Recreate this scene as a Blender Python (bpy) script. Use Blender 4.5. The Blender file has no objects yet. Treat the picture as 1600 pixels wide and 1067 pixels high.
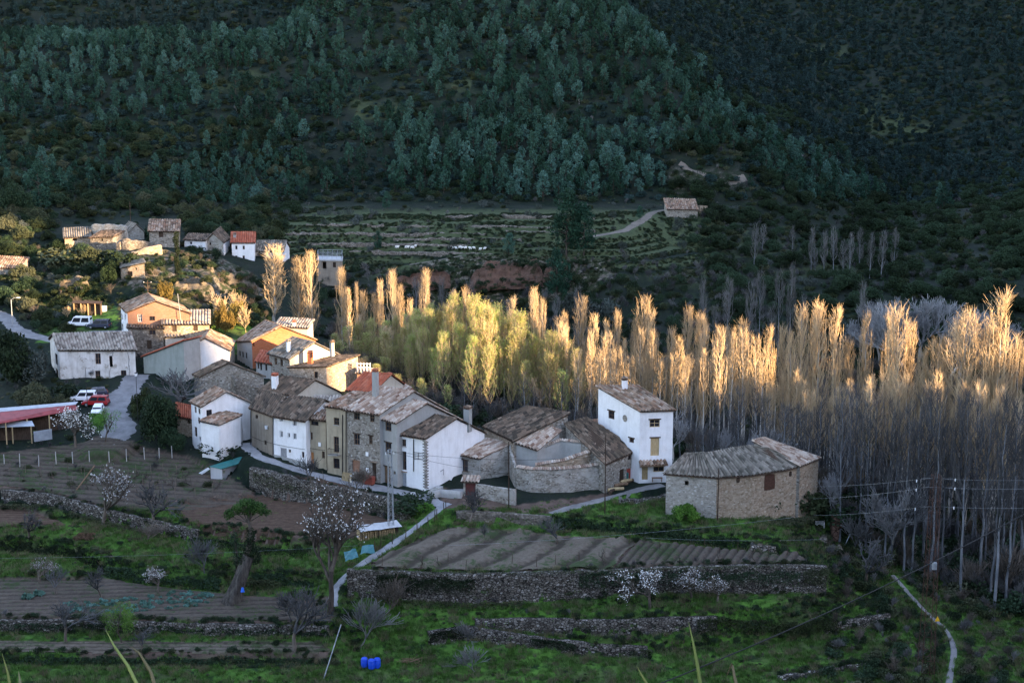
import bpy, bmesh, math, random
import numpy as np
from mathutils import Vector, Matrix, Quaternion
R = math.radians
S = bpy.context.scene
COL = S.collection
rnd = random.Random(7)
RNG = np.random.default_rng(11)

# ---------------------------------------------------------------- camera, sky, sun, exposure
F_PX, PITCH, CAM_Z = 2462.0, R(11.1), 66.0
cd = bpy.data.cameras.new('camera'); cam = bpy.data.objects.new('camera', cd); COL.objects.link(cam)
cam.location = (0, 0, CAM_Z); cam.rotation_euler = (R(90) - PITCH, 0, 0)
cd.sensor_width = 36; cd.lens = 36 * F_PX / 1600; cd.clip_start = 0.1; cd.clip_end = 6000
S.camera = cam
SUN_E, SUN_A = R(9.0), R(58.0)          # elevation; light travels from the right, slightly away from the camera
TX, TY = -math.sin(SUN_A), math.cos(SUN_A)
W = bpy.data.worlds.new('World'); S.world = W; W.use_nodes = True
wn = W.node_tree
sky = wn.nodes.new('ShaderNodeTexSky'); sky.sky_type = 'NISHITA'; sky.sun_disc = False
sky.sun_elevation = SUN_E; sky.sun_rotation = math.atan2(-TX, -TY)
sky.air_density = 1.0; sky.dust_density = 0.3; sky.ozone_density = 1.1
bg = wn.nodes['Background']; bg.inputs[1].default_value = 0.15
tint = wn.nodes.new('ShaderNodeMix'); tint.data_type = 'RGBA'; tint.blend_type = 'MULTIPLY'; tint.inputs[0].default_value = 1; tint.inputs[7].default_value = (1.16, .98, 1.03, 1)
wn.links.new(sky.outputs[0], tint.inputs[6]); wn.links.new(tint.outputs[2], bg.inputs[0])
sl = bpy.data.lights.new('sun', 'SUN'); sun = bpy.data.objects.new('sun', sl); COL.objects.link(sun)
sl.energy = 3.8; sl.angle = R(0.5); sl.color = (1.0, 0.68, 0.38)
sun.rotation_euler = Vector((TX * math.cos(SUN_E), TY * math.cos(SUN_E), -math.sin(SUN_E))).to_track_quat('-Z', 'Y').to_euler()
S.view_settings.view_transform = 'Standard'; S.view_settings.look = 'None'
S.view_settings.exposure = 2.95; S.view_settings.gamma = 1.0
S.cycles.use_denoising = True; S.cycles.denoiser = 'OPENIMAGEDENOISE'; S.cycles.denoising_input_passes = 'RGB_ALBEDO_NORMAL'; S.cycles.denoising_prefilter = 'NONE'; S.cycles.use_adaptive_sampling = False; S.cycles.caustics_reflective = False; S.cycles.caustics_refractive = False
S.cycles.max_bounces = 5; S.cycles.diffuse_bounces = 3; S.cycles.transparent_max_bounces = 4

# ---------------------------------------------------------------- photo pixel (1600 x 1067) -> place
cP, sP = math.cos(PITCH), math.sin(PITCH)
def ray(px, py):
    a, b = (px - 800) / F_PX, (533.5 - py) / F_PX
    return Vector((a, cP + b * sP, -sP + b * cP))
def at(px, py, z):
    d = ray(px, py); t = (z - CAM_Z) / d.z
    return Vector((d.x * t, d.y * t, z))
def atY(px, py, Y):
    d = ray(px, py); t = Y / d.y
    return Vector((d.x * t, Y, CAM_Z + d.z * t))
def proj(x, y, z):
    f = y * cP - (z - CAM_Z) * sP; u = y * sP + (z - CAM_Z) * cP
    return 800 + F_PX * x / f, 533.5 - F_PX * u / f

# ---------------------------------------------------------------- object helpers
def tag(o, label=None, cat=None, group=None, kind=None):
    if label: o['label'] = label
    if cat: o['category'] = cat; kind = kind or 'thing'
    if group: o['group'] = group
    if kind: o['kind'] = kind
    return o
def empty(name, loc=(0, 0, 0), rz=0):
    o = bpy.data.objects.new(name, None); COL.objects.link(o)
    o.location = loc; o.rotation_euler = (0, 0, rz); o.empty_display_size = 0.3
    return o
def link(name, me, parent=None, loc=None):
    o = bpy.data.objects.new(name, me); COL.objects.link(o)
    if parent: o.parent = parent
    if loc is not None: o.location = loc
    return o
def mesh_np(name, V, Fq, mats, mi=None, uv=None, smooth=False):
    """mesh out of arrays: V (n,3), Fq (m,k) all faces with the same number of corners"""
    V = np.asarray(V, np.float32); Fq = np.asarray(Fq, np.int32)
    me = bpy.data.meshes.new(name); k = Fq.shape[1]
    me.vertices.add(len(V)); me.vertices.foreach_set('co', V.ravel())
    me.loops.add(Fq.size); me.loops.foreach_set('vertex_index', Fq.ravel())
    me.polygons.add(len(Fq)); me.polygons.foreach_set('loop_start', np.arange(0, Fq.size, k, dtype=np.int32))
    for m in (mats if isinstance(mats, (list, tuple)) else [mats]): me.materials.append(m)
    if mi is not None: me.polygons.foreach_set('material_index', np.asarray(mi, np.int32))
    if smooth: me.polygons.foreach_set('use_smooth', np.ones(len(Fq), bool))
    me.update(calc_edges=True)
    if uv is not None:
        l = me.uv_layers.new(name='UVMap'); l.data.foreach_set('uv', np.asarray(uv, np.float32)[Fq.ravel()].ravel())
    return me

class MB:
    """collects boxes, bars and polygons into one mesh"""
    def __init__(s): s.v, s.f, s.m, s.uv = [], [], [], []
    def poly(s, pts, m=0, uv=None):
        b = len(s.v); s.v += [tuple(p) for p in pts]; s.f.append(list(range(b, b + len(pts)))); s.m.append(m)
        s.uv += uv if uv else [(p[0] + p[1], p[2]) for p in pts]
    def box(s, c, sz, rz=0, m=0, top=1.0):
        hx, hy, hz = sz[0] / 2, sz[1] / 2, sz[2] / 2
        cs, sn = math.cos(rz), math.sin(rz)
        P = []
        for z, k in ((-hz, 1), (hz, top)):
            for x, y in ((-hx, -hy), (hx, -hy), (hx, hy), (-hx, hy)):
                x *= k; y *= k
                P.append((c[0] + x * cs - y * sn, c[1] + x * sn + y * cs, c[2] + z))
        for q in ((3, 2, 1, 0), (4, 5, 6, 7), (0, 1, 5, 4), (1, 2, 6, 5), (2, 3, 7, 6), (3, 0, 4, 7)):
            s.poly([P[i] for i in q], m)
    def bar(s, p, q, w, h=None, m=0):
        """a square bar from p to q"""
        p, q = Vector(p), Vector(q); h = h or w
        d = (q - p).normalized(); a = d.cross(Vector((0, 0, 1)))
        if a.length < 1e-3: a = Vector((1, 0, 0))
        a.normalize(); b = a.cross(d)
        c = [(a * i * w / 2 + b * j * h / 2) for i, j in ((-1, -1), (1, -1), (1, 1), (-1, 1))]
        A = [p + k for k in c]; B = [q + k for k in c]
        for i in range(4):
            j = (i + 1) % 4; s.poly([A[i], A[j], B[j], B[i]], m)
        s.poly(A[::-1], m); s.poly(B, m)
    def tube(s, pts, rad, n=7, m=0):
        pts = [Vector(p) for p in pts]; rings = []
        for i, p in enumerate(pts):
            d = (pts[min(i + 1, len(pts) - 1)] - pts[max(i - 1, 0)]).normalized()
            a = d.cross(Vector((0.13, 0.2, 1)))
            if a.length < 1e-3: a = Vector((1, 0, 0))
            a.normalize(); b = a.cross(d); r = rad[i] if isinstance(rad, (list, tuple)) else rad
            rings.append([p + (a * math.cos(k * 2 * math.pi / n) + b * math.sin(k * 2 * math.pi / n)) * r for k in range(n)])
        for A, B in zip(rings, rings[1:]):
            for k in range(n):
                j = (k + 1) % n; s.poly([A[k], B[k], B[j], A[j]], m)
        s.poly(rings[0], m); s.poly(rings[-1][::-1], m)
    def mesh(s, name, mats):
        me = bpy.data.meshes.new(name); me.from_pydata(s.v, [], s.f)
        for m in (mats if isinstance(mats, (list, tuple)) else [mats]): me.materials.append(m)
        me.polygons.foreach_set('material_index', np.array(s.m, np.int32))
        l = me.uv_layers.new(name='UVMap')
        idx = np.array([i for f in s.f for i in f]); l.data.foreach_set('uv', np.array(s.uv, np.float32)[idx].ravel())
        me.update(); return me
    def build(s, name, mats, parent=None, loc=None):
        return link(name, s.mesh(name, mats), parent, loc)

def copy_tree(o, parent=None):
    c = o.copy(); COL.objects.link(c)
    if parent: c.parent = parent
    for ch in list(o.children): copy_tree(ch, c)
    return c

# smooth value noise, vectorised
def _hash(ix, iy, seed):
    h = (ix.astype(np.int64) * 374761393 + iy.astype(np.int64) * 668265263 + seed * 974634777) & 0x7fffffff
    h = ((h ^ (h >> 13)) * 1274126177) & 0x7fffffff
    return ((h ^ (h >> 16)) & 0xffff) / 65535.0
def vnoise(x, y, seed=0):
    x = np.asarray(x, float); y = np.asarray(y, float)
    ix, iy = np.floor(x), np.floor(y); fx, fy = x - ix, y - iy
    fx = fx * fx * (3 - 2 * fx); fy = fy * fy * (3 - 2 * fy)
    a, b = _hash(ix, iy, seed), _hash(ix + 1, iy, seed); c, d = _hash(ix, iy + 1, seed), _hash(ix + 1, iy + 1, seed)
    return (a + (b - a) * fx) * (1 - fy) + (c + (d - c) * fx) * fy
def fbm(x, y, seed=0, oct=4):
    s, a, t = 0, 1.0, 0
    for k in range(oct):
        s = s + a * (vnoise(x * 2 ** k, y * 2 ** k, seed + k) - .5); t += a; a *= .5
    return s / t * 2
def sstep(a, b, x):
    t = np.clip((x - a) / (b - a), 0, 1); return t * t * (3 - 2 * t)
# ---------------------------------------------------------------- materials
class NT:
    def __init__(s, name, rough=0.9, spec=0.2):
        s.mat = bpy.data.materials.new(name); s.mat.use_nodes = True; s.t = s.mat.node_tree; s.b = s.t.nodes['Principled BSDF']
        s.b.inputs['Roughness'].default_value = rough; s.b.inputs['Specular IOR Level'].default_value = spec
        s._c = None
    def n(s, typ, **kw):
        nd = s.t.nodes.new(typ)
        for k, v in kw.items(): setattr(nd, k, v)
        return nd
    def set(s, sock, v):
        if isinstance(v, bpy.types.NodeSocket): s.t.links.new(v, sock)
        elif isinstance(v, (tuple, list)) and len(v) == 3 and sock.type == 'RGBA': sock.default_value = (*v, 1)
        else: sock.default_value = v
    def coord(s, kind='Object', scale=(1, 1, 1)):
        if s._c is None: s._c = s.n('ShaderNodeTexCoord')
        m = s.n('ShaderNodeMapping'); s.set(m.inputs['Vector'], s._c.outputs[kind]); m.inputs['Scale'].default_value = scale
        return m.outputs[0]
    def world(s, scale=(1, 1, 1)):
        g = s.n('ShaderNodeNewGeometry'); m = s.n('ShaderNodeMapping'); s.set(m.inputs['Vector'], g.outputs['Position']); m.inputs['Scale'].default_value = scale
        return m.outputs[0]
    def noise(s, vec, scale, detail=4, rough=.6):
        k = s.n('ShaderNodeTexNoise'); s.set(k.inputs['Vector'], vec); s.set(k.inputs['Scale'], scale); s.set(k.inputs['Detail'], detail); s.set(k.inputs['Roughness'], rough)
        return k.outputs[0]
    def vor(s, vec, scale, feature='F1', rnd_=1.0):
        k = s.n('ShaderNodeTexVoronoi', feature=feature); s.set(k.inputs['Vector'], vec); s.set(k.inputs['Scale'], scale); s.set(k.inputs['Randomness'], rnd_)
        return k.outputs
    def ramp(s, fac, stops, interp='LINEAR'):
        k = s.n('ShaderNodeValToRGB'); s.set(k.inputs[0], fac); r = k.color_ramp; r.interpolation = interp
        while len(r.elements) < len(stops): r.elements.new(0.5)
        for e, (p, c) in zip(r.elements, stops):
            e.position = p; e.color = (*c, 1) if isinstance(c, (tuple, list)) else (c, c, c, 1)
        return k.outputs[0]
    def mix(s, fac, a, b, mode='MIX'):
        k = s.n('ShaderNodeMix', data_type='RGBA', blend_type=mode); s.set(k.inputs[0], fac); s.set(k.inputs[6], a); s.set(k.inputs[7], b)
        return k.outputs[2]
    def math(s, op, a, b=0.0, clamp=False):
        k = s.n('ShaderNodeMath', operation=op, use_clamp=clamp); s.set(k.inputs[0], a); s.set(k.inputs[1], b); return k.outputs[0]
    def sep(s, v):
        k = s.n('ShaderNodeSeparateXYZ'); s.set(k.inputs[0], v); return k.outputs
    def col(s, c): s.set(s.b.inputs['Base Color'], c); return s
    def bump(s, h, strength=.5, dist=.05):
        k = s.n('ShaderNodeBump'); s.set(k.inputs['Height'], h); k.inputs['Strength'].default_value = strength; k.inputs['Distance'].default_value = dist
        s.set(s.b.inputs['Normal'], k.outputs[0]); return s
    def objrand(s): return s.n('ShaderNodeObjectInfo').outputs['Random']

def m_plain(name, c, rough=.7, metal=0, spec=.3, var=.25, scale=3):
    t = NT(name, rough, spec); t.b.inputs['Metallic'].default_value = metal
    n = t.noise(t.coord(), scale, 3); k = 1 - var
    t.col(t.ramp(n, [(.3, tuple(x * k for x in c)), (.7, tuple(min(1, x * (1 + var * .6)) for x in c))])); return t.mat
def m_plaster(name, c, stain, amt=.5, streak=.5, patch=None):
    t = NT(name, .92, .1); co = t.coord()
    a = t.noise(co, .55, 6, .65); b = t.noise(t.coord(scale=(1.6, 1.6, .22)), 1.0, 4)
    f = t.ramp(a, [(.42, 0.0), (.75, amt)]); g = t.ramp(b, [(.48, 0.0), (.78, streak)])
    x = t.mix(f, c, stain); x = t.mix(g, x, tuple(k * .6 for k in stain))
    if patch:
        p = t.noise(co, .8, 6, .72); x = t.mix(t.ramp(p, [(.57, 0.0), (.61, .85)]), x, patch)
    fine = t.noise(co, 9, 3); x = t.mix(.16, x, t.ramp(fine, [(.3, .25), (.7, 1.0)]), 'MULTIPLY')
    t.col(x).bump(t.noise(co, 7, 4), .25, .03); return t.mat
def m_stone(name, stones, mortar, scale=2.6, mw=.055, bump=.8, wash=0.0, washc=(.5, .48, .44)):
    """rubble masonry: cells with their own tone, sunk mortar"""
    t = NT(name, .95, .1); co = t.coord(scale=(1, 1, 1.5))
    wob = t.noise(co, 1.6, 3); vm = t.n('ShaderNodeVectorMath', operation='ADD'); t.set(vm.inputs[0], co)
    sc = t.n('ShaderNodeVectorMath', operation='SCALE'); cw = t.n('ShaderNodeCombineXYZ'); t.set(cw.inputs[0], wob); t.set(cw.inputs[1], wob); t.set(cw.inputs[2], wob)
    t.set(sc.inputs[0], cw.outputs[0]); sc.inputs['Scale'].default_value = .35; t.set(vm.inputs[1], sc.outputs[0]); v = vm.outputs[0]
    cell = t.vor(v, scale); edge = t.vor(v, scale, 'DISTANCE_TO_EDGE')[0]
    tone = t.sep(cell['Color'])[0]
    c = t.ramp(tone, [(i / (len(stones) - 1), k) for i, k in enumerate(stones)])
    c = t.mix(.35, c, t.ramp(t.noise(co, .6, 5), [(.3, .35), (.7, 1.0)]), 'MULTIPLY')
    e = t.ramp(edge, [(mw * .4, 0.0), (mw * 1.6, 1.0)])
    c = t.mix(e, mortar, c)
    if wash: c = t.mix(t.ramp(t.noise(co, .45, 5, .65), [(.45, 0.0), (.62, wash)]), c, washc)
    t.col(c).bump(e, bump, .06); return t.mat
def m_tile(name, cols, moss=.3, mossc=(.05, .05, .035)):
    """clay canal tiles: every tile its own tone (uv in metres)"""
    t = NT(name, .9, .15); uv = t.coord('UV'); s = t.sep(uv)
    iu = t.math('FLOOR', t.math('DIVIDE', s[0], .40)); iv = t.math('FLOOR', t.math('ADD', t.math('DIVIDE', s[1], .72), t.math('MULTIPLY', iu, .37)))
    cb = t.n('ShaderNodeCombineXYZ'); t.set(cb.inputs[0], iu); t.set(cb.inputs[1], iv); t.set(cb.inputs[2], t.math('MULTIPLY', t.objrand(), 50))
    wn_ = t.n('ShaderNodeTexWhiteNoise'); t.set(wn_.inputs['Vector'], cb.outputs[0])
    c = t.ramp(wn_.outputs['Value'], [(i / max(1, len(cols) - 1), k) for i, k in enumerate(cols)])
    n = t.noise(t.coord(), .5, 5, .65); c = t.mix(t.ramp(n, [(.42, 0.0), (.68, moss)]), c, mossc)
    fine = t.noise(t.coord(), 6, 3); c = t.mix(.4, c, t.ramp(fine, [(.3, .3), (.7, 1.0)]), 'MULTIPLY')
    t.col(c); return t.mat
def m_brick(name, c1, c2, mortar):
    t = NT(name, .92, .1); co = t.coord(); s = t.sep(co)
    cell = t.vor(t.coord(scale=(3.2, 3.2, 8)), 1.0); c = t.mix(t.sep(cell['Color'])[0], c1, c2)
    z = t.math('FRACT', t.math('MULTIPLY', s[2], 3.3)); e = t.ramp(t.math('ABSOLUTE', t.math('SUBTRACT', z, .5)), [(.36, 0.0), (.46, .7)])
    c = t.mix(e, c, mortar); c = t.mix(t.ramp(t.noise(co, .7, 5), [(.45, 0.0), (.75, .5)]), c, mortar)
    t.col(c).bump(t.noise(co, 8, 3), .4, .03); return t.mat
def m_leaf(name, lo, hi, alt=None, trans=.0, scale=1.1):
    """leaves: one tone per tree, lighter and darker clumps"""
    t = NT(name, .8, .15); r = t.objrand(); n = t.noise(t.coord(), scale, 3)
    c = t.mix(t.ramp(n, [(.35, 0.0), (.65, 1.0)]), lo, hi)
    if alt: c = t.mix(t.ramp(r, [(.35, 0.0), (.95, .8)]), c, alt)
    v = t.math('ADD', t.math('MULTIPLY', r, .7), .62); hs = t.n('ShaderNodeHueSaturation'); t.set(hs.inputs['Color'], c); t.set(hs.inputs['Value'], v); t.set(hs.inputs['Hue'], t.math('ADD', t.math('MULTIPLY', r, .05), .475))
    t.col(hs.outputs[0])
    if trans:
        tr = t.n('ShaderNodeBsdfTranslucent'); t.set(tr.inputs[0], hs.outputs[0]); mx = t.n('ShaderNodeMixShader'); mx.inputs[0].default_value = trans
        t.t.links.new(t.b.outputs[0], mx.inputs[1]); t.t.links.new(tr.outputs[0], mx.inputs[2]); t.t.links.new(mx.outputs[0], t.t.nodes['Material Output'].inputs[0])
    return t.mat
def m_bark(name, a, b, scale=3):
    t = NT(name, .95, .1); n = t.noise(t.coord(scale=(1, 1, .25)), scale, 5, .7); r = t.objrand()
    c = t.ramp(n, [(.35, a), (.65, b)]); hs = t.n('ShaderNodeHueSaturation'); t.set(hs.inputs['Color'], c); t.set(hs.inputs['Value'], t.math('ADD', t.math('MULTIPLY', r, .6), .7))
    t.col(hs.outputs[0]).bump(n, .6, .05); return t.mat

M = {}
M['white'] = m_plaster('white_plaster', (.83, .82, .81), (.58, .55, .51), .5, .30)
M['white_worn'] = m_plaster('worn_white_plaster', (.66, .64, .61), (.36, .32, .27), .75, .5, (.30, .27, .23))
M['blue_white'] = m_plaster('pale_limewash', (.66, .68, .70), (.42, .42, .41), .45, .25)
M['grey'] = m_plaster('grey_render', (.36, .36, .34), (.22, .21, .195), .6, .25)
M['grey_green'] = m_plaster('grey_green_render', (.30, .33, .30), (.18, .20, .17), .5, .4)
M['ochre'] = m_plaster('ochre_render', (.40, .34, .24), (.22, .18, .13), .6, .6)
M['beige'] = m_plaster('beige_render', (.50, .45, .37), (.30, .25, .19), .5, .3)
M['brown'] = m_plaster('brown_render', (.27, .23, .18), (.14, .12, .10), .6, .6)
G1, G2, G3, G4 = (.13, .115, .095), (.25, .22, .18), (.36, .33, .28), (.50, .47, .42)
M['stone'] = m_stone('rubble_stone', [G1, G2, G3, G2, G4], (.24, .215, .18), 3.0)
M['stone_dark'] = m_stone('dark_rubble_stone', [(.09, .08, .065), G1, G2, G1, G3], (.14, .12, .10), 2.8)
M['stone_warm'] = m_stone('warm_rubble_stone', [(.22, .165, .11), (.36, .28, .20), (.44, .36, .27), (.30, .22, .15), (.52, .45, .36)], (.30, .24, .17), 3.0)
M['stone_plaster'] = m_stone('part_rendered_stone', [G1, G2, G3, G4], (.27, .25, .21), 3.2, wash=.85, washc=(.42, .40, .36))
M['stone_pale'] = m_stone('pale_rubble_stone', [G2, G3, (.46, .43, .37), G3, (.58, .55, .50)], (.33, .31, .27), 3.0)
M['drystone'] = m_stone('dry_stone', [(.06, .052, .044), (.135, .118, .10), (.22, .20, .17), (.10, .09, .075), (.36, .335, .30)], (.012, .012, .010), 2.5, .075, 1.0)
M['brick'] = m_brick('orange_brick', (.31, .088, .036), (.40, .135, .06), (.30, .165, .10))
M['brick_dark'] = m_brick('weathered_brick', (.26, .12, .07), (.34, .18, .11), (.24, .18, .14))
M['tile_dark'] = m_tile('dark_clay_tiles', [(.045, .036, .028), (.12, .085, .060), (.21, .145, .100), (.08, .062, .047), (.29, .215, .155)], .45)
M['tile_mix'] = m_tile('mixed_clay_tiles', [(.10, .068, .048), (.27, .145, .09), (.38, .26, .175), (.16, .11, .075), (.48, .37, .28), (.23, .15, .10)], .4)
M['tile_pale'] = m_tile('pale_clay_tiles', [(.19, .11, .075), (.44, .33, .245), (.58, .50, .41), (.26, .165, .115), (.50, .40, .31)], .3, (.12, .10, .085))
M['tile_grey'] = m_tile('grey_tiles', [(.085, .076, .060), (.19, .165, .135), (.30, .265, .215), (.13, .112, .09)], .4)
M['tile_red'] = m_tile('red_clay_tiles', [(.36, .09, .045), (.44, .13, .07), (.30, .08, .045), (.48, .17, .10)], .2)
M['tile_striped'] = m_tile('bleached_tiles', [(.14, .11, .09), (.33, .28, .23), (.42, .37, .31), (.22, .17, .14)], .25)
M['wood'] = m_bark('weathered_wood', (.10, .065, .04), (.19, .125, .08), 6)
M['wood_dark'] = m_bark('dark_wood', (.04, .028, .02), (.075, .052, .038), 6)
M['wood_orange'] = m_bark('varnished_wood', (.30, .12, .04), (.42, .19, .07), 6)
M['wood_tan'] = m_bark('tan_wood', (.34, .25, .13), (.46, .35, .2), 6)
M['maroon'] = m_plain('maroon_paint', (.11, .035, .03), .6)
M['red'] = m_plain('red_paint', (.34, .05, .035), .5)
M['grey_door'] = m_plain('grey_paint', (.27, .27, .28), .6)
M['glass'] = m_plain('dark_glass', (.02, .022, .028), .12, 0, .5, .1)
M['iron'] = m_plain('black_iron', (.02, .02, .02), .5, .3)
M['cable'] = m_plain('black_cable', (.012, .012, .012), .8)
M['rust'] = m_plain('rusty_steel', (.075, .036, .024), .8, .2, .3, .5, 5)
M['galv'] = m_plain('galvanised_steel', (.34, .36, .38), .5, .5, .4, .3)
M['concrete'] = m_plaster('concrete', (.38, .37, .35), (.24, .23, .21), .5, .5)
M['concrete_pale'] = m_plaster('pale_concrete', (.46, .46, .46), (.32, .31, .30), .4, .3)
M['sheet_grey'] = m_plain('grey_sheeting', (.36, .38, .41), .5, .2, .3, .25, 1.2)
M['sheet_red'] = m_plain('red_sheeting', (.24, .045, .045), .6, 0, .3, .3, 1.2)
M['sheet_green'] = m_plain('green_sheeting', (.02, .13, .12), .45, 0, .4, .25, 1.2)
M['sheet_rusty'] = m_plain('red_orange_sheeting', (.48, .13, .06), .7, 0, .3, .4, 1.5)
M['tarp'] = m_plain('teal_tarpaulin', (.03, .13, .14), .5, 0, .3, .3, 2)
M['blue'] = m_plain('blue_plastic', (.012, .07, .55), .35, 0, .5, .1)
M['blue_bag'] = m_plain('blue_bag', (.03, .14, .62), .5)
M['yellow'] = m_plain('yellow_paint', (.75, .42, .02), .5)
M['car_red'] = m_plain('red_car_paint', (.30, .018, .02), .25, 0, .5, .05)
M['car_white'] = m_plain('white_car_paint', (.74, .75, .77), .25, 0, .5, .03)
M['car_dark'] = m_plain('dark_car_paint', (.04, .045, .07), .25, 0, .5, .05)
M['tyre'] = m_plain('tyre_rubber', (.015, .015, .015), .9)
M['lamp_glass'] = m_plain('lamp_glass', (.7, .72, .74), .3)
M['red_rust'] = m_plain('red_rusty_tank', (.24, .06, .04), .7)
M['wool'] = m_plain('white_wool', (.74, .72, .66), .95)
M['furrowed'] = m_bark('furrowed_bark', (.018, .016, .014), (.085, .076, .066), 2.2)
M['bark'] = m_bark('grey_brown_bark', (.07, .058, .046), (.16, .135, .11))
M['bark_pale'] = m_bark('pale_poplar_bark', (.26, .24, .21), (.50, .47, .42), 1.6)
M['bark_mid'] = m_bark('shaded_poplar_bark', (.080, .086, .092), (.19, .20, .21), 1.6)  # copy of the poplar bark, darkened for trees that stand in shade
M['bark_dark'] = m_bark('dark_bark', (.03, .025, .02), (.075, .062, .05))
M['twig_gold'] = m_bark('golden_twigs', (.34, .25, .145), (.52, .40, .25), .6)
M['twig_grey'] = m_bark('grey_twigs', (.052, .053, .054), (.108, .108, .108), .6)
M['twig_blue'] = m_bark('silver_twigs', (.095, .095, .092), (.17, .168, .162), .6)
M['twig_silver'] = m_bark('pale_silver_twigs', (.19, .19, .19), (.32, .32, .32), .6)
M['leaf_spring'] = m_leaf('spring_leaves', (.29, .33, .09), (.47, .50, .17), (.26, .32, .08), .35)
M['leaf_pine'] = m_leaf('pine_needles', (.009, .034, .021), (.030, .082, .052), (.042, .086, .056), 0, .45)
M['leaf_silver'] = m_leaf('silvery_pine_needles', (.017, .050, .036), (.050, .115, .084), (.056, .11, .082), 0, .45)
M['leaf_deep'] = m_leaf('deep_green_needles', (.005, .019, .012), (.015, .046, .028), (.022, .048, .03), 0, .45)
M['leaf_warm'] = m_leaf('warm_pine_needles', (.014, .034, .008), (.055, .10, .022), None, 0, .9)
M['leaf_blue'] = m_leaf('shade_blue_leaves', (.007, .018, .017), (.021, .046, .042), (.025, .048, .042), 0, .3)  # shade of the far slopes put into this dark bluish green
M['leaf_dark'] = m_leaf('dark_evergreen_leaves', (.008, .018, .008), (.022, .042, .016), (.026, .042, .022), 0, .8)
M['leaf_shrub'] = m_leaf('shrub_leaves', (.018, .030, .012), (.044, .062, .022), (.062, .06, .036), 0, .8)
M['leaf_olive'] = m_leaf('olive_leaves', (.034, .046, .036), (.068, .082, .068), (.055, .066, .06), 0, .8)
M['leaf_green'] = m_leaf('fresh_leaves', (.05, .10, .015), (.12, .21, .035), None, .2, .8)
M['leaf_yellow'] = m_leaf('yellow_leaves', (.13, .11, .025), (.26, .20, .05), (.18, .12, .04), .2, .8)
M['blossom'] = m_leaf('white_blossom', (.48, .47, .45), (.66, .65, .62), None, .2, 2)
M['grass'] = m_leaf('grass_blades', (.030, .088, .014), (.092, .205, .036), (.12, .16, .05), .2, .3)
M['grass_dry'] = m_leaf('dry_grass', (.12, .11, .06), (.20, .18, .10), (.09, .10, .05), .1, .3)
M['cabbage'] = m_leaf('cabbage_leaves', (.06, .13, .10), (.12, .22, .18), None, 0, 1)
M['rock'] = m_stone('limestone_rock', [(.10, .085, .065), (.16, .138, .108), (.22, .195, .155), (.13, .11, .085)], (.035, .03, .022), 1.3, .05, .9)
M['rock_red'] = m_stone('red_rock', [(.11, .065, .048), (.16, .098, .072), (.20, .125, .092), (.13, .078, .058)], (.05, .03, .022), .9, .05, .9)
M['reed'] = m_leaf('blade_leaf', (.11, .15, .04), (.20, .23, .08), None, .3, .5)
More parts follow.
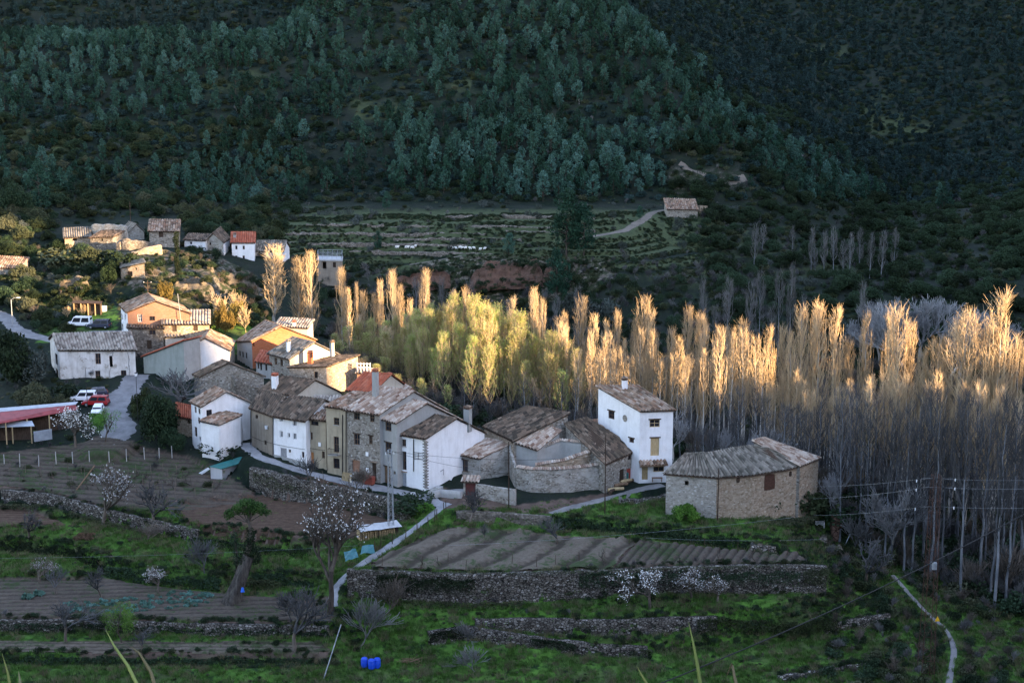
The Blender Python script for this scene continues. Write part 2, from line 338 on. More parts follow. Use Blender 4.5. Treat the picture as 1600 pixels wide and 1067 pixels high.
# ---------------------------------------------------------------- terrain: control points (photo pixel, height) and level patches
CTRL = [  # px, py, z
 # village street and yards
 (400,705,.9),(426,717,.6),(477,733,-.5),(541,748,-.9),(592,756,-1.1),(622,760,-1.2),(662,767,-1.3),(700,785,-1.6),(450,690,1.2),
 (330,716,-.2),(300,696,.4),(345,700,.5),(745,790,-1.9),(805,792,-2.0),(860,796,-2.2),(945,773,-1.7),(1000,756,-1.0),(1040,752,-1.0),(1040,800,-2.6),
 (1120,812,-3.1),(1180,800,-3.0),(1237,790,-3.0),(1275,775,-2.6),(1300,800,-4.5),(1290,835,-7.5),(1310,860,-9.0),
 # retaining bank below the street
 (390,765,-3.4),(440,772,-3.7),(520,780,-3.8),(640,812,-4.2),
 # path down
 (690,797,-2.2),(640,832,-3.6),(600,862,-4.6),(535,900,-6.6),(515,932,-8.0),(520,960,-9.2),
 # car park, road, west side
 (150,640,3.0),(205,612,4.0),(215,650,2.6),(190,680,1.4),(230,690,0.6),(92,612,4.0),(60,640,2.6),(0,640,2.4),(0,690,.8),(110,690,.6),(0,600,4.0),(0,560,5.0),(240,600,3.6),(290,640,2.2),(270,690,.6),
 (200,545,7.0),(300,560,5.5),(360,590,4.2),(420,600,3.8),(480,590,3.6),(560,590,2.6),(620,640,1.0),(700,690,0.0),(780,700,-.6),(900,700,-.8),
 (150,515,8.6),(230,540,7.6),(330,520,7.2),(400,530,6.0),(450,520,5.5),(20,512,7.4),(0,485,8.6),(60,530,7.0),(100,480,9.6),
 # knoll
 (20,430,12.6),(60,440,12.6),(60,400,14.5),(110,385,16.0),(150,400,16.4),(190,402,16.6),(215,432,14.6),(250,387,16.5),(255,410,16.2),(290,402,16.4),(285,425,16.6),(330,422,15.2),(360,416,13.4),(380,426,11.8),
 (300,470,9.6),(340,480,8.6),(200,470,10.6),(130,440,12.0),(390,440,9.5),(400,480,5.5),(420,500,4.0),(400,416,11.8),(440,412,12.0),(180,362,17.5),(120,352,17.4),(215,352,17.8),(320,375,16.5),(470,405,10.6),
 (0,395,15.5),(40,360,19.0),(0,330,21.0),
 # valley floor under the poplars
 (500,560,.5),(600,620,-1.5),(700,660,-2.6),(850,670,-4.0),(1000,680,-5.5),(1150,700,-7.0),(1300,740,-9.0),(1350,850,-9.5),(1450,860,-11.6),(1600,850,-12.6),(1550,720,-9.5),(1700,800,-12.5),
 (550,520,-.5),(700,520,-2.5),(900,520,-3.2),(1100,530,-4.0),(1300,540,-4.5),(1500,540,-5.0),(1700,560,-5.5),
 # cliff and terraces beyond the grove
 (700,470,0.5),(800,462,1.8),(900,470,1.2),(820,408,9.6),(720,410,9.3),(900,410,9.6),(960,440,6.6),(620,440,4.0),(620,415,8.4),(540,420,8.6),(560,400,9.8),
 (560,380,12.2),(700,380,12.1),(850,380,12.2),(560,365,14.3),(700,365,14.3),(850,365,14.2),(560,352,16.2),(700,350,16.4),(900,350,16.2),(480,350,16.4),(420,340,17.0),(700,332,17.2),(560,332,17.2),(850,328,17.4),(1000,345,16.0),(1060,334,16.9),(1110,336,16.5),
 (1040,380,11.4),(1120,380,11.0),(1180,370,11.0),(1100,430,6.6),(1200,420,5.6),(1280,430,4.4),(1050,460,3.2),(1200,470,1.6),(1000,420,8.6),
 (1250,370,7.0),(1320,410,4.6),(1400,400,4.4),(1350,360,6.0),(1450,450,2.6),(1550,450,3.6),(1600,400,7.6),(1550,330,12.6),(1600,320,14.6),(1450,360,6.8),(1300,330,7.0),(1200,310,9.6),(1400,330,8.0),(1700,350,13.6),(1700,440,6.0),
 (300,330,18.4),(200,330,19.0),(100,320,20.5),(-100,330,22.0),(-100,430,13.6),(-100,540,6.4),(-100,640,2.6),
 # gardens and terraces in front
 (150,690,.2),(290,712,-.6),(-80,712,.4),(-80,762,-2.0),(70,768,-2.4),(160,792,-3.3),(240,802,-3.9),(310,825,-4.4),(430,838,-4.7),(560,848,-4.5),
 (60,812,-5.2),(200,830,-5.6),(340,850,-6.2),(470,870,-6.8),(-80,800,-4.6),(-80,850,-6.2),(60,880,-8.0),(340,900,-8.3),(440,920,-8.6),
 (50,940,-9.2),(350,950,-9.2),(500,965,-9.5),(-80,940,-9.2),(250,1000,-11.3),(-80,1010,-11.5),(250,1020,-11.7),(480,1015,-11.7),(250,1064,-13.3),(-80,1064,-13.3),(500,1064,-13.3),(560,1040,-13.0),(560,985,-10.6),(620,1000,-11.4),
 (620,870,-4.8),(740,890,-5.0),(960,888,-5.0),(1250,876,-4.8),(700,830,-4.0),(880,836,-4.1),(1240,862,-4.6),(1200,845,-4.0),(1000,820,-3.0),
 (740,938,-8.8),(900,938,-8.8),(1100,935,-8.8),(1230,930,-8.8),(1310,905,-8.6),(900,968,-9.8),(740,972,-10.2),(1080,968,-10.0),(1250,960,-10.2),
 (900,998,-12.2),(1090,1000,-12.5),(740,1025,-12.8),(1000,1030,-13.0),(1200,1030,-13.4),(1350,985,-13.0),(1420,950,-12.2),(1400,920,-11.4),(1490,1000,-14.4),(1490,1064,-15.6),(1600,1000,-15.4),(1600,1064,-16.4),(1600,920,-14.2),(1250,1064,-14.2),(800,1064,-13.6),(1700,1000,-16.2),(1000,1064,-13.8),
]
PATCH = [  # zone, pixel polygon with heights: near-level gardens, fields and strips
 ('soil',[(-60,712,.3),(150,692,.2),(290,714,-.7),(395,768,-3.2),(395,784,-3.7),(240,799,-3.7),(160,789,-3.2),(70,766,-2.3),(-60,760,-2.1)]),
 ('soil',[(250,792,-4.0),(430,774,-3.9),(500,777,-3.9),(640,815,-4.3),(590,842,-4.5),(430,838,-4.7),(310,822,-4.4)]),
 ('grass',[(60,812,-5.3),(160,813,-5.4),(300,832,-5.8),(420,848,-6.2),(480,872,-6.9),(340,884,-7.0),(160,846,-6.2),(60,832,-5.8)]),
 ('soil',[(-60,796,-4.9),(40,796,-4.9),(105,818,-5.2),(-60,822,-5.4)]),
 ('soil',[(-60,905,-8.7),(170,906,-8.7),(330,925,-9.0),(520,945,-9.3),(520,972,-9.8),(200,970,-9.7),(-60,966,-9.7)]),
 ('soil',[(-60,1002,-11.4),(500,1005,-11.4),(520,1021,-11.8),(-60,1019,-11.8)]),
 ('grass',[(-60,1061,-13.2),(540,1061,-13.2),(540,1100,-13.8),(-60,1100,-13.8)]),
 ('soil',[(606,864,-4.6),(700,827,-3.9),(870,837,-4.0),(1250,864,-4.6),(1265,881,-4.9),(960,888,-4.9),(740,893,-4.9),(565,888,-4.9)]),
 ('grass',[(560,946,-9.0),(740,942,-8.9),(900,940,-8.8),(1230,936,-8.8),(1240,952,-9.3),(1090,962,-9.7),(900,966,-9.8),(700,970,-9.9),(580,965,-9.8)]),
 ('grass',[(740,977,-10.6),(860,992,-11.5),(1000,1007,-12.3),(1090,1004,-12.3),(1040,999,-12.1),(880,993,-11.7),(760,972,-10.6)]),
 ('grass',[(560,1036,-13),(720,1026,-12.8),(1000,1014,-12.8),(1240,992,-12.8),(1430,985,-13.2),(1440,1100,-15.2),(540,1100,-14.0)]),
]
def _rbf_fit(P, z, lam=.6):
    n = len(P); d = np.hypot(P[:, None, 0] - P[None, :, 0], P[:, None, 1] - P[None, :, 1]); K = d
    A = np.zeros((n + 3, n + 3)); A[:n, :n] = -K - lam * np.eye(n) * -1; A[:n, n] = 1; A[:n, n + 1:] = P; A[n, :n] = 1; A[n + 1:, :n] = P.T
    b = np.zeros(n + 3); b[:n] = z; return np.linalg.solve(A, b)
_c = np.array([tuple(at(*c)) for c in CTRL]); _P = _c[:, :2] / 100
_w = _rbf_fit(_P, _c[:, 2], .004)
def base_z(x, y):
    X, Y = x.ravel() / 100, y.ravel() / 100; out = np.empty(len(X))
    for i in range(0, len(X), 20000):
        d = np.hypot(X[i:i + 20000, None] - _P[None, :, 0], Y[i:i + 20000, None] - _P[None, :, 1])
        out[i:i + 20000] = -d @ _w[:-3] + _w[-3] + _w[-2] * X[i:i + 20000] + _w[-1] * Y[i:i + 20000]
    return out.reshape(x.shape)
def hill_z(x, y):
    """the mountainside behind: a near spur on the left, a farther slope behind it on the right"""
    a = 17.4 + .47 * (y - 448) - .35 * np.clip(y - 640, 0, 400) * 0
    a = a - .47 * np.clip(y - 540, 0, 85) * sstep(-55, -95, x) + .02 * np.clip(-x - 40, 0, 200)
    xr = 74 - (y - 455) * .37
    a = a - .62 * np.clip(x - xr, 0, 400)
    b = 4 + .30 * (y - 600) + .12 * np.clip(x - 110, 0, 400) * sstep(420, 560, y) + 6 * np.sin(x * .021 + 1.1) * sstep(600, 700, y)
    b = np.where(y < 600, 4 + .03 * (600 - y) * sstep(80, 160, x) + .14 * np.clip(x - 118, 0, 400), b)
    return np.maximum(a, b) + (8.0 * fbm(x / 75, y / 90, 3) + 5.0 * np.abs(fbm(x / 34, y / 120, 13)) + 2.0 * fbm(x / 18, y / 18, 17)) * sstep(455, 520, y)
def in_poly(px, py, poly):
    ins = np.zeros(px.shape, bool); n = len(poly)
    for i in range(n):
        x0, y0 = poly[i][:2]; x1, y1 = poly[(i + 1) % n][:2]
        c = (y0 > py) != (y1 > py)
        with np.errstate(divide='ignore', invalid='ignore'): ins ^= c & (px < (x1 - x0) * (py - y0) / (y1 - y0) + x0)
    return ins
def seg_dist(x, y, pts):
    """distance to a polyline and the height along it"""
    best = np.full(x.shape, 1e9); zz = np.zeros(x.shape)
    for p, q in zip(pts, pts[1:]):
        dx, dy = q[0] - p[0], q[1] - p[1]; t = np.clip(((x - p[0]) * dx + (y - p[1]) * dy) / (dx * dx + dy * dy), 0, 1)
        d = np.hypot(x - p[0] - t * dx, y - p[1] - t * dy); m = d < best
        best = np.where(m, d, best); zz = np.where(m, p[2] + t * (q[2] - p[2]), zz)
    return best, zz
def spaced(a, b, fine0, fine1, st, grow=1.16, big=9):
    v = list(np.arange(fine0, fine1 + 1e-6, st)); s = st
    while v[-1] < b: s = min(s * grow, big); v.append(v[-1] + s)
    s = st
    while v[0] > a: s = min(s * grow, big); v.insert(0, v[0] - s)
    return np.array(v)
GX = spaced(-520, 520, -92, 86, .62); GY = spaced(-40, 1200, 172, 408, .62, 1.06, 7)
XX, YY = np.meshgrid(GX, GY)
ZZ = base_z(XX, YY)
_b = sstep(438, 480, YY); ZZ = ZZ * (1 - _b) + hill_z(XX, YY) * _b
ZZ = np.where(YY < 175, np.maximum(CAM_Z - 1.75 - .66 * np.maximum(YY - 5, 0) - .02 * YY, -16), ZZ) * sstep(176, 150, YY) + ZZ * (1 - sstep(176, 150, YY)) if True else ZZ
ZZ += .35 * fbm(XX / 7, YY / 7, 21) * sstep(172, 190, YY)
# terraces on the far bank: the slope between 392 and 480 m is cut into steps
_t = sstep(380, 390, YY) * sstep(446, 432, YY) * sstep(-74, -60, XX) * sstep(64, 52, XX)
_st = .95; _q = ZZ / _st + .25 * fbm(XX / 30, YY / 60, 8); _fl = np.floor(_q); _fr = _q - _fl
_stepz = (_fl + sstep(.80, .98, _fr)) * _st
ZZ = ZZ * (1 - _t) + _stepz * _t
TERRACE_RISE = _t * ((_fr > .74) & (_fr < 1.0))
_t2 = sstep(395, 405, YY) * sstep(445, 430, YY) * sstep(50, 62, XX) * sstep(100, 86, XX)
_q = ZZ / 2.0; _fl = np.floor(_q); _fr = _q - _fl; ZZ = ZZ * (1 - _t2) + ((_fl + sstep(.6, .98, _fr)) * 2.0) * _t2
ZONE = np.zeros(XX.shape + (4,), np.float32); ZONE[..., 3] = np.maximum(_t * (_fr < .74), _t2 * .6 * (np.mod(ZZ / 2.0, 1) < .5))
PATCH_W = []
for zone, poly in PATCH:
    w = [at(*p) for p in poly]; PATCH_W.append((zone, w))
    A = np.array([(p.x, p.y, 1) for p in w]); k = np.linalg.lstsq(A, np.array([p.z for p in w]), rcond=None)[0]
    m = in_poly(XX, YY, w); ZZ = np.where(m, k[0] * XX + k[1] * YY + k[2] + .10 * fbm(XX / 2.2, YY / 2.2, 4), ZZ)
    if zone == 'soil': ZONE[m, 1] = 1; ZONE[m, 0] = 0
    else: ZONE[m, 0] = 1
def pix_zone(poly, ch, val=1.0, y0=0, y1=2000):
    px, py = proj(XX, YY, ZZ); m = in_poly(px, py, poly) & (YY > y0) & (YY < y1); ZONE[m, ch] = val
PXG, PYG = proj(XX, YY, ZZ)
_g = (PYG > 795) & (YY > 170) & (YY < 260); ZONE[_g & (ZONE[..., 1] < .5), 0] = np.maximum(ZONE[_g & (ZONE[..., 1] < .5), 0], .8)
pix_zone([(60,540),(180,520),(186,480),(110,470),(40,470),(60,500)], 0, .9, 280, 360)
pix_zone([(330,470),(345,560),(420,540),(380,480)], 0, .8, 270, 340)
pix_zone([(980,770),(1040,780),(1110,815),(880,800)], 0, 1, 200, 240)
pix_zone([(690,752),(800,790),(950,770),(960,782),(860,803),(745,800),(690,790)], 1, .9, 200, 240)
pix_zone([(140,345),(230,395),(330,395),(400,430),(420,470),(330,480),(270,470),(200,450),(140,450),(80,430),(60,400)], 2, .75, 300, 368)
pix_zone([(640,405),(700,400),(830,400),(960,408),(960,440),(880,470),(700,480),(640,470)], 2, .9, 350, 400)
pix_zone([(1040,260),(1150,262),(1170,290),(1100,300),(1060,310)], 2, .5, 440, 560)
def step_wall(pts, h, front=2.6, back=2.0):
    """cut the ground at a retaining wall: low in front of it, level with its top behind"""
    d, z = seg_dist(XX, YY, pts); P = np.array([tuple(p)[:2] for p in pts]); yw = np.interp(XX, P[:, 0], P[:, 1]); ins = (XX > P[0, 0] - .3) & (XX < P[-1, 0] + .3)
    f = ins & (YY < yw) & (d < front); b = ins & (YY >= yw) & (d < back); k = sstep(front, front * .35, d)
    ZZ[f] = np.minimum(ZZ[f], (ZZ * (1 - k) + (z - h) * k)[f]); k = sstep(back, back * .35, d); ZZ[b] = np.maximum(ZZ[b], (ZZ * (1 - k) + (z - .12) * k)[b])
BARE = [[(540,150),(560,122),(720,118),(760,150),(740,188),(640,182),(560,188)],[(830,174),(960,176),(965,196),(840,193)],[(300,120),(420,114),(430,168),(340,178)],[(1290,150),(1440,140),(1460,228),(1330,228)],[(1500,290),(1650,280),(1650,440),(1490,420)],[(-50,200),(105,195),(115,295),(-50,300)],[(1180,60),(1290,40),(1320,90),(1220,110)]]
for _p in BARE:
    _m = in_poly(PXG, PYG, _p) & (YY > 440); ZONE[_m, 3] = np.maximum(ZONE[_m, 3], (sstep(-.25, .35, fbm(XX / 14, YY / 14, 91)) * 1.0)[_m])
def ZAT(x, y):
    i = np.clip(np.searchsorted(GX, x) - 1, 0, len(GX) - 2); j = np.clip(np.searchsorted(GY, y) - 1, 0, len(GY) - 2)
    fx = (x - GX[i]) / (GX[i + 1] - GX[i]); fy = (y - GY[j]) / (GY[j + 1] - GY[j])
    return (ZZ[j, i] * (1 - fx) + ZZ[j, i + 1] * fx) * (1 - fy) + (ZZ[j + 1, i] * (1 - fx) + ZZ[j + 1, i + 1] * fx) * fy
_steps = np.concatenate([np.arange(172, 420, .35), np.arange(420, 1150, 2.0)])
def on(px, py, Y0=172):
    """where the line of sight of a photo pixel meets the ground"""
    d = ray(px, py); t = _steps / d.y; x = d.x * t; z = CAM_Z + d.z * t
    hit = np.nonzero((z <= ZAT(x, _steps)) & (_steps >= Y0))[0]
    k = hit[0] if len(hit) else len(_steps) - 1
    return Vector((x[k], _steps[k], float(ZAT(np.array([x[k]]), np.array([_steps[k]]))[0])))
def gz(x, y): return float(ZAT(np.array([x]), np.array([y]))[0])
def flatten(poly, z, pad=0):
    global ZZ
    m = in_poly(XX, YY, poly); ZZ[m] = np.minimum(ZZ[m], z)
def flatten_ribbon(pts, hw, blend=2.0):
    """level the ground across a road or path"""
    global ZZ
    d, z = seg_dist(XX, YY, pts); k = sstep(hw + blend, hw, d); ZZ[:] = ZZ * (1 - k) + (z - .03) * k

def m_ground():
    t = NT('ground_earth', .97, .08); w = t.world(); at_ = t.n('ShaderNodeVertexColor', layer_name='zone'); zs = t.sep(at_.outputs[0])
    n1 = t.noise(w, .09, 6, .7); n2 = t.noise(w, .6, 5, .65); n3 = t.noise(w, 3.0, 4, .7)
    scrub = t.mix(t.ramp(n1, [(.40, 0.0), (.60, 1.0)]), (.009, .016, .011), (.021, .026, .020))
    scrub = t.mix(t.ramp(n2, [(.52, 0.0), (.66, .75)]), scrub, (.022, .034, .016))
    scrub = t.mix(t.ramp(n3, [(.60, 0.0), (.72, .55)]), scrub, (.06, .06, .056))
    grass = t.mix(t.ramp(n2, [(.36, 0.0), (.62, 1.0)]), (.030, .080, .012), (.082, .172, .028))
    grass = t.mix(t.ramp(n1, [(.48, 0.0), (.62, .75)]), grass, (.060, .066, .03)); grass = t.mix(t.ramp(n2, [(.40, .8), (.50, 0.0)]), grass, (.010, .020, .008))
    soil = t.mix(t.ramp(n2, [(.35, 0.0), (.65, 1.0)]), (.085, .058, .046), (.15, .108, .086)); soil = t.mix(t.ramp(n3, [(.6, 0.0), (.75, .5)]), soil, (.22, .18, .15))
    soil = t.mix(t.ramp(t.noise(w, .35, 5, .75), [(.60, 0.0), (.70, .8)]), soil, (.03, .055, .016))
    cell = t.vor(w, .9); edge = t.vor(w, .9, 'DISTANCE_TO_EDGE')[0]
    rock = t.ramp(t.sep(cell['Color'])[0], [(0, (.09, .075, .058)), (.5, (.16, .135, .105)), (1, (.24, .21, .17))]); rock = t.mix(t.ramp(edge, [(.02, .8), (.09, 0.0)]), rock, (.04, .035, .025))
    rock = t.mix(t.ramp(n2, [(.44, 0.0), (.52, .95)]), rock, (.026, .036, .016))
    scrub = t.mix(t.math('MULTIPLY', at_.outputs['Alpha'], t.ramp(n2, [(.3, .35), (.55, 1.0)])), scrub, (.060, .076, .036))
    c = t.mix(t.math('MULTIPLY', zs[0], t.ramp(n2, [(.25, .75), (.5, 1.0)])), scrub, grass); c = t.mix(zs[1], c, soil); c = t.mix(zs[2], c, rock)
    h = t.math('ADD', t.math('MULTIPLY', n2, .6), t.math('MULTIPLY', n3, .5))
    t.col(c).bump(h, .9, .35); return t.mat
M['ground'] = m_ground()
def finish_ground():
    ny, nx = XX.shape
    V = np.stack([XX, YY, ZZ], -1).reshape(-1, 3); i = np.arange(nx * ny).reshape(ny, nx)
    Fq = np.stack([i[:-1, :-1], i[:-1, 1:], i[1:, 1:], i[1:, :-1]], -1).reshape(-1, 4)
    me = mesh_np('ground', V, Fq, M['ground'], smooth=True)
    a = me.color_attributes.new('zone', 'FLOAT_COLOR', 'POINT'); a.data.foreach_set('color', ZONE.reshape(-1, 4).ravel())
    return tag(link('ground', me), 'valley side of terraced gardens, scrubby banks and wooded mountain', 'ground', kind='structure')

# unseen ridges added past the right edge, shaped to let one sun strip through
def build_side_hills():
    U = np.array([TY * -1 * -1, -TX]); U = np.array([-TX * 0 + math.cos(SUN_A), math.sin(SUN_A)]); T = np.array([TX, TY])
    us = np.concatenate([np.arange(-260, 190, 12), np.arange(190, 300, .7), np.arange(300, 1300, 20)]); ts = np.arange(-610, -119, 16.0)
    se = math.sin(SUN_E)
    sil = NOTCH(us)
    V = []
    for t in ts:
        k = np.exp(-((t + 370) / (55 + sil * .16)) ** 2)
        z = (sil - t * se) * k - 22 * (1 - k) + 1.2 * fbm(us / 9, us * 0 + t / 9, 5) * k
        P = us[:, None] * U[None] + t * T[None]
        V.append(np.concatenate([P, z[:, None]], 1))
    V = np.concatenate(V); nu, nt = len(us), len(ts); i = np.arange(nu * nt).reshape(nt, nu)
    Fq = np.stack([i[:-1, :-1], i[1:, :-1], i[1:, 1:], i[:-1, 1:]], -1).reshape(-1, 4)
    me = mesh_np('shade_hills', V, Fq, M['hill_side'], smooth=True)
    tag(link('shade_hills', me), 'unseen ridges added on the right to shade the valley', 'shade_hills', kind='structure')
def NOTCH(u):
    """height of the added skyline towards the sun, across the light: open between 212 and 260 m"""
    tr = 5.0 * fbm(u / 5.0, u * 0 + 3.3, 71, 4) + 2.5 * fbm(u / 1.4, u * 0, 73, 2)      # noise that breaks up and softens the shadow edge
    return 24 + tr + 4 * sstep(236, 230, u) + 32 * sstep(221, 203, u) + 34 * sstep(206, 180, u) + 40 * sstep(200, 60, u) + 60 * sstep(257, 264, u) + 240 * sstep(263, 480, u)
M['hill_side'] = m_plain('shade_hill_green', (.04, .06, .035), .95, 0, .1, .5, .1)
# ---------------------------------------------------------------- roads, paths, fields
def m_road(name, c, spec=.25):
    t = NT(name, .85, spec); w = t.world(); n = t.noise(w, .5, 5, .65); f = t.noise(w, 5, 3)
    x = t.mix(t.ramp(n, [(.35, 0.0), (.65, 1.0)]), tuple(k * .72 for k in c), tuple(min(1, k * 1.2) for k in c)); x = t.mix(.3, x, t.ramp(f, [(.3, .4), (.7, 1.0)]), 'MULTIPLY')
    t.col(x).bump(f, .4, .05); return t.mat
M['asphalt'] = m_road('worn_asphalt', (.19, .185, .185)); M['street'] = m_road('street_concrete', (.27, .27, .275)); M['track'] = m_road('dirt_track', (.15, .124, .098)); M['path'] = m_road('stony_path', (.20, .19, .18))
WAYS = []
def way(name, label, pts, w, mat):
    P = [V3p(p) for p in pts]; flatten_ribbon(P, w / 2); WAYS.append((name, label, P, w, mat))
def V3p(p): return at(*p) if len(p) == 3 else on(*p)
way('road', 'grey asphalt road and yard with parked cars below the crumbling house', [(215,585,5.2),(198,612,4.0),(172,636,3.1),(190,662,2.2),(178,686,1.2),(165,697,.8)], 6.4, 'asphalt')
way('road', 'narrow road curving past the street lamp at the left edge', [(-30,478,9.0),(8,494,8.5),(22,512,7.7),(48,524,7.3),(80,531,7.1),(110,534,7.1)], 4.2, 'asphalt')
way('road', 'short stretch of upper road beside the tall brick house', [(140,520,8.6),(165,519,8.5),(190,518,8.4),(212,522,8.2)], 4.5, 'asphalt')
way('street', 'pale concrete village street in front of the house row', [(383,692,1.2),(400,712,.8),(426,721,.55),(477,737,-.55),(541,753,-.98),(592,762,-1.2),(640,771,-1.4),(672,780,-1.65),(700,790,-1.9)], 3.2, 'street')
way('yard', 'pale concrete yard at the foot of the white corner house', [(668,776,-1.62),(690,771,-1.6),(715,766,-1.55),(735,768,-1.6)], 3.4, 'street')
way('path', 'pale path dropping from the street between the fields', [(694,788,-1.9),(676,803,-2.5),(640,831,-3.7),(606,855,-4.5),(570,878,-5.4),(540,898,-6.5),(518,926,-8.0),(522,948,-9.0)], 1.6, 'street')
way('path', 'grey footpath climbing past the curved wall to the tall white house', [(860,802,-2.4),(905,789,-2.1),(950,778,-1.7),(1000,764,-1.2),(1035,757,-1.0)], 2.2, 'path')
way('track', 'sandy track curving up to the far farmhouse', [(1062,327),(1030,330),(1018,335),(1005,346),(975,361),(930,371),(880,377)], 3.6, 'track')
way('track', 'thin pale track along the terrace above the cliff', [(640,414),(680,408),(722,401)], 2.0, 'track')
way('track', 'short forest track cut high on the right slope', [(1062,262),(1100,282),(1130,288),(1165,282)], 3.0, 'track')
way('path', 'stony double-rut path winding down the right bank', [(1395,898,-10.6),(1425,932,-12.0),(1452,961,-13.0),(1482,985,-13.9),(1492,1015,-14.6),(1486,1045,-15.2),(1480,1085,-16)], 1.0, 'path')
def finish_ways():
    for name, label, P, w, mat in WAYS:
        Q = []
        for a, b in zip(P, P[1:]):
            n = max(1, int((b - a).length / .5)); Q += [a.lerp(b, k / n) for k in range(n)]
        Q.append(P[-1])
        for _ in range(12): Q = [Q[0]] + [(Q[i - 1] + Q[i] * 2 + Q[i + 1]) / 4 for i in range(1, len(Q) - 1)] + [Q[-1]]
        V, Fq, m = [], [], 9; sd = rnd.random() * 99
        for i, q in enumerate(Q):
            d = Q[min(i + 1, len(Q) - 1)] - Q[max(i - 1, 0)]; n = Vector((d.y, -d.x, 0)).normalized(); ww = w * (.9 + .3 * float(fbm(i * .17 + sd, 0)) + .22 * float(fbm(i * .9 + sd, 3)))
            for k in range(m):
                o = (k / (m - 1) - .5) * ww; x, y = q.x + n.x * o, q.y + n.y * o; V.append((x, y, gz(x, y) + .05 + (.0 if 0 < k < m - 1 else -.12)))
        for i in range(len(Q) - 1):
            for k in range(m - 1): a = i * m + k; Fq.append((a, a + 1, a + 1 + m, a + m))
        tag(link(name, mesh_np(name, V, Fq, M[mat], smooth=True)), label, None, None, 'structure')
def m_soil(name, lo, hi, weed=.55, furrow_amt=.5):
    t = NT(name, .97, .08); w = t.world(); n1 = t.noise(w, .16, 5, .65); n2 = t.noise(w, 1.4, 5, .7); n3 = t.noise(w, 5, 3)
    c = t.mix(t.ramp(n2, [(.3, 0.0), (.7, 1.0)]), lo, hi); c = t.mix(t.ramp(n3, [(.62, 0.0), (.74, .6)]), c, tuple(k * 1.7 for k in hi))
    c = t.mix(t.ramp(t.math('ADD', t.math('MULTIPLY', n1, .55), t.math('MULTIPLY', n2, .45)), [(weed, 0.0), (weed + .07, .85)]), c, (.028, .05, .016))
    vc = t.n('ShaderNodeVertexColor', layer_name='bed'); c = t.mix(t.math('MULTIPLY', t.math('SUBTRACT', 1.0, t.sep(vc.outputs[0])[0]), furrow_amt), c, tuple(k * .42 for k in lo))   # darker colour down in the furrows
    t.col(c).bump(t.math('ADD', n2, t.math('MULTIPLY', n3, .6)), .8, .12); return t.mat
M['soil_pale'] = m_soil('pale_soil', (.082, .066, .050), (.16, .134, .104), .50, .8); M['soil_brown'] = m_soil('brown_soil', (.062, .040, .028), (.105, .071, .050), .64); M['soil_grey'] = m_soil('grey_soil', (.055, .044, .035), (.105, .086, .068), .50)
def finish_field(label, poly, mat, fur, amp, a, b, rag=.5):
    """ploughed ground: furrows run from pixel a to pixel b"""
    w = [V3p(p) for p in poly]; A = np.array([(p.x, p.y, 1) for p in w]); k = np.linalg.lstsq(A, np.array([p.z for p in w]), rcond=None)[0]
    P0, P1 = on(*a), on(*b); d = (P1 - P0).to_2d().normalized(); nx, ny = -d.y, d.x
    st = .2; xs = np.arange(min(p.x for p in w), max(p.x for p in w), st); ys = np.arange(min(p.y for p in w), max(p.y for p in w), st); X, Y = np.meshgrid(xs, ys)
    rx, ry = fbm(X / 3, Y / 3, 31, 3) * rag, fbm(X / 3, Y / 3, 37, 3) * rag; ins = in_poly(X + rx, Y + ry, w)
    ph = (X * nx + Y * ny) / fur + .25 * fbm(X / 9, Y / 9, 5); f = np.abs((ph % 1) - .5) * 2
    Z = ZAT(X.ravel(), Y.ravel()).reshape(X.shape) + .05 + amp * sstep(.12, .6, f) + .05 * (vnoise(X * 2.2, Y * 2.2, 9) - .3)
    idx = np.arange(X.size).reshape(X.shape); q = ins[:-1, :-1] & ins[1:, :-1] & ins[:-1, 1:] & ins[1:, 1:]
    Fq = np.stack([idx[:-1, :-1][q], idx[:-1, 1:][q], idx[1:, 1:][q], idx[1:, :-1][q]], 1); us = np.unique(Fq); mp = np.zeros(X.size, int); mp[us] = np.arange(len(us))
    me = mesh_np('field', np.stack([X, Y, Z], -1).reshape(-1, 3)[us], mp[Fq], M[mat], smooth=True); c = np.zeros((len(us), 4), np.float32); c[:, 0] = sstep(.08, .5, f + .3 * fbm(X * 1.3, Y * 1.3, 12)).ravel()[us]
    at_ = me.color_attributes.new('bed', 'FLOAT_COLOR', 'POINT'); at_.data.foreach_set('color', c.ravel()); tag(link('field', me), label, None, None, 'structure')
# ---------------------------------------------------------------- builders for houses and walls
def V3(p): return Vector(p) if isinstance(p, Vector) else at(*p)
def ray_plane(px, py, o, n):
    d = ray(px, py); c = Vector((0, 0, CAM_Z)); t = (o - c).dot(n) / d.dot(n); return c + d * t
def tile_row(mb, p, q, rad=.14, m=0, lift=.10, seg=.46, k0=0):
    """a row of half-round cap tiles from p to q"""
    p, q = Vector(p), Vector(q); L = (q - p).length; n = max(1, int(L / seg)); d = (q - p) / n
    side = d.cross(Vector((0, 0, 1))).normalized(); up = Vector((0, 0, 1))
    for i in range(n):
        a = p + d * i + up * (lift + rnd.uniform(-.015, .015)); b = a + d * 1.06; ra, rb = rad * 1.08, rad * .92
        ra *= rnd.uniform(.92, 1.1); A, B = [], []
        for k in range(6):
            th = math.pi * k / 5
            A.append(a + side * math.cos(th) * ra + up * math.sin(th) * ra * .9); B.append(b + side * math.cos(th) * rb + up * math.sin(th) * rb * .9)
        u = (k0 * 13 + 7) * .4 + .2; v = (i * 3 + k0) * .42 + .2
        for k in range(5): mb.poly([A[k], A[k + 1], B[k + 1], B[k]], m, [(u, v)] * 4)
        mb.poly(A, m, [(u, v)] * 6)
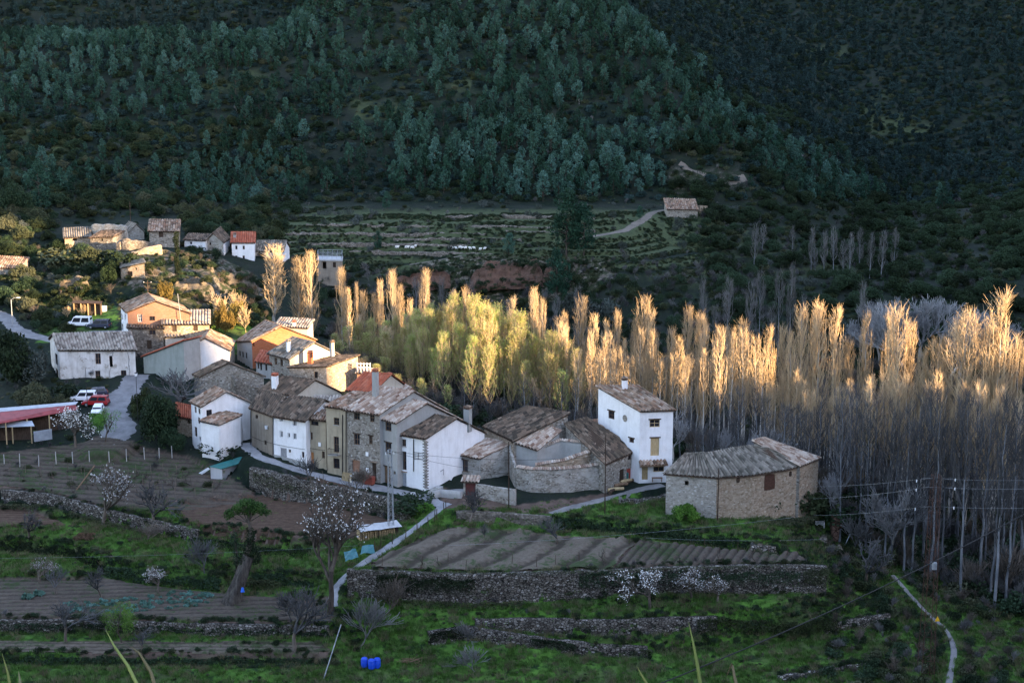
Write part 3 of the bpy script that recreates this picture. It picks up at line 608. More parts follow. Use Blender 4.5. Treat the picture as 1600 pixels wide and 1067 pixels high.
def roof_plane(mb, P00, P10, P11, P01, oe=.35, o0=.25, o1=.25, orr=0.0, sag=.06, pitch=.54):
    """corrugated tile surface over a board: P00-P10 the eave, P01-P11 the top edge"""
    P00, P10, P11, P01 = map(Vector, (P00, P10, P11, P01)); L = max((P10 - P00).length, (P11 - P01).length); H = ((P01 - P00).length + (P11 - P10).length) / 2
    n = max(3, round((L + o0 + o1) / pitch)); nt = max(3, int((H + oe) / .7)); up = Vector((0, 0, 1))
    S_ = [-o0 / L + (1 + (o0 + o1) / L) * i / (n * 4) for i in range(n * 4 + 1)]; T_ = [-oe / H + (1 + (oe + orr) / H) * j / nt for j in range(nt + 1)]
    def P(s, t): return (P00 * (1 - s) + P10 * s) * (1 - t) + (P01 * (1 - s) + P11 * s) * t
    b = len(mb.v); sd = rnd.random() * 50; ki = rnd.randrange(400)
    rowj = [rnd.uniform(-.02, .02) for _ in range(n + 1)]
    for j, t in enumerate(T_):
        for i, s in enumerate(S_):
            p = P(s, t); h = (.075, .105, .045, -.0)[i % 4] if i % 4 else .03
            h = (.0, .19, .25, .19)[i % 4] + rowj[i // 4]
            h += sag * float(vnoise(p.x * .45 + sd, p.y * .45)) * 2 * (0.3 if t <= 0 else 1)
            mb.v.append(tuple(p + up * h)); mb.uv.append(((ki + i / 4) * .4 + .001, t * H + ki))
    m_ = len(S_)
    for j in range(nt):
        for i in range(m_ - 1):
            a = b + j * m_ + i; mb.f.append([a, a + 1, a + 1 + m_, a + m_]); mb.m.append(0)
    q = [P(S_[0], T_[0]), P(S_[-1], T_[0]), P(S_[-1], T_[-1]), P(S_[0], T_[-1])]
    lo = [p - up * .10 for p in q]; hi = [p - up * .03 for p in q]
    mb.poly(lo[::-1], 1); mb.poly(hi, 1)
    for i in range(4): mb.poly([lo[i], lo[(i + 1) % 4], hi[(i + 1) % 4], hi[i]], 1)
    return q
DOORM = {'d': 'wood', 'dk': 'wood_dark', 'do': 'wood_orange', 'dg': 'grey_door', 'dr': 'red', 'dm': 'maroon', 'dt': 'wood_tan', 's': 'wood_tan', 'ds': 'sheet_grey', 'bk': 'brick_dark'}
FOOTPRINTS = []
class House:
    def __init__(h, name, label, A, B, C, z0, walls='white', roof='tile_mix', ridge=None, op=(), chim=(), cat='house', oe=.4, og=.25, group=None, D=None, sag=.06, caps=True, nor=False, flat=True, thick=0.22):
        A, B = V3(A), V3(B)
        if C[0] == 'd': e = (B - A).to_2d().normalized(); C = B + Vector((-e.y * C[1], e.x * C[1], C[2]))
        elif C[0] == 'v': C = B + Vector(C[1:])
        else: C = V3(C)
        D = V3(D) if D else A + C - B
        h.P = [A, B, C, D]; h.z0 = z0; c = (A + B + C + D) / 4
        h.root = tag(empty(name, (c.x, c.y, z0)), label, cat, group); h.off = (-c.x, -c.y, -z0)
        walls = [walls] * 4 if isinstance(walls, str) else walls
        if flat: flatten([A, B, C, D], z0 + .1)
        FOOTPRINTS.append([A, B, C, D])
        apex = [None] * 4
        if ridge:
            k, zr, fr = ridge
            for sd in ((1, 3) if k == 'x' else (0, 2)):
                p, q = h.P[sd], h.P[(sd + 1) % 4]; f = fr if sd in (1, 0) else 1 - fr; apex[sd] = (f, zr)
        names = list(dict.fromkeys(walls)); mb = MB(); h.kids = []
        for sd in range(4): h.side(mb, sd, apex[sd], names.index(walls[sd]), [o for o in op if o[0] == sd], thick)
        mb.build('wall', [M[n] for n in names], h.root, h.off)
        for nm, mbb, mt, subs in h.kids:
            w = mbb.build(nm, mt, h.root, h.off)
            for s_nm, s_mb, s_mt in subs: s_mb.build(s_nm, s_mt, w)
        h.planes = []
        if not nor:
            rb = MB(); tm = [M[roof], M['wood_dark']]
            def pl(a, b, c_, d, oe_=oe, orr=.0): rb_ = roof_plane(rb, a, b, c_, d, oe_, og, og, orr, sag); h.planes.append((a, b, c_, d)); return rb_
            if ridge and ridge[0] == 'x':
                f, zr = ridge[2], ridge[1]; R0 = A.lerp(D, f); R1 = B.lerp(C, f); R0.z = R1.z = zr
                q1 = pl(A, B, R1, R0); q2 = pl(C, D, R0, R1)
                if caps:
                    tile_row(rb, q1[3], q1[2], .16, 0, .12, k0=1)
                    for q in (q1, q2): tile_row(rb, q[0], q[3], .13, 0, .10, k0=2); tile_row(rb, q[1], q[2], .13, 0, .10, k0=3)
            elif ridge:
                f, zr = ridge[2], ridge[1]; R0 = A.lerp(B, f); R1 = D.lerp(C, f); R0.z = R1.z = zr
                q1 = pl(D, A, R0, R1); q2 = pl(B, C, R1, R0)
                if caps:
                    tile_row(rb, q1[3], q1[2], .16, 0, .12, k0=1)
                    for q in (q1, q2): tile_row(rb, q[0], q[3], .13, 0, .10, k0=2); tile_row(rb, q[1], q[2], .13, 0, .10, k0=3)
            else:
                e = [(A.z + B.z, 0), (B.z + C.z, 1), (C.z + D.z, 2), (D.z + A.z, 3)]; k = min(e)[1]
                Q = h.P[k:] + h.P[:k]; q = pl(*Q, orr=.25)
                if caps:
                    tile_row(rb, q[0], q[3], .13, 0, .10, k0=2); tile_row(rb, q[1], q[2], .13, 0, .10, k0=3); tile_row(rb, q[3], q[2], .14, 0, .10, k0=1)
            h.roof = rb.build('roof', tm, h.root, h.off)
        for c_ in chim: h.chimney(*c_)
    def side(h, mb, sd, apex, mi, ops, thick):
        p, q = h.P[sd], h.P[(sd + 1) % 4]; e = Vector((q.x - p.x, q.y - p.y, 0)); L = e.length; e /= L; n = Vector((e.y, -e.x, 0)); zb = h.z0 - 2.2
        def top(s):
            if apex:
                f, zr = apex; sa = f * L; return p.z + (zr - p.z) * s / sa if s <= sa else zr + (q.z - zr) * (s - sa) / (L - sa)
            return p.z + (q.z - p.z) * s / L
        holes = []
        for o in ops:
            _, ty, x0, y0, x1, y1 = o; xm, ym = (x0 + x1) / 2, (y0 + y1) / 2
            g = lambda x, y: ray_plane(x, y, p, n)
            s0 = (g(x0, ym) - p).dot(e); s1 = (g(x1, ym) - p).dot(e); z1 = g(xm, y0).z; z0 = g(xm, y1).z; s0, s1 = min(s0, s1), max(s0, s1)
            s0 = min(max(s0, .12), L - .5); s1 = max(min(s1, L - .12), s0 + .3); z1 = min(z1, min(top(s0), top(s1)) - .12); z0 = min(z0, z1 - .35)
            if ty[0] == 'd': z0 = min(z0, max(h.z0 - .1, z0))
            holes.append((s0, s1, z0, z1, ty))
        br = sorted({0.0, L, *([apex[0] * L] if apex else []), *[x for o in holes for x in o[:2]]})
        W = lambda s, z, dn=0.0: p + e * s - n * dn + Vector((0, 0, z - p.z))
        for a, b in zip(br, br[1:]):
            if b - a < 1e-4: continue
            hs = sorted([o for o in holes if o[0] <= a + 1e-4 and o[1] >= b - 1e-4], key=lambda o: o[2]); z = zb
            for o in hs:
                if o[2] > z: mb.poly([W(a, z), W(b, z), W(b, o[2]), W(a, o[2])], mi)
                z = max(z, o[3])
            mb.poly([W(a, z), W(b, z), W(b, top(b)), W(a, top(a))], mi)
        for s0, s1, z0, z1, ty in holes:
            t = thick
            for a, b in (((s0, z0), (s1, z0)), ((s1, z0), (s1, z1)), ((s1, z1), (s0, z1)), ((s0, z1), (s0, z0))):
                mb.poly([W(*a), W(*b), W(*b, t), W(*a, t)][::-1], mi)
            base, fl = (ty.split('+') + [''])[:2]; subs = []
            if base == 'o': continue
            fr = MB(); c0 = W(s0, z0, t - .03); w, hh = s1 - s0, z1 - z0
            def bar(sa, za, sb, zb_, wd=.09): fr.bar(W(sa, za, t - .05), W(sb, zb_, t - .05), wd, wd)
            if base[0] == 'w':
                f = .05
                bar(s0 + f, z0, s0 + f, z1); bar(s1 - f, z0, s1 - f, z1); bar(s0, z0 + f, s1, z0 + f); bar(s0, z1 - f, s1, z1 - f)
                if w > .55: bar((s0 + s1) / 2, z0, (s0 + s1) / 2, z1, .07)
                if hh > 1.1: bar(s0, z0 + hh * .5, s1, z0 + hh * .5, .05)
                pn = MB(); pn.poly([W(s0, z0, t), W(s1, z0, t), W(s1, z1, t), W(s0, z1, t)]); subs.append(('pane', pn, M['glass']))
                nm, mt = 'window', M['wood_tan' if base == 'wt' else 'wood' if base == 'w' else 'white' if base == 'ww' else 'wood_dark']
            else:
                k = max(2, round(w / .22))
                for i in range(k):
                    a, b = s0 + w * i / k + .008, s0 + w * (i + 1) / k - .008; d = t - .06
                    fr.poly([W(a, z0, d), W(b, z0, d), W(b, z1, d), W(a, z1, d)])
                fr.poly([W(s0, z0, t), W(s1, z0, t), W(s1, z1, t), W(s0, z1, t)])
                nm, mt = ('shutter' if base == 's' else 'infill' if base == 'bk' else 'door'), M[DOORM[base]]
                if nm == 'door':
                    hd = MB(); hd.box(W(s1 - .14, z0 + 1.0, t - .11), (.05, .05, .14)); subs.append(('handle', hd, M['iron']))
            if 'L' in fl:
                l = MB(); l.bar(W(s0 - .18, z1 + .08, -.02), W(s1 + .18, z1 + .08, -.02), .14, .16); subs.append(('lintel', l, M['wood_dark']))
            if 'T' in fl:
                l = MB(); tile_row(l, W(s0 - .2, z1 + .1, -.05), W(s1 + .2, z1 + .1, -.05), .12, 0, .02); subs.append(('tile_hood', l, M['tile_mix']))
            if 'S' in fl:
                l = MB(); l.bar(W(s0 - .1, z0 - .04, -.04), W(s1 + .1, z0 - .04, -.04), .16, .07); subs.append(('sill', l, M['concrete']))
            h.kids.append((nm, fr, mt, subs))
    def chimney(h, px, py, ht=1.4, w=.6, mat='grey', cap='tile_red'):
        best = None
        for a, b, c, d in h.planes:
            n = (Vector(b) - Vector(a)).cross(Vector(d) - Vector(a)).normalized(); p = ray_plane(px, py, Vector(a), n)
            e = in_poly(np.array([p.x]), np.array([p.y]), [a, b, c, d])[0]
            if e: best = p
        if best is None: best = ray_plane(px, py, Vector(h.planes[0][0]), (Vector(h.planes[0][1]) - Vector(h.planes[0][0])).cross(Vector(h.planes[0][3]) - Vector(h.planes[0][0])).normalized())
        rz = math.atan2(h.P[1].y - h.P[0].y, h.P[1].x - h.P[0].x); p = best
        mb = MB(); mb.box((p.x, p.y, p.z + ht / 2 - .5), (w, w, ht + 1.0), rz); ch = mb.build('chimney', M[mat], h.root, h.off)
        cp = MB(); cp.box((p.x, p.y, p.z + ht + .04), (w + .16, w + .16, .08), rz)
        for i, j in ((-1, -1), (1, -1), (1, 1), (-1, 1)):
            x, y = i * w * .36, j * w * .36; cp.box((p.x + x * math.cos(rz) - y * math.sin(rz), p.y + x * math.sin(rz) + y * math.cos(rz), p.z + ht + .2), (.12, .12, .26), rz)
        cp.box((p.x, p.y, p.z + ht + .40), (w + .22, w + .22, .16), rz, 0, .45); cp.build('cap', M[cap], ch)
    def wallpt(h, sd, px, py):
        p, q = h.P[sd], h.P[(sd + 1) % 4]; e = Vector((q.x - p.x, q.y - p.y, 0)).normalized(); return ray_plane(px, py, p, Vector((e.y, -e.x, 0)))

def wall_line(name, label, pts, height, mat, thick=.5, rough=.07, cap=None, cat='wall', group=None, taper=.0, foot=1.2, hs=None, tops=.12):
    """a wall along a line of top points; its face is knobbly, its top uneven"""
    P = [V3(p) for p in pts]; Q = []; Hh = []
    for i, (a, b) in enumerate(zip(P, P[1:])):
        n = max(1, int((b - a).length / .45)); 
        for k in range(n):
            Q.append(a.lerp(b, k / n)); Hh.append((hs[i] * (1 - k / n) + hs[i + 1] * k / n) if hs else height)
    Q.append(P[-1]); Hh.append(hs[-1] if hs else height)
    N = []
    for i in range(len(Q)):
        d = Q[min(i + 1, len(Q) - 1)] - Q[max(i - 1, 0)]; N.append(Vector((d.y, -d.x, 0)).normalized())
    rows = max(3, int(max(Hh) / .4)); V = []; sd = rnd.random() * 90
    c = sum(Q, Vector()) / len(Q); zb = min(q.z - h for q, h in zip(Q, Hh))
    for i, (q, n, h) in enumerate(zip(Q, N, Hh)):
        tz = q.z + tops * float(fbm(i * .35 + sd, i * .11)) ; prof = []
        for r in range(rows + 1):
            f = r / rows; z = q.z - h - foot + (tz - (q.z - h - foot)) * f
            o = rough * 2 * (float(vnoise(i * .9 + sd, r * .9)) - .5) + taper * (1 - f)
            prof.append(q + n * (thick * .5 + o) + Vector((0, 0, z - q.z)))
        for r in range(rows, -1, -rows): prof.append(q - n * (thick * .5) + Vector((0, 0, (tz if r else q.z - h - foot) - q.z)))
        V += prof
    k = rows + 3; Fq = []
    for i in range(len(Q) - 1):
        for r in range(k):
            a, b = i * k + r, i * k + (r + 1) % k; Fq.append((a, a + k, b + k, b))
    me = mesh_np(name, [v for v in V], Fq, [M[mat]]); bm = bmesh.new(); bm.from_mesh(me); bm.verts.ensure_lookup_table()
    for base in (0, (len(Q) - 1) * k):
        vs = [bm.verts[base + r] for r in range(k)]
        try: bm.faces.new(vs)
        except ValueError: pass
    bmesh.ops.recalc_face_normals(bm, faces=bm.faces); bm.to_mesh(me); bm.free()
    if cap:
        root = tag(empty(name, (c.x, c.y, zb)), label, cat, group); off = (-c.x, -c.y, -zb)
        w = link('wall', me, root, off); cb = MB()
        n_ = max(2, int(sum((b - a).length for a, b in zip(P, P[1:])) / .34)); acc = [0]
        for a, b in zip(Q, Q[1:]): acc.append(acc[-1] + (b - a).length)
        for j in range(n_):                                        # tiles laid across the top, sloping to the front
            d = acc[-1] * (j + .5) / n_; i = max(0, next((x for x in range(len(acc) - 1) if acc[x + 1] >= d), len(acc) - 2))
            f = (d - acc[i]) / max(1e-6, acc[i + 1] - acc[i]); p = Q[i].lerp(Q[i + 1], f); n = N[i]
            tile_row(cb, p - n * (thick * .5 + .10) + Vector((0, 0, .16)), p + n * (thick * .5 + .18) + Vector((0, 0, -.02)), .17, 0, .02, 1.0, k0=j)
        cb.build('tile_cap', M[cap], root, off); return root
    return tag(link(name, me), label, cat, group)
# ---------------------------------------------------------------- plants: one mesh (or a few) of each kind, then copies
def segs_np(P0, P1, R0, R1, n=3):
    P0, P1 = np.asarray(P0, float), np.asarray(P1, float); R0, R1 = np.asarray(R0, float)[:, None], np.asarray(R1, float)[:, None]
    d = P1 - P0; d /= np.linalg.norm(d, axis=1, keepdims=True) + 1e-9
    h = np.where(np.abs(d[:, 2:3]) > .9, np.array([[1., 0, 0]]), np.array([[0, 0, 1.]])); a = np.cross(d, h); a /= np.linalg.norm(a, axis=1, keepdims=True) + 1e-9; b = np.cross(d, a)
    m = len(P0); V = np.empty((m, 2 * n, 3))
    for k in range(n):
        th = 2 * math.pi * k / n; o = a * math.cos(th) + b * math.sin(th); V[:, k] = P0 + o * R0; V[:, n + k] = P1 + o * R1
    q = np.array([[k, (k + 1) % n, n + (k + 1) % n, n + k] for k in range(n)]); Fq = (np.arange(m) * 2 * n)[:, None, None] + q[None]
    return V.reshape(-1, 3), Fq.reshape(-1, 4)
class Segs:
    def __init__(s): s.a, s.b, s.ra, s.rb = [], [], [], []
    def add(s, p, q, r0, r1): s.a.append(p); s.b.append(q); s.ra.append(r0); s.rb.append(r1)
    def line(s, pts, r0, r1):
        n = len(pts) - 1
        for i in range(n): s.add(pts[i], pts[i + 1], r0 + (r1 - r0) * i / n, r0 + (r1 - r0) * (i + 1) / n)
    def arr(s, n=3): return segs_np(s.a, s.b, s.ra, s.rb, n)
    def mesh(s, name, mat, n=3): return mesh_np(name, *s.arr(n), mat)
def quads_np(c, size, g, aspect=1.0, up=0.0, out=None):
    """leaf-sized faces with free directions at the points c"""
    n = len(c); a = g.normal(size=(n, 3)); a[:, 2] += up
    if out is not None: a += out
    a /= np.linalg.norm(a, axis=1, keepdims=True) + 1e-9; b = np.cross(a, g.normal(size=(n, 3))); b /= np.linalg.norm(b, axis=1, keepdims=True) + 1e-9
    s = (np.asarray(size) * g.uniform(.6, 1.3, n))[:, None]; a = a * s * .5; b = b * s * .5 * aspect
    V = np.stack([c - a, c + b * .9 - a * .1, c + a, c - b * .9 - a * .1], 1).reshape(-1, 3)
    return V, np.arange(n * 4).reshape(n, 4)
def join_np(parts):
    V, Fq, mi, o = [], [], [], 0
    for k, (v, f, m) in enumerate(parts): V.append(v); Fq.append(f + o); mi.append(np.full(len(f), m)); o += len(v)
    return np.concatenate(V), np.concatenate(Fq), np.concatenate(mi)
def vnorm(v): return v / (np.linalg.norm(v) + 1e-9)
def rdir(g, base, ang):
    """a direction about ang radians off base"""
    r = np.cross(base, g.normal(size=3)); return vnorm(base * math.cos(ang) + vnorm(r) * math.sin(ang))
UP = np.array([0, 0, 1.0])

def poplar(seed, H, bare, nl, width, tilt, tw, tlen, leaf=0, lsize=.2, bend=.5, rt=None, rtw=.021):
    """upright poplar: returns trunk and crown segments (and leaf faces)"""
    g = np.random.default_rng(seed); T, Cc = Segs(), Segs(); lv = []
    pts = [np.array([0, 0, -.8])]; sx, sy = g.normal(size=2) * .012 * H / 6
    for i in range(1, 9): pts.append(np.array([sx * i + g.normal() * .012 * H * .3, sy * i + g.normal() * .012 * H * .3, H * .97 * i / 8]))
    T.line(pts, rt or .0085 * H, .02)
    def trunk(z): f = min(7.999, max(0, z / (H * .97) * 8)); i = int(f); return pts[i] + (pts[i + 1] - pts[i]) * (f - i)
    for i in range(nl):
        u = g.uniform(0, 1) ** .9; z0 = H * (bare + (1 - bare) * .94 * u); p = trunk(z0); az = g.uniform(0, 6.283)
        L = min(H * .3, (H - z0) * .75 + .8) * g.uniform(.55, 1.05); d = vnorm(np.array([math.cos(az), math.sin(az), 0]) * math.sin(tilt) + UP * math.cos(tilt))
        wmax = width * (1 - .55 * u) * g.uniform(.5, 1.0); q = [p]; dd = d
        for k in range(4):
            q.append(q[-1] + dd * L / 4); dd = vnorm(dd + UP * bend * .5 + g.normal(size=3) * .09)
            if np.hypot(*(q[-1] - p)[:2]) > wmax: dd = vnorm(dd * np.array([.15, .15, 1]) + UP)
        Cc.line(q, .020 + L * .009, .014)
        for k in range(tw):
            f = g.uniform(.12, 1.0) * 4; j = min(3, int(f)); s = q[j] + (q[j + 1] - q[j]) * (f - j); dd = vnorm(q[j + 1] - q[j])
            e = s + vnorm(rdir(g, dd, g.uniform(.25, .75)) + UP * .25) * tlen * g.uniform(.45, 1.2); Cc.add(s, e, rtw, .008)
            if leaf: lv += [s + (e - s) * x + g.normal(size=3) * .14 for x in g.uniform(.2, 1.1, leaf)]
    out = [T.arr(6), Cc.arr(3)]
    if leaf: out.append(quads_np(np.array(lv), lsize, g, .8, .3))
    return out
def bare_tree(seed, H, spread=.75, depth=4, r0=.12, trunk=.28, kids=(3, 4), up=.35, lean=(0, 0), rmin=.008, gnarl=.16, decay=.70, tips=None):
    """branching bare tree: trunk arrays, crown arrays, tip points"""
    g = np.random.default_rng(seed); T, Cc = Segs(), Segs(); tip = []
    def grow(p, d, L, r, lev):
        q = [p]; n = 4 if lev < 2 else 3
        for k in range(n): d = vnorm(d + g.normal(size=3) * gnarl + UP * up * .12); q.append(q[-1] + d * L / n)
        (T if lev == 0 else Cc).line(q, r, max(rmin, r * .62))
        if lev >= depth: tip.extend(q[1:]); return
        if lev >= depth - 1: tip.append(q[-1])
        for k in range(int(g.integers(kids[0], kids[1] + 1))):
            f = 1.0 if k == 0 else g.uniform(.4 if lev else .75, 1.0); i = min(n - 1, int(f * n)); s = q[i] + (q[i + 1] - q[i]) * min(1, f * n - i)
            grow(s, vnorm(rdir(g, d, spread * g.uniform(.55, 1.15) * (.5 if k == 0 else 1)) + UP * up * .5), L * decay * g.uniform(.75, 1.15), max(rmin, r * (.62 if k else .7)), lev + 1)
    grow(np.array([0, 0, -.3]), vnorm(np.array([lean[0], lean[1], 1.0])), H * trunk + .3, r0, 0)
    return T.arr(6), Cc.arr(3), np.array(tip)
def crown_pts(g, blobs, n, shell=.55):
    """points in the outer part of a set of ellipsoids (cx, cy, cz, rx, ry, rz)"""
    B = np.array(blobs); w = B[:, 3] * B[:, 4] + B[:, 5] * B[:, 3]; k = g.choice(len(B), n, p=w / w.sum()); d = g.normal(size=(n, 3)); d /= np.linalg.norm(d, axis=1, keepdims=True)
    r = g.uniform(shell ** 3, 1, n) ** (1 / 3); return B[k, :3] + d * r[:, None] * B[k, 3:], d
def conifer(seed, H, n, size, form='pine', bare=.22, rad=.21):
    g = np.random.default_rng(seed); T = Segs(); sx = g.normal() * .03 * H; T.line([np.array([0, 0, -.6]), np.array([sx * .4, 0, H * .5]), np.array([sx, 0, H * .93])], .016 * H, .02)
    bl = []; k = {'pine': 26, 'cypress': 14, 'umbrella': 18}[form]
    for i in range(k):
        u = (i + g.uniform()) / k; z = H * (bare + (1 - bare) * u * .97); az = g.uniform(0, 6.283)
        if form == 'pine': pr = rad * H * (.12 + .88 * math.sin(math.pi * min(1, u * .82 + .17)) ** .8); rr = H * .092 * g.uniform(.7, 1.25); o = pr * g.uniform(.35, .95)
        elif form == 'cypress': pr = rad * H; rr = H * .06; o = pr * .4 * g.uniform(0, 1)
        else: z = H * g.uniform(.72, .98); rr = H * .13 * g.uniform(.7, 1.2); o = rad * H * g.uniform(0, 1) ** .6
        x, y = math.cos(az) * o + sx * u, math.sin(az) * o; bl.append((x, y, z, rr * 1.05, rr * 1.05, rr * (1.15 if form != 'umbrella' else .55)))
        if form != 'cypress': T.add(np.array([sx * u, 0, z - o * .45]), np.array([x, y, z]), .012 * H * (1 - u * .8), .015)
    c, d = crown_pts(g, bl, n, .5); return T.arr(5), quads_np(c, size, g, .42, .7, d * .7)
def bushy(seed, w, h, n, size, blobs=9, up=.25, aspect=.75):
    g = np.random.default_rng(seed); bl = []
    for i in range(blobs):
        a = g.uniform(0, 6.283); o = g.uniform(0, 1) ** .6; rr = g.uniform(*((.26, .46) if blobs < 12 else (.14, .30))); bl.append((math.cos(a) * o * w * .62, math.sin(a) * o * w * .62, h * g.uniform(.25, .68) * (1 - .35 * o), w * rr, w * rr, h * rr * .85))
    c, d = crown_pts(g, bl, n, .55); c[:, 2] = np.maximum(c[:, 2], .02); return quads_np(c, size, g, aspect, up, d * .5)
def tree_meshes(name, parts):
    """[(part name, (V, F), material)] -> list of (part name, mesh)"""
    return [(pn, mesh_np(name + '_' + pn, vf[0], vf[1], M[mt])) for pn, vf, mt in parts]
PROTO = {}
def top_of(kind): return max(v.co.z for pn, me in PROTO[kind] for v in me.vertices)
def plant(kind, loc, sc=1.0, rz=None, label=None, cat='tree', group=None, name=None, sz=None):
    """a plant as one thing with its parts (shared meshes)"""
    r = empty(name or kind.split(':')[0], loc, rnd.uniform(0, 6.283) if rz is None else rz); r.scale = (sc, sc, sz or sc)
    tag(r, label, cat, group)
    for pn, me in PROTO[kind]: link(pn, me, r)
    return r
# poplars
for k in range(3):
    t, c = poplar(40 + k, 26, .07, 84, 1.75, .34, 12, 1.4, rtw=.024); PROTO['poplar:gold%d' % k] = tree_meshes('poplar', [('trunk', t, 'bark_pale'), ('crown', c, 'twig_gold')])
for k in range(4):
    t, c = poplar(50 + k, 24, .34, 44, 1.3, .44, 7, 1.4, rtw=.026); PROTO['poplar:grove%d' % k] = tree_meshes('poplar', [('trunk', t, 'bark_pale'), ('crown', c, 'twig_gold')])
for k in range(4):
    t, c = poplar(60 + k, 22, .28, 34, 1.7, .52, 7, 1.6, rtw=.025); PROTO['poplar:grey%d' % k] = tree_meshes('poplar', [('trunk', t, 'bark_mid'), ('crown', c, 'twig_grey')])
for k in range(2):
    t, c = poplar(70 + k, 24, .45, 90, 3.8, .75, 13, 1.7, bend=.35); PROTO['poplar:vase%d' % k] = tree_meshes('poplar', [('trunk', t, 'bark_pale'), ('crown', c, 'twig_gold')])
for k in range(3):
    t, c, l = poplar(80 + k, 22, .20, 74, 2.1, .46, 9, 1.4, leaf=6, lsize=.19); PROTO['poplar:leaf%d' % k] = tree_meshes('poplar', [('trunk', t, 'bark'), ('crown', c, 'twig_gold'), ('leaves', l, 'leaf_spring')])
for k in range(2):
    t, c = poplar(90 + k, 20, .18, 40, 1.5, .45, 10, 1.4); PROTO['poplar:slim%d' % k] = tree_meshes('poplar', [('trunk', t, 'bark_mid'), ('crown', c, 'twig_blue')])
for k in range(3):
    t, c, tip = bare_tree(100 + k, 12, .58, 5, .16, .26, (3, 5), .45, rmin=.020, decay=.72); PROTO['bare:silver%d' % k] = tree_meshes('bare_tree', [('trunk', t, 'bark_pale'), ('crown', c, 'twig_silver')])
# pines, cypress, shrubs
for k in range(6):
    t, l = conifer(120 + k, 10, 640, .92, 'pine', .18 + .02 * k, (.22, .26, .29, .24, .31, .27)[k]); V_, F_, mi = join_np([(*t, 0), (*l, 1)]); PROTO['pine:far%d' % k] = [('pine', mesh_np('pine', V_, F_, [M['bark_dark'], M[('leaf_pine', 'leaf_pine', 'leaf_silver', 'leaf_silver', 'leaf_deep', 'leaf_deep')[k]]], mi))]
for k in range(3): PROTO['oak:%d' % k] = [('oak', mesh_np('oak', *bushy(145 + k, 2.6, 6.0, 420, .95, 10), M['leaf_blue']))]  # rounded trees for the far slopes, with shade in their leaf colour
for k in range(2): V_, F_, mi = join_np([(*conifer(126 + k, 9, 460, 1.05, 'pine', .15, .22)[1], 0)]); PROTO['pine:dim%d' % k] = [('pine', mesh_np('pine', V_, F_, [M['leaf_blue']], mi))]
for k in range(3):
    t, l = conifer(130 + k, 10, 3000, .5, 'pine', .2, .27); PROTO['pine:near%d' % k] = tree_meshes('pine', [('trunk', t, 'bark_dark'), ('crown', l, 'leaf_pine')])
t, l = conifer(140, 10, 2600, .34, 'cypress', .06, .085); PROTO['cypress'] = tree_meshes('cypress', [('trunk', t, 'bark_dark'), ('crown', l, 'leaf_dark')])
for k in range(4): PROTO['bush:dark%d' % k] = [('bush', mesh_np('bush', *bushy(150 + k, 1.5, 1.7, 700, .22), M['leaf_dark']))]
for k in range(2): PROTO['bush:blue%d' % k] = [('bush', mesh_np('bush', *bushy(156 + k, 1.6, 1.8, 460, .30), M['leaf_blue']))]
for k in range(3): PROTO['bush:scrub%d' % k] = [('bush', mesh_np('bush', *bushy(160 + k, 1.5, 1.5, 620, .22), M['leaf_shrub']))]
for k in range(3): PROTO['bush:olive%d' % k] = [('bush', mesh_np('bush', *bushy(170 + k, 1.6, 2.4, 760, .22), M['leaf_olive']))]
for k in range(2): PROTO['bush:yellow%d' % k] = [('bush', mesh_np('bush', *bushy(180 + k, 3.2, 4.4, 4200, .24, 16), M['leaf_yellow']))]
for k in range(2): PROTO['bush:green%d' % k] = [('bush', mesh_np('bush', *bushy(186 + k, 2.0, 2.2, 2600, .17, 14), M['leaf_green']))]
for k in range(3): PROTO['bush:big%d' % k] = [('bush', mesh_np('bush', *bushy(176 + k, 4.0, 4.2, 5200, .27, 22), M[('leaf_dark', 'leaf_shrub', 'leaf_olive')[k]]))]
for k in range(3):   # leafless brushwood
    t, c, tip = bare_tree(190 + k, 3.2, .5, 3, .03, .12, (5, 7), .5, rmin=.010, decay=.95); V_, F_, mi = join_np([(*t, 0), (*c, 0)]); PROTO['bush:twig%d' % k] = [('bush', mesh_np('bush', V_, F_, M[('twig_blue', 'twig_grey', 'bark')[k]]))]
for k in range(2):
    t, c, tip = bare_tree(195 + k, 3.6, .55, 4, .04, .10, (4, 5), .55, rmin=.012, decay=.85); V_, F_, mi = join_np([(*t, 0), (*c, 0)]); PROTO['bush:gold%d' % k] = [('bush', mesh_np('bush', V_, F_, M['twig_gold']))]
def tuft(seed, n, h, w, mat):
    g = np.random.default_rng(seed); a = g.uniform(0, 6.283, n); r = w * np.sqrt(g.uniform(0, 1, n)); p = np.stack([np.cos(a) * r, np.sin(a) * r, np.zeros(n)], 1)
    d = g.normal(size=(n, 3)) * .35; d[:, 2] = 1; hh = h * g.uniform(.5, 1.1, n)[:, None]; s = np.stack([-np.sin(a + 1), np.cos(a + 1), a * 0], 1) * .035
    return mesh_np('tuft', np.stack([p - s, p + s, p + d * hh + s * .2, p + d * hh - s * .2], 1).reshape(-1, 3), np.arange(n * 4).reshape(n, 4), M[mat])
for k in range(2): PROTO['grass:%d' % k] = [('grass', tuft(200 + k, 46, .42, .55, 'grass'))]
PROTO['grass:dry'] = [('grass', tuft(204, 40, .6, .5, 'grass_dry'))]

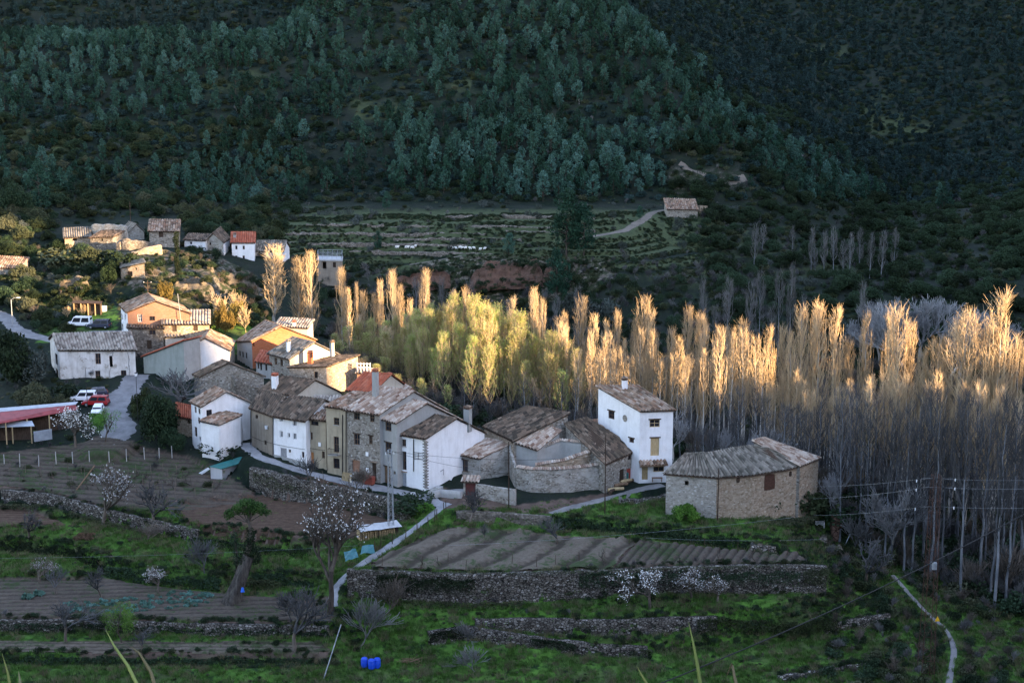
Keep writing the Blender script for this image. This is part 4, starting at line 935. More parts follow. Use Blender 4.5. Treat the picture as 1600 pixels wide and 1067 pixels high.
def scatter(name, kinds, pts, scl, label, idx=None, kind='stuff', tilt=0.0):
    """ground cover that nobody could count: one object whose points carry instances"""
    pc = bpy.data.collections.new(name + '_kinds')
    for i, k in enumerate(kinds):
        o = bpy.data.objects.new('%s_kind_%02d' % (name, i), PROTO[k][0][1] if isinstance(k, str) else k); pc.objects.link(o)
    n = len(pts); me = bpy.data.meshes.new(name); me.vertices.add(n); me.vertices.foreach_set('co', np.asarray(pts, np.float32).ravel())
    a = me.attributes.new('rot', 'FLOAT_VECTOR', 'POINT'); r = RNG.uniform(-tilt, tilt, (n, 3)); r[:, 2] = RNG.uniform(0, 6.283, n); a.data.foreach_set('vector', r.astype(np.float32).ravel())
    a = me.attributes.new('scl', 'FLOAT', 'POINT'); a.data.foreach_set('value', np.asarray(scl, np.float32))
    a = me.attributes.new('idx', 'INT', 'POINT'); a.data.foreach_set('value', (RNG.integers(0, len(kinds), n) if idx is None else np.asarray(idx)).astype(np.int32))
    ng = bpy.data.node_groups.new(name + '_scatter', 'GeometryNodeTree'); ng.interface.new_socket('Geometry', in_out='INPUT', socket_type='NodeSocketGeometry'); ng.interface.new_socket('Geometry', in_out='OUTPUT', socket_type='NodeSocketGeometry')
    N = ng.nodes.new; L = ng.links.new; gi, go, ip, ci = N('NodeGroupInput'), N('NodeGroupOutput'), N('GeometryNodeInstanceOnPoints'), N('GeometryNodeCollectionInfo')
    ci.inputs[0].default_value = pc; ci.inputs[1].default_value = True; ci.inputs[2].default_value = True; ip.inputs['Pick Instance'].default_value = True
    def at_(nm, ty): x = N('GeometryNodeInputNamedAttribute'); x.data_type = ty; x.inputs[0].default_value = nm; return x.outputs[0]
    L(gi.outputs[0], ip.inputs['Points']); L(ci.outputs[0], ip.inputs['Instance']); L(at_('idx', 'INT'), ip.inputs['Instance Index']); L(at_('rot', 'FLOAT_VECTOR'), ip.inputs['Rotation']); L(at_('scl', 'FLOAT'), ip.inputs['Scale']); L(ip.outputs[0], go.inputs[0])
    o = link(name, me); md = o.modifiers.new('scatter', 'NODES'); md.node_group = ng
    return tag(o, label, None, None, kind)
# ---------------------------------------------------------------- the village, house by house
# --- row along the lower street
House('white_house', 'terraced house with a white facade, grey plinth and dark tiled roof beside the ochre house', (426,648,7.3),(477.5,656,7.2),(530,636,7.4),-.6,['white','white','white','brown'],'tile_dark',('x',9.3,.55),
  [(0,'ww',437,653,442,659),(0,'ww',457.5,656.5,463,666),(0,'ww',437,673,442,683.5),(0,'ww',449.5,676,453,684),(0,'ww',457.5,676.5,463,687),(0,'dg',438.5,700,448,722),(0,'w',471.5,705.5,475.5,715),(0,'w',451,702,454.5,707)],oe=.55)
House('brown_house', 'low-lit brown rendered end house at the left end of the street row', (391.6,636,7.3),(425.6,648,7.3),(460,630,7.4),.3,['brown','brown','brown','brown'],'tile_dark',('x',9.2,.55),
  [(0,'wd',413,688,416.5,695),(0,'wd',399,648,403,654)],oe=.5)
House('ochre_house', 'narrow ochre house with an orange-brown door and a reddish patch on its roof', (478,653,7.2),(508.8,656.5,7.3),(520,634,8.2),-.7,'ochre','tile_mix',None,
  [(0,'wd',486,658,497.5,664.5),(0,'w',484,675,488.5,687),(0,'do',482,706,490.5,734),(0,'w',503,705,507.5,716)],oe=.5)
h = House('tall_ochre_house', 'tall narrow ochre house with an iron balcony between ochre and stone houses', (509.3,634.5,9.8),(541.6,639,9.75),(585,617,10.6),-.9,'ochre','tile_mix',None,
  [(0,'w+S',521.5,652.5,530,664),(0,'w',521.5,682,529.5,707),(0,'wd',521,716,530.5,732)],oe=.35)
bal = MB(); a, b = h.wallpt(0, 516.5, 709), h.wallpt(0, 531.5, 710); n = Vector((b.y - a.y, a.x - b.x, 0)).normalized()
bal.bar(a + n * .4, b + n * .4, .8, .12); 
bl = bal.build('balcony', M['concrete'], h.root, h.off); ra = MB()
for i in range(9):
    p = a.lerp(b, i / 8) + n * .75; ra.bar(p, p + Vector((0, 0, 1)), .035)
for z in (.15, 1.0): ra.bar(a + n * .75 + Vector((0, 0, z)), b + n * .75 + Vector((0, 0, z)), .05)
for p in (a, b): ra.bar(p + n * .05 + Vector((0, 0, 1)), p + n * .75 + Vector((0, 0, 1)), .05)
ra.build('railing', M['iron'], bl)
House('stone_house', 'three-storey rubble stone house with pale pink tiled roof and tall grey chimney', (542,639,9.75),(593,646,9.75),(696,640,8.3),-1.1,['stone','grey','stone','stone'],'tile_pale',('x',12.2,.5),
  [(0,'w+L',553,643.5,562,656),(0,'w+L',578,646,585,659.5),(0,'w+LS',553,678,562,695),(0,'w+L',576.5,681,582,694),(0,'bk+T',550.5,719.5,562.5,737),(0,'dk+T',581.5,723,588,752)],
  [(587,620,4.0,.75,'grey','tile_red')],oe=.5)
House('grey_house', 'narrow grey rendered house with lower pale roof between stone house and white house', (594,652.5,8.9),(620,659.5,8.8),(718,655,7.2),-1.2,['grey','grey','grey','grey'],'tile_pale',('x',10.8,.46),
  [(0,'w+L',602,659,611.5,673.5),(0,'w+L',602,691.5,611.5,709.5),(0,'d+L',600.5,729,610,757),(0,'w',615,736,618,741)],oe=.45)
h = House('white_corner_house', 'white house with exposed stone quoins, dark tiled roof and a bicycle outside', (619,677,6.8),(665,684.5,6.7),(757,676,5.2),-1.35,'white','tile_dark',('x',8.6,.5),
  [(0,'w+S',627.5,686,634.5,697.5),(0,'w',627,705,635,734),(0,'ds+T',623,738,635,763)],[(731,664,2.6,.95,'grey','tile_mix')],oe=.4)
q = MB(); zt = h.P[1].z
for i in range(34):
    z = h.z0 + .2 + i * .22; w1 = .55 if i % 2 else .3
    if z < zt - .3:
        B = h.P[1]; e0 = (h.P[0] - B); e0.z = 0; e0.normalize(); e1 = (h.P[2] - B); e1.z = 0; e1.normalize(); w2 = .85 - w1; hh = rnd.uniform(.15, .2); o = .012
        nA = Vector((-e0.y, e0.x, 0)); nA = nA if nA.dot(e1) < 0 else -nA; nB = Vector((-e1.y, e1.x, 0)); nB = nB if nB.dot(e0) < 0 else -nB
        c = Vector((B.x, B.y, z)) + nA * o + nB * o; up = Vector((0, 0, hh))
        q.poly([c + e0 * w1, c, c + up, c + e0 * w1 + up]); q.poly([c, c + e1 * w2, c + e1 * w2 + up, c + up])
q.build('quoin', M['stone_dark'], h.root, h.off)
House('porch_cottage', 'low stone cottage with orange door and pink tiled roof right of the white corner house', (689.5,703.5,2.7),(749,715.5,2.7),(797,694,4.1),-1.5,['stone_plaster','grey','grey','stone'],'tile_pale',None,
  [(0,'do+L',697.5,711,706,739),(0,'w+L',719,718.5,731,737)],oe=.4)
# --- barns with the walled yard
House('big_barn', 'large barn with wide dark sagging tile roof behind the walled yard', (757,667,5.4),(803,688,5.2),(887,647,8.4),-1.0,['stone_warm','stone','stone','stone_dark'],'tile_dark',None,[],oe=.3,sag=.14,cat='barn',D=(822,637.5,8.2))
House('pink_roof_shed', 'small shed with faded pink roof against the yard side of the big barn', (803,690,4.9),(839,702,4.2),(874,674,6.1),-1.4,['grey','grey','grey','grey'],'tile_pale',None,[],oe=.3,cat='shed',D=(845,664,6.9))
h = House('stone_barn', 'stone barn with a long dark tile roof and red door beside the tall white house', (946,724,3.0),(994,703,3.6),(918,655,7.6),-1.4,['stone','stone','stone_dark','stone'],'tile_dark',None,
  [(0,'wd+L',981.5,709.5,986.5,718),(0,'dr',979,731,991,751),(0,'dk',968,733,975,752),(0,'o',970,714,973,719)],oe=.3,sag=.12,cat='barn',D=(884,664,7.0))
wall_line('courtyard_wall','grey rendered yard wall behind the curved wall, meeting the stone barn', [(795,694,4.3),(838,703,3.8),(876,688,5.0),(932,694,4.9)], 5.0,'grey',.45,.03,'tile_pale',foot=1.0)
wall_line('rendered_wall','pale rendered wall with recessed panel under the pole, left of the curved wall', [(750,716,2.6),(796,696,4.0),(806,730,2.0)], 4.4,'stone_plaster',.4,.02,foot=1.4)
wall_line('curved_wall','tall curved rubble stone wall capped with tiles in front of the yard', [(807,729.5,2.1),(830,733,2.1),(860,733.5,2.1),(890,732,2.1),(920,728.5,2.2),(946,723.5,2.6)], 4.6,'stone_plaster',.55,.05,'tile_pale',foot=1.0)
wall_line('sloping_tile_wall','low ruined wall with a sloping row of cap tiles inside the yard', [(836,727,2.3),(880,720,3.0),(915,708,3.9),(946,694,4.7)], 3.0,'stone_warm',.5,.06,'tile_pale',foot=1.2)
h = House('white_tall_house', 'tall white three-storey house standing alone against the bare poplars', (1000,642,10.2),(1052,640.5,10.2),(996,604,12.4),-1.0,'white','tile_mix',None,
  [(3,'w+L',950.5,642,960,654.5),(3,'w+L',983,684.5,990.5,691.5),(0,'wt+L',1015,655.5,1031,667.5),(0,'s+L',1016.5,684,1030,712),(0,'dt',1003,723,1012.5,749.5),(0,'wt',1021,722.5,1037.5,737)],
  [(976,608,1.5,.8,'white','tile_mix')],oe=.3,D=(935,604.5,12.4))
a, b = h.wallpt(0, 999, 721), h.wallpt(0, 1040, 719); n = Vector((b.y - a.y, a.x - b.x, 0)).normalized(); pr = MB()
roof_plane(pr, a + n * 1.3 - Vector((0, 0, .35)), b + n * 1.3 - Vector((0, 0, .35)), b, a, .1, .1, .1)
for p in (a.lerp(b, .03), a.lerp(b, .97)): pr.bar(p + n * 1.2 - Vector((0, 0, .4)), p - Vector((0, 0, .9)), .1, .1, 1)
pr.build('porch_roof', [M['tile_mix'], M['wood']], h.root, h.off)
bn = MB(); c = h.wallpt(0, 1025, 747) + n * .8; bn.box((c.x, c.y, c.z + .3), (1.6, .5, .1), 0); bn.box((c.x - .7, c.y, c.z), (.1, .45, .6)); bn.box((c.x + .7, c.y, c.z), (.1, .45, .6))
tag(bn.build('bench', M['wood']), 'wooden bench outside the tall white house', 'bench')
c = h.wallpt(3, 976.5, 653.5); nn = Vector((h.P[3].y - h.P[0].y, -(h.P[3].x - h.P[0].x), 0)).normalized(); rv = MB(); e = Vector((nn.y, -nn.x, 0))
nn = nn if nn.y < 0 else -nn
rv.poly([c + nn * .02 + e * math.cos(k * math.pi / 8) * .5 + Vector((0, 0, math.sin(k * math.pi / 8) * .55)) for k in range(16)]); rv.build('roundel', M['stone'], h.root, h.off)
House('lean_to', 'small white lean-to with tile roof against the left of the tall white house', (932,676,5.8),(962,673,5.8),('d',3.0,1.0),-.6,'white','tile_mix',None,[],oe=.25,cat='shed')
# --- round-fronted barn on the right
House('hip_barn', 'left hipped end of the round-fronted stone barn with pale grey tiles', (1041,739,3.4),(1120,744.5,3.4),(1100,709.5,5.6),-3.0,['stone_pale','stone','stone','stone'],'tile_grey',None,[(0,'o',1070,751,1076,758)],oe=.35,cat='barn',D=(1069,711.5,5.5),sag=.1)
H9 = [(1120.5,744.5,3.4),(1176,741,3.5),(1225,733,3.6),(1250,727,3.8)]
def curved_barn():
    top = [(1101,709.5,5.7),(1140,703,5.8),(1172,698,5.9),(1200,701,5.9)]
    E = [V3(p) for p in H9]; T = [V3(p) for p in top]; c = sum(E + T, Vector()) / 8; z0 = -3.1
    root = tag(empty('round_barn', (c.x, c.y, z0)), 'big rounded rubble stone barn with grey and pink tile roofs at the right end', 'barn'); off = (-c.x, -c.y, -z0); rb = MB(); mb = MB()
    flatten(E + T[::-1], z0)
    for i in range(3):
        roof_plane(rb, E[i], E[i + 1], T[i + 1], T[i], .35, .02, .02, .05, .10)
    tile_row(rb, E[0] + (E[0] - T[0]).normalized() * .35, T[0], .17, 0, .14, k0=4)
    for i in range(3): tile_row(rb, T[i], T[i + 1], .16, 0, .12, k0=5)
    rb.build('roof', [M['tile_grey'], M['wood_dark']], root, off)
    for i in range(3):
        a, b = E[i], E[i + 1]; e = (b - a); e.z = 0; L = e.length; e /= L
        mb.poly([(a.x, a.y, z0 - 3.5), (b.x, b.y, z0 - 3.5), tuple(b), tuple(a)])
    mb.poly([tuple(E[-1]), (E[-1].x, E[-1].y, z0 - 3), (T[-1].x, T[-1].y, z0 - 3), tuple(T[-1])]); [mb.poly([tuple(T[i + 1]), (T[i + 1].x, T[i + 1].y, z0 - 3), (T[i].x, T[i].y, z0 - 3), tuple(T[i])]) for i in range(3)]
    mb.build('wall', M['stone_warm'], root, off)
    return E, T, root, off
E9, T9, r9, off9 = curved_barn()
def on_seg(a, b, px, py):
    e = (b - a); e.z = 0; e.normalize(); n = Vector((e.y, -e.x, 0)); return ray_plane(px, py, a, n), e, n
for nm, seg, x0, y0, x1, y1, mt in (('hatch', 0, 1150.5, 746, 1156, 753.5, 'wood_dark'), ('stained_opening', 1, 1194, 740, 1211, 766, 'rust'), ('hatch', 2, 1233, 736, 1237, 744, 'wood_dark')):
    a, b = E9[seg], E9[seg + 1]; p, e, n = on_seg(a, b, x0, y1); q2, _, _ = on_seg(a, b, x1, y0); mb = MB(); w = (q2 - p).dot(e); hh = q2.z - p.z; o = n * .03
    k = [(0, 0), (w * .5, -.06), (w, .05), (w * 1.03, hh * .5), (w * .95, hh), (w * .4, hh + .08), (0.02, hh), (-.05, hh * .55)]
    F0 = [p + o + e * s + Vector((0, 0, z)) for s, z in k]; mb.poly(F0); mb.poly([f - n * .2 for f in F0][::-1])
    for i in range(8): mb.poly([F0[i] - n * .2, F0[(i + 1) % 8] - n * .2, F0[(i + 1) % 8], F0[i]])
    mb.build(nm, M[mt], r9, off9)
House('pink_roof_barn', 'pink-roofed right end of the stone barn with warm rubble wall', (1250,727.5,3.9),(1279,715.5,4.0),(1196,686,6.6),-3.0,['stone_warm','stone_warm','stone','stone'],'tile_pale',None,[],oe=.3,cat='barn',D=(1178,690,6.4))
# --- middle of the village
h = House('whitewashed_house', 'whitewashed house with a lower tile-roofed annexe above the green-roofed shed', (298.5,627.5,7.6),(315,635,7.6),(391,629,7.2),-.2,['white','white','white','white'],'tile_mix',('x',9.5,.5),
  [(0,'w',304,635,307,645),(0,'w',310,638,313,647),(0,'wd',309.5,652,312.5,662),(0,'wd',304,667,308,682),(1,'wd',322.5,640,331.5,650),(0,'o',311.5,682,314,689)],oe=.3)
House('white_annexe', 'white curved annexe with its own small tile roof before the whitewashed house', (314,657.5,5.7),(341.5,663.5,5.5),(375,649,6.0),-.2,'white','tile_mix',None,[],oe=.25)
wall_line('white_yard_wall','white rendered yard wall stepping down right of the annexe', [(341.5,668,5.0),(375,652,5.2),(378,672,2.8),(391,669,2.8)], 4.2,'white',.4,.02,foot=1)
House('red_shed', 'stone shed with bright red-orange sheet roof left of the whitewashed house', (276,650,4.0),(300.5,655,4.0),(301,636,5.0),.6,['stone_warm']*4,'tile_red',None,[(0,'o',292,656,297,662)],oe=.3,cat='shed')
House('stone_barn_ruin', 'long stone barn with mossy dark roof behind the whitewashed house', (303,585,7.4),(312,588,7.4),(412,588,7.4),2.4,['stone_dark','stone','stone','stone'],'tile_dark',('x',9.8,.45),[],oe=.3,cat='barn',sag=.12)
wall_line('broken_wall','broken stone and render wall standing right of the stone barn', [(363,585,8.0),(368,592,7.6),(386,598,6.8),(402,604,6.2),(410,600,6.0)], 6.0,'stone_dark',.5,.08,foot=1)
House('block_house', 'plain grey-green block house with long red-edged roof left of the white gable', (224,557,8.2),(286.5,533,11.4),(312,527,11.2),3.6,['grey_green','grey','grey','grey'],'tile_red',None,[],oe=.35)
House('white_gable_house', 'house with a white panelled gable and pale quoins behind the bare tree', (285,547.5,8.6),(358.5,547,8.6),(366,533,8.8),3.4,['white','stone','stone','stone'],'tile_mix',('y',10.9,.49),[],oe=.3)
House('brick_house', 'tall house with a sunlit orange brick gable and grey stone left wall', (370,533,8.4),(393.5,532.5,9.6),(493,531,8.4),2.6,['grey','brick','brick','brick'],'tile_mix',('x',11.7,.46),
  [(0,'wd',373.5,548,376,556),(0,'wd',378,549.5,380.5,558.5),(0,'wd',383.5,551,386,560),(1,'o',395,536,397,541)],oe=.3)
House('attic', 'small rendered attic with striped tiles on top of the brick house', (430,510,11.0),(480,513,10.8),('d',4.0,.8),8.6,['beige','beige','beige','beige'],'tile_striped',None,[],[(460,510,.8,.5,'white','tile_red')],oe=.2,flat=False,cat='attic room')
House('brick_house_wing', 'low wing with small red roof and three windows below the orange brick gable', (400,565,7.0),(423.5,569,6.6),('d',4.0,1.1),2.8,['grey']*4,'tile_red',None,
  [(0,'wd',402.5,566.5,405,576),(0,'wd',406.5,568,409.5,578.5),(0,'wd',414.5,569.5,417.5,579)],oe=.25)
House('slate_grey_house', 'stone house with wide grey roof, cream gable and white chimney above the street', (420.5,551.5,8.6),(452.5,560,8.6),(528,553.5,8.0),1.6,['stone','beige','stone','stone'],'tile_grey',('x',10.8,.5),
  [(0,'w',429,559,433,570),(0,'w',438,561,442,572),(0,'w',438,584,443,592)],[(451,550,1.9,.6,'white','tile_grey'),(519,548,1.5,.6,'grey','tile_dark')],oe=.45)
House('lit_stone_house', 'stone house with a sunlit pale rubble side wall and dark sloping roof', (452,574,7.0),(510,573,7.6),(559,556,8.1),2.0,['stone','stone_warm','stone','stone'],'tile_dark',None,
  [(0,'wd',491,580.5,496.5,591)],[(485,570,2.2,.8,'brick','tile_red')],oe=.4)
h = House('balcony_house', 'small orange rendered house with a roof terrace at the edge of the grove', (558,583,5.8),(578,583.5,5.8),(581,577,6.0),1.0,['brick_dark','beige','beige','beige'],'tile_striped',None,[],oe=.3)
tr = MB(); a, b = h.P[0] + Vector((0, .8, .3)), h.P[1] + Vector((0, .8, .3))
for i in range(5): p = a.lerp(b, i / 4); tr.bar(p, p + Vector((0, 0, 1.5)), .14)
tr.bar(a + Vector((0, 0, .7)), b + Vector((0, 0, .7)), .1); tr.bar(a + Vector((0, 0, 1.3)), b + Vector((0, 0, 1.3)), .1); tr.build('balustrade', M['white'], h.root, h.off)
House('cream_gable_house', 'house with a cream gable and dark mottled roof behind the white facade', (406,611,7.8),(461.5,617,7.8),(532,613.5,7.2),1.2,['white','beige','beige','beige'],'tile_dark',('x',9.9,.42),
  [],[(430,605,2.0,.85,'white','tile_red')],oe=.35)
House('red_brown_roof_house', 'house with a plain dark red-brown roof and orange chimney behind the street row', (544,609,9.0),(583,611.5,9.0),(642,609,7.9),.4,['stone','beige','beige','beige'],'tile_red',('x',11.2,.45),
  [(0,'o',557.5,612,567,626),(0,'o',546,612,552,624)],[(608,600,1.5,.75,'brick','tile_red')],oe=.4)
House('striped_roof_shed', 'half-fallen shed roof with bleached striped tiles behind the ochre house', (488,634,7.9),(528,634,8.0),(532,621,8.6),.2,['brown']*4,'tile_striped',None,[],oe=.2,cat='shed',sag=.15)
House('small_lit_annexe', 'little annexe with a sunlit cream wall at the right end of the roofs', (620,615,8.6),(628,619,8.6),(641,607.5,9.4),.4,['beige']*4,'tile_pale',None,[],oe=.15)
# --- left side of the village
h = House('crumbling_house', 'large crumbling white house with cracked walls and dark ribbed roof above the parked cars', (92,546.5,9.9),(211,546.5,9.7),(196,528,9.9),4.0,['white_worn','white_worn','white_worn','white_worn'],'tile_striped',('x',11.9,.5),
  [(0,'w',149,552,157.5,569),(0,'w',149,579,157,593.5),(0,'o',171,556,176,573),(0,'w',189,578.5,197.5,593),(3,'wd',75.5,555,78.5,568),(3,'wd',86.5,553,90,570),(3,'wd',77,579,79.5,594),(3,'wd',82,578,85,594),(3,'wd',87.5,577,91,594)],oe=.35,sag=.12,D=(78,530,10.2))
sk = MB(); 
for pts in ([(173,574),(171,582),(172,592),(166,597),(160,601)], [(199,550),(200.5,556),(202,562),(201,570),(203,580),(202,590)], [(172,553),(177,548),(176,556)]):
    w = [h.wallpt(0, *p) + Vector((0, -.025, 0)) for p in pts]
    for a, b in zip(w, w[1:]): sk.bar(a, b, .16, .03)
sk.build('crack', M['wood_dark'], h.root, h.off)
tp = MB(); w = [h.wallpt(0, *p) + Vector((0, -.03, 0)) for p in ((94,594),(103,594.5),(112,596),(118,603),(117,612),(94,612))]; tp.poly([w[5], w[4], w[3], w[2], w[1], w[0]]); tp.build('bare_patch', M['brown'], h.root, h.off)
House('hill_brick_house', 'tall house with pale blue left wall, orange brick upper storey and red roof', (199,487.5,14.4),(296,489,14.2),('v',-3.2,8,0),6.6,['brick_dark','stone','stone','blue_white'],'tile_mix',('y',16.5,.46),
  [(3,'ww',189.5,491,192,501),(3,'ww',194.5,491,197,501),(3,'wd',190,506,192.5,516),(0,'wd',233,494,242,501),(0,'ww',215,491,222,503),(0,'wd',233,515,243,523),(0,'wd',204,515,209,522)],oe=.4)
House('striped_roof_house', 'stone house with boldly ribbed tile roof and sunlit wall on the upper street', (255,506,12.4),(326,505.5,12.2),('d',5.0,1.5),8.0,['stone_warm']*4,'tile_striped',None,
  [(0,'dk',269,504.5,276,518),(0,'dk',302,504.5,309,517)],oe=.5)
House('dark_stone_house', 'dark stone house with a small lit sign below the orange brick storey', (200,513,11.8),(255,514,11.6),(256,505,11.8),6.8,['stone_dark']*4,'tile_dark',None,[(0,'dk',229.5,531,237,545),(0,'wd',233,515.5,243,523)],oe=.2)
House('cream_shed', 'small cream rendered shed with its own strip of tiles below the ribbed roof', (258,527,10.0),(288,526,9.9),('d',2.6,.7),6.4,['beige']*4,'tile_striped',None,[],oe=.2,cat='shed')
# --- ruins and houses up on the rock
House('stone_ruin', 'small ruined stone house with sloping grey roof at the left of the rock', (101,372,18.7),(141,370,18.8),('d',5.0,1.5),15.2,['stone_warm','stone','stone','stone_dark'],'tile_grey',None,[(0,'o',114,371,120,376)],oe=.3,cat='ruin')
House('roofless_ruin', 'tall roofless stone ruin with high back wall on the rock', (141,372,19.0),(176,371,19.2),(198,359,20.2),14.2,['stone_dark','stone','stone_pale','stone'],'tile_dark',None,[(0,'o',158,373,161,377)],oe=.2,cat='ruin',sag=.15)
wall_line('ruin_wall','jagged high stone wall behind the tall ruin', [(144,350,21.4),(165,350,21.6),(197,352,21.4),(198,366,19.0)], 4.5,'stone_pale',.6,.1,cat='ruin',tops=.5)
House('ruin_gable', 'pale stone ruin with pointed gable beside the tall pole', (201,363,18.9),(225,362,18.8),('d',5.0,0),15.8,['stone_pale']*4,'tile_grey',('y',20.7,.5),[],oe=.1,cat='ruin')
House('tower_house', 'square stone house with broad tile roof at the top of the rock', (233,361,20.4),(279,361.5,20.2),('d',5.5,1.9),15.2,['stone','stone_warm','stone','stone'],'tile_mix',None,[(0,'dk',248,363,255,371)],oe=.4)
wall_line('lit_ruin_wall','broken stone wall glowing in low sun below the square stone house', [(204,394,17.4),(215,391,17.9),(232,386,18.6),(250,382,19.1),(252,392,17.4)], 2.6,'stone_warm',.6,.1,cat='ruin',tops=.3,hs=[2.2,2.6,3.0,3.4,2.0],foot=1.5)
wall_line('ruin_mass','dark stone ruin walls between the tall ruin and the lit wall', [(184,380,18.6),(188,375,19.2),(200,373,19.6),(214,376,18.8),(240,380,17.6)], 3.8,'stone_dark',.8,.15,cat='ruin',tops=.7)
House('stone_hut', 'little stone hut with single-pitch roof and dark doorway below the ruins', (189,419,16.3),(225.5,411,17.6),(222,405.5,17.6),14.4,['stone_warm','stone_warm','stone','stone'],'tile_grey',None,[(0,'dk',199,424,207,432),(0,'o',211,418.5,214,422)],oe=.25,cat='hut',sag=.03)
House('blue_white_house', 'pale bluish house with dark roof left of the cream gable on the rock', (288,375,17.8),(321,376,17.8),(328,367,18.6),14.6,['blue_white']*4,'tile_dark',None,[(0,'wd',297,378,300,382)],oe=.3)
House('cream_hill_house', 'cream stone gabled house left of the white house with red roof', (321,377,17.4),(349,379,17.4),(360,372,17.0),13.8,['stone_pale','white','stone','stone'],'tile_dark',('y',19.4,.45),[(0,'wd',327,379,330,383)],oe=.25)
House('red_roof_house', 'bright white house with clean red tile roof up on the rock', (362,379.5,17.0),(397,379.5,17.0),(399,372,17.0),12.6,'white','tile_red',('x',18.9,.5),
  [(0,'w',367.5,384,371,390),(0,'w',379,384,382.5,390),(0,'w',367.5,399.5,371,404.5),(0,'w',379,399.5,382.5,404.5)],[(367,372,.8,.6,'grey','tile_grey'),(388,372,.9,.6,'grey','tile_grey')],oe=.25)
House('grey_hill_house', 'grey rendered house with white gable end right of the red roof', (398,393,14.2),(442,393,14.2),(452,386,14.2),9.0,['beige','white','grey','grey'],'tile_grey',('x',16.2,.5),[(1,'wd',443,389,445,394),(1,'wd',443,399,445,404)],oe=.2)
House('edge_house', 'red-tiled stone house cut by the left edge of the picture', (-30,417,15.0),(33,420,14.6),('d',5.0,1.6),11.5,['stone']*4,'tile_mix',None,[],oe=.3)
h = House('water_tank', 'flat concrete tank house with a blue railing above the poplars', (496,407,12.8),(534,408,12.8),(535,403,12.8),9.0,['brown']*4,'tile_grey',None,[(0,'o',504,409,510,420),(0,'dk',520,410,525,418)],nor=True,cat='building')
tk = MB(); c = sum(h.P, Vector()) / 4
tk.poly([p + (p - c) * .06 + Vector((0, 0, .35)) for p in h.P]); tk.poly([p + (p - c) * .06 for p in h.P][::-1])
for i in range(4):
    a, b = h.P[i], h.P[(i + 1) % 4]; a = a + (a - c) * .06; b = b + (b - c) * .06; tk.poly([a, b, b + Vector((0, 0, .35)), a + Vector((0, 0, .35))])
tk.build('roof', M['concrete_pale'], h.root, h.off); rl = MB()
for i in range(4):
    a, b = h.P[i] + Vector((0, 0, .35)), h.P[(i + 1) % 4] + Vector((0, 0, .35))
    for k in range(6): p = a.lerp(b, k / 5); rl.bar(p, p + Vector((0, 0, 1.5)), .07)
    for z in (.55, 1.0, 1.5): rl.bar(a + Vector((0, 0, z)), b + Vector((0, 0, z)), .06)
rl.build('railing', M['galv'], h.root, h.off)
House('farmhouse', 'far stone farmhouse with faded pink roof where the dirt track ends', (1043,327,18.4),(1090,328,18.2),('d',7.0,2.0),16.0,['stone']*4,'tile_mix',None,[],oe=.3)
House('farm_ruin', 'small red stone ruin right of the far farmhouse', (1094,321,19.0),(1106,322,18.6),('d',4.0,-.6),16.0,['stone_warm']*4,'tile_red',None,[],nor=True,cat='ruin')

def merge(part, whole):
    """an outbuilding that is one structure with its house gives its parts to that house"""
    a, b = bpy.data.objects[part], bpy.data.objects[whole]
    for ch in list(a.children): ch.parent = b; ch.location = tuple(-c for c in b.location)
    bpy.data.objects.remove(a)
merge('hip_barn', 'round_barn'); merge('pink_roof_barn', 'round_barn'); merge('white_annexe', 'whitewashed_house'); merge('attic', 'brick_house'); merge('brick_house_wing', 'brick_house'); merge('small_lit_annexe', 'red_brown_roof_house')

# rainwater pipes, plinth and wall cables of the street row
BY = {o['label']: o for o in COL.objects if o.type == 'EMPTY' and 'label' in o}
def on_house(root, name, mb, mat): mb.build(name, M[mat], root, tuple(-c for c in root.location))
def front_pt(A, B, px, py):
    A, B = V3(A), V3(B); e = B - A; e.z = 0; e.normalize(); n = Vector((e.y, -e.x, 0)); return ray_plane(px, py, A, n) + n * .07
rowf = {'white': ((426,648,7.3),(477.5,656,7.2)), 'ochre': ((478,653,7.2),(508.8,656.5,7.3)), 'tall': ((509.3,634.5,9.8),(541.6,639,9.75)), 'stone': ((542,639,9.75),(593,646,9.75)), 'brown': ((391.6,636,7.3),(425.6,648,7.3)), 'corner': ((619,677,6.8),(665,684.5,6.7)), 'grey': ((594,652.5,8.9),(620,659.5,8.8))}
rooth = {'white': 'terraced house with a white', 'ochre': 'narrow ochre house', 'tall': 'tall narrow ochre', 'stone': 'three-storey rubble', 'brown': 'low-lit brown', 'corner': 'white house with exposed', 'grey': 'narrow grey rendered'}
rooth = {k: next(o for l, o in BY.items() if l.startswith(v)) for k, v in rooth.items()}
for k, px, y0, y1 in (('white',427,651,716),('ochre',478.8,656,734),('tall',535.5,648,746),('tall',541,642,748),('brown',392.5,640,700),('corner',646.5,686,736)):
    m = MB(); m.tube([front_pt(*rowf[k], px, y0), front_pt(*rowf[k], px, y1)], .07, 7); on_house(rooth[k], 'drainpipe', m, 'iron')
m = MB(); a, b = front_pt(*rowf['white'], 426.5, 709), front_pt(*rowf['white'], 477, 722); a2, b2 = a - Vector((0, 0, 2.0)), b - Vector((0, 0, 2.0)); m.poly([a2, b2, b, a]); m.poly([a, b, b + Vector((.05, .1, 0)), a + Vector((.05, .1, 0))]); on_house(rooth['white'], 'plinth', m, 'grey')
for k, pts in (('white', ((427,693),(450,697),(477,702))), ('ochre', ((479,699),(495,701),(508,703))), ('stone', ((542,712),(565,716),(592,723))), ('brown', ((394,682),(410,688),(425,692)))):
    w = [front_pt(*rowf[k], *p) for p in pts]; m = MB(); m.tube([w[0], w[1] - Vector((0, 0, .08)), w[2]], .03, 5); on_house(rooth[k], 'wall_cable', m, 'cable')
